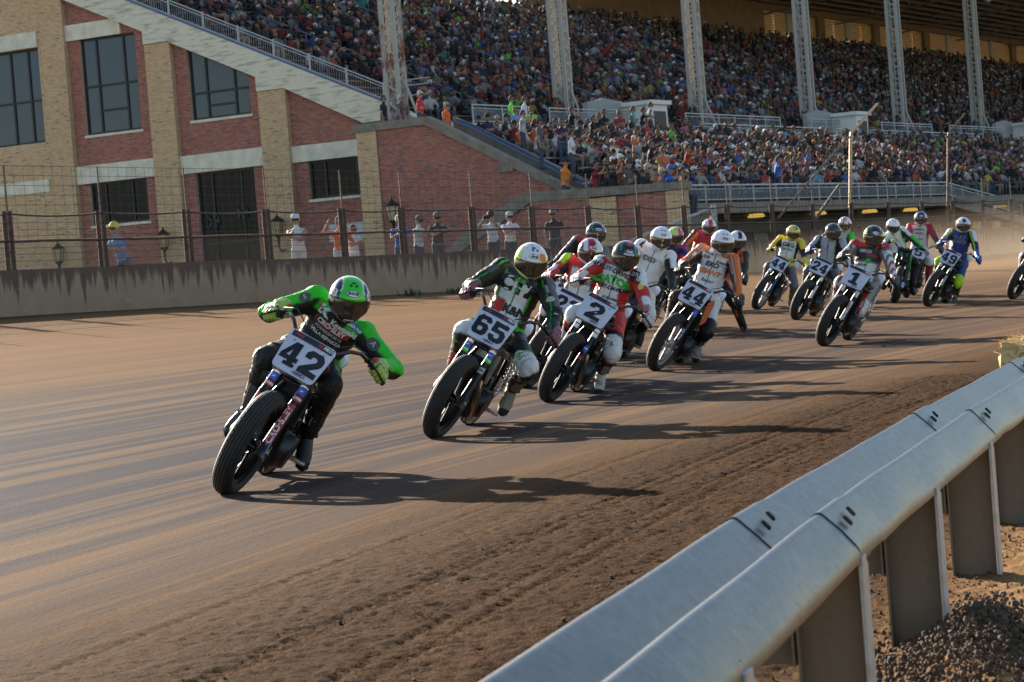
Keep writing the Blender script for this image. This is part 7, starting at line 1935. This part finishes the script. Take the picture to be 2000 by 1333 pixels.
# ---- bright pink and yellow helmet behind it
R(cx=1228, Y=36, lean=29, yaw=12, steer=-6, plate=None, head=(1319, 461, .7), nod=14, tilt=10, look=8, voxel=.018, detail=0,
  label='person with a neon yellow, pink and white helmet mostly hidden behind the white suit', bike_label='racing motorcycle hidden behind the blue and yellow one',
  suit=[(ALL, None, NAV), ('torso uarm', lambda e: (np.sin(e['s'] * 22) > .3), (.5, .05, .2))], glove=BLK, boot=BLK, helmet=hsolid((.60, .75, .06), (lambda D, a, e: (D[:, 1] > .1) & (D[:, 2] > .15), (.65, .04, .10)), (lambda D, a, e: (D[:, 1] < .1) & (D[:, 2] > .0) & blot(D, 7, 12, .44), (.6, .62, .66)), (lambda D, a, e: (D[:, 2] < -.3) & blot(D, 7, 5, .48), (.62, .05, .08))))
# ---- red-striped helmet far behind
R(cx=1302, Y=42.5, lean=28, yaw=13, steer=-6, plate=None, head=(1385, 443, .7), nod=14, tilt=10, look=8, voxel=.018, detail=0,
  label='person in maroon and orange leathers with a red striped white helmet at the rear', bike_label='racing motorcycle at the rear hidden by number 44',
  suit=[(ALL, None, (.14, .02, .04)), ('uarm farm', lambda e: (e['o'] < .1), ORG), ('torso', lambda e: (e['s'] > .5), (.45, .03, .04))], glove=(.2, .2, .2), boot=BLK, helmet=hsolid((.72, .72, .74), (lambda D, a, e: (np.abs(D[:, 1]) < .28) & (D[:, 2] > .05), (.65, .03, .05))))
# ---- black and orange suit behind 44
R(cx=1330, Y=33.5, lean=30, yaw=12, steer=-6, plate=None, head=(1440, 470, .66), nod=16, tilt=10, look=8, voxel=.017, detail=0, lfoot=(1452, 640, .8),
  label='person in black and orange leathers with a white helmet behind the orange sleeves', bike_label='racing motorcycle directly behind the one with the orange radiator side',
  suit=[(ALL, None, BLK), ('uarm', lambda e: (np.abs(e['o'] - .3) < .25), (.65, .12, .03)), ('torso', lambda e: (e['a'] > .5), (.65, .12, .03)), ('thigh shin', lambda e: np.abs(e['o'] - .3) < .25, (.65, .12, .03))], glove=BLK, boot=BLK, helmet=hsolid((.72, .72, .75), (lambda D, a, e: (np.abs(D[:, 1] - .1) < .2) & (D[:, 2] > .4), BLK), (lambda D, a, e: D[:, 2] < -.35, BLK)))
# ---- yellow suit, 44
R(contact=(1473, 605), lean=33, yaw=12, steer=-8, plate='44', head=(1549, 455, .7), nod=14, tilt=10, look=8, lfoot=(1546, 580, .9), voxel=.017, detail=1,
  label='person in yellow, black and white leathers with a yellow helmet', bike_label='racing motorcycle with blue forks ridden by the person in yellow',
  fork_stickers=[('L', .2, .6, .24, blue_, None, white_), ('R', .2, .6, .24, blue_, None, white_), ('L', .48, .9, .1, white_, None, white_), ('R', .48, .9, .1, white_, None, white_)],
  suit=[(ALL, None, BLK), ('torso', lambda e: (np.abs(e['a']) < .7) & (e['s'] < .85), WHT), ('torso', lambda e: (e['s'] > .86) | (e['s'] < .26), YEL), ('uarm', lambda e: (e['o'] > .1), YEL), ('farm', lambda e: (e['t'] > .5), YEL), ('thigh shin', None, (.16, .16, .17))],
  chest=[('G&G', .66, 0, .10, black_, dict(bold=.004)), ('RACING', .50, 0, .05, black_)], glove=(.65, .5, .05), boot=(.2, .2, .2), helmet=hsolid((.75, .64, .05), (lambda D, a, e: (D[:, 2] > .25) & blot(D, 8, 14, .56), BLK), (lambda D, a, e: (D[:, 2] > .0) & blot(D, 8, 19, .60), (.7, .7, .7))), logo=('Bell', red_, white_, red_), mats=dict(wheel=M_ALU))
# ---- number 24
R(contact=(1550, 625), lean=31, yaw=12, steer=-8, plate='24', head=(1627, 453, .7), nod=14, tilt=10, look=14, lfoot=(1640, 600, .8), voxel=.016, detail=1,
  label='person in a white, blue and black suit with a dark helmet riding number 24', bike_label='racing motorcycle with number plate 24',
  fork_stickers=[('L', .2, .6, .24, white_, None, white_), ('R', .2, .6, .24, lgrey_, None, white_), ('L', .48, .9, .1, white_, None, white_), ('R', .48, .9, .1, lgrey_, None, white_)],
  suit=[(ALL, None, (.42, .42, .42)), ('uarm', lambda e: (e['o'] < .0), BLK), ('farm', None, BLK), ('farm', lambda e: (e['o'] > .3), (.6, .6, .6)), ('uarm', lambda e: (e['t'] > .8) & (e['o'] > 0), BLU), ('torso', lambda e: np.abs(e['a']) > .6, BLK), ('thigh shin', None, (.15, .15, .16))],
  chest=[('I', .62, 0, .10, blue_, dict(bold=.006))], glove=(.04, .07, .25), boot=(.2, .2, .2), helmet=hsolid((.035, .04, .045)))
# ---- red-dotted helmet behind 24
R(cx=1570, Y=45, lean=28, yaw=13, steer=-6, plate=None, head=(1650, 438, .7), nod=14, tilt=8, look=8, voxel=.019, detail=0,
  label='person with a red dotted white helmet behind number 24', bike_label='racing motorcycle hidden behind number 24',
  suit=[(ALL, None, (.05, .06, .05)), ('torso', lambda e: e['s'] > .5, (.45, .46, .44)), ('uarm', lambda e: e['o'] > .3, GRN)], glove=BLK, boot=BLK, helmet=hsolid((.68, .66, .67), (lambda D, a, e: (np.abs(np.abs(D[:, 1]) - .33) < .15) & (np.abs(D[:, 2] - .35) < .14), (.7, .03, .06)), (lambda D, a, e: (D[:, 2] > .5) & blot(D, 6, 17, .5), (.5, .06, .08))))
# ---- number 1
R(contact=(1603, 676), lean=31, yaw=13, steer=-7, plate='1', head=(1706, 462, .66), nod=16, tilt=12, look=8, lfoot=(1664, 622, .95), voxel=.0145, detail=2, toe=-.5,
  label='person in red, white and grey leathers with a black and yellow helmet riding number 1', bike_label='racing motorcycle with number plate 1 and white fork guards',
  fork_stickers=[('L', .19, .62, .28, white_, 'FACTORY', red_), ('R', .19, .62, .28, white_, 'FACTORY', red_), ('L', .48, 1.0, .12, white_, 'SHOWA', black_), ('R', .48, 1.0, .12, white_, 'SHOWA', black_)],
  suit=[(ALL, None, GRY), ('torso', lambda e: (e['s'] > .5), (.05, .05, .055)), ('torso', lambda e: (e['s'] < .45) & (np.abs(e['a']) < .7), WHT), ('torso', lambda e: (e['s'] > .82), RED_), ('uarm', lambda e: (e['o'] > -.2), WHT), ('uarm', lambda e: (e['t'] < .3), RED_), ('uarm', lambda e: (np.sin(e['t'] * 14 + e['o'] * 4) > .5), GRY), ('farm', lambda e: e['o'] > 0, WHT), ('farm', lambda e: (np.sin(e['t'] * 16 + e['o'] * 5) > .4), RED_), ('thigh', lambda e: e['k'] > 0, (.30, .30, .31)), ('thigh', lambda e: (e['t'] > .7), WHT), ('thigh', lambda e: (e['t'] > .5) & (np.abs(e['o']) < .3), RED_), ('shin', lambda e: e['t'] < .2, RED_), ('shinL', lambda e: e['t'] > .25, BLK)],
  chest=[('GEICO', .70, -.1, .05, white_), ('HARLEY', .60, .45, .05, red_), ('F', .40, .15, .12, green_, dict(bold=.006)), ('HONDA', .33, -.35, .04, black_)], badges=[('uarmL', .12, 0, .09, .06, 4, red_, 'B', white_, .05), ('thighL', .96, 0, .11, .05, 5, red_, 'TWIN', white_, .04), ('uarmL', .6, 0, .08, .06, 3, white_, 'S', black_, .05)],
  glove=(.05, .05, .06), boot=(.55, .55, .56), logo=('BELL', white_, red_, white_), helmet=hsolid((.018, .022, .02), (lambda D, a, e: (D[:, 2] > .3) & blot(D, 8, 27, .5), (.10, .30, .12)), (lambda D, a, e: (D[:, 1] > .5) & (np.abs(D[:, 2] - .3) < .16), (.6, .45, .05)), (lambda D, a, e: (D[:, 1] < -.75), (.6, .5, .05))))
# ---- white helmet, green and white suit
R(contact=(1745, 592), lean=16, yaw=2, steer=0, plate=None, head=(1744, 442, .8), nod=18, tilt=8, look=6, voxel=.017, detail=1, lfoot=(1782, 560, .6),
  label='person in white, black and green leathers with a white helmet right behind number 1', bike_label='green racing motorcycle partly hidden behind number 1',
  suit=[(ALL, None, WHT), ('uarm', lambda e: (e['o'] < .1), BLK), ('farm', lambda e: (e['o'] < .3), BLK), ('farm', lambda e: (e['o'] > .2), GRN), ('torso', lambda e: (np.abs(e['a']) > .7), GRN), ('thigh shin', None, BLK)], chest=[('SHIFT', .6, -.2, .08, yellow_, dict(rot=-20, bold=.003))], glove=(.5, .5, .5), boot=BLK,
  helmet=hsolid((.80, .80, .82)), shroud=plain('shroud_green', (.04, .42, .06), .4), mats=dict(fuel_tank=plain('tank_green', (.04, .42, .06), .35)))
# ---- navy and white helmet, red sleeves
R(contact=(1768, 582), lean=20, yaw=6, steer=-2, plate='5', head=(1798, 427, .8), nod=12, tilt=6, look=4, voxel=.017, detail=1, lfoot=(1812, 560, .6),
  label='person in red and white leathers and navy helmet sitting tall near the rear', bike_label='racing motorcycle with number plate ending in 5 near the rear',
  suit=[(ALL, None, (.42, .03, .04)), ('torso', lambda e: (np.abs(e['a']) < .72) & (e['s'] < .9), (.62, .60, .56)), ('farm', lambda e: e['t'] > .2, (.06, .06, .06)), ('thigh', lambda e: e['k'] > .2, WHT), ('shin', None, (.35, .04, .05))], chest=[('Waters', .74, -.1, .065, dgrey_, dict(shear=.3, bold=.002)), ('Racing', .62, .0, .055, dgrey_, dict(shear=.3, bold=.002)), ('Yamaha', .44, 0, .05, dgrey_)], glove=(.05, .05, .05), boot=(.1, .1, .1),
  helmet=hsolid((.70, .70, .74), (lambda D, a, e: (np.abs(D[:, 1]) < .55) & (D[:, 2] > .22), (.02, .03, .12)), (lambda D, a, e: (D[:, 1] > .75), (.55, .08, .10))), logo=('Bell', white_, navy_, white_))
# ---- number 49
R(contact=(1808, 599), lean=30, yaw=13, steer=-8, plate='49', head=(1881, 440, .7), nod=12, tilt=8, look=6, lfoot=(1866, 576, .9), voxel=.016, detail=2, toe=-.2, kneeL=.3,
  label='person in blue, black and neon yellow leathers riding number 49', bike_label='racing motorcycle with number plate 49 at the right of the pack',
  fork_stickers=[('L', .48, .9, .1, lgrey_, None, white_), ('R', .48, .9, .1, lgrey_, None, white_), ('L', .2, .6, .2, lgrey_, None, white_), ('R', .2, .6, .2, white_, None, white_)],
  suit=[(ALL, None, BLK), ('torso', lambda e: (np.abs(e['a']) < .72) & (e['s'] < .92), (.02, .03, .17)), ('torso', lambda e: (e['a'] < -.5) & (e['s'] < .6), WHT), ('uarm farm', lambda e: (np.abs(e['o'] - .35) < .16), NEON), ('uarm', lambda e: (e['o'] > .6), WHT), ('farm', lambda e: (e['t'] > .55), (.03, .12, .45)), ('thigh', None, (.02, .05, .24)), ('thigh', lambda e: e['t'] > .72, NEON), ('shin', lambda e: np.abs(e['t'] - .45) < .05, NEON)],
  chest=[('FLAT', .66, .05, .09, ('steel', (.16, .18, .24)), dict(bold=.003)), ('TRACK', .52, .05, .08, ('steel', (.16, .18, .24)), dict(bold=.003))], glove=(.03, .10, .36), boot=(.06, .06, .06), logo=None, helmet=hsolid((.68, .68, .70), (lambda D, a, e: (D[:, 0] > .2) & (D[:, 1] ** 2 + (D[:, 2] - .66) ** 2 < .045), BLK), (lambda D, a, e: (D[:, 0] > .3) & (np.abs(D[:, 2] - .28) < .07) & (np.abs(D[:, 1]) < .45), (.03, .04, .07)), (lambda D, a, e: (np.abs(D[:, 1]) > .78) & (D[:, 2] < .3), (.45, .30, .32))))
# ---- cut by the right edge
R(contact=(1973, 585), lean=31, yaw=13, steer=-8, plate='8' if False else None, head=(2052, 432, .7), nod=12, tilt=8, look=6, voxel=.018, detail=0, lfoot=(2040, 570, .9),
  label='person in black and white leathers cut off by the right edge of the picture', bike_label='racing motorcycle cut off by the right edge of the picture',
  suit=[(ALL, None, BLK), ('uarm', lambda e: e['o'] > .4, (.5, .5, .5)), ('thigh shin', lambda e: e['o'] > -.2, (.6, .52, .5))], glove=BLK, boot=(.6, .6, .6), helmet=hsolid((.1, .1, .12)))
for c in PACK:
    b = motorcycle(c); rider(c, b)

# ================================================================== DUST hanging behind the rear wheels
def dust():
    m = bpy.data.materials.new('dust_air'); m.use_nodes = True; nt = m.node_tree; nt.nodes.remove(nt.nodes['Principled BSDF'])
    pv = nt.nodes.new('ShaderNodeVolumePrincipled'); pv.inputs['Color'].default_value = (0.80, 0.62, 0.45, 1); pv.inputs['Anisotropy'].default_value = 0.45
    co = obj_co(nt); ln = nt.nodes.new('ShaderNodeVectorMath'); ln.operation = 'LENGTH'; nt.links.new(co, ln.inputs[0])
    f = math_n(nt, 'SUBTRACT', 1.0, ln.outputs['Value'], clamp=True)
    n = noise_n(nt, mapping(nt, co, (6, 4, 3)), 1.0, 2)
    nt.links.new(math_n(nt, 'MULTIPLY', math_n(nt, 'MULTIPLY', f, ramp(nt, n, [(0.3, 0.25), (0.7, 1.0)])), 0.024), pv.inputs['Density'])
    nt.links.new(pv.outputs[0], nt.nodes['Material Output'].inputs['Volume'])
    me = bpy.data.meshes.new('dust'); bm = bmesh.new(); bmesh.ops.create_icosphere(bm, subdivisions=3, radius=1); bm.to_mesh(me); bm.free(); me.materials.append(m)
    R_ = Matrix(((UV_[0], VV_[0], 0, 0), (UV_[1], VV_[1], 0, 0), (0, 0, 1, 0), (0, 0, 0, 1))); R_.translation = Vector(W(-4, -20, 0.6))
    o = link('dust', me, M=R_ @ Matrix.Diagonal((26, 13, 2.0, 1))); tag(o, 'tan dust hanging low over the track behind the last riders', 'dust', kind='stuff')
dust()

bpy.data.scenes.remove(_tmp)
for m in list(bpy.data.meshes):
    if m.users == 0: bpy.data.meshes.remove(m)
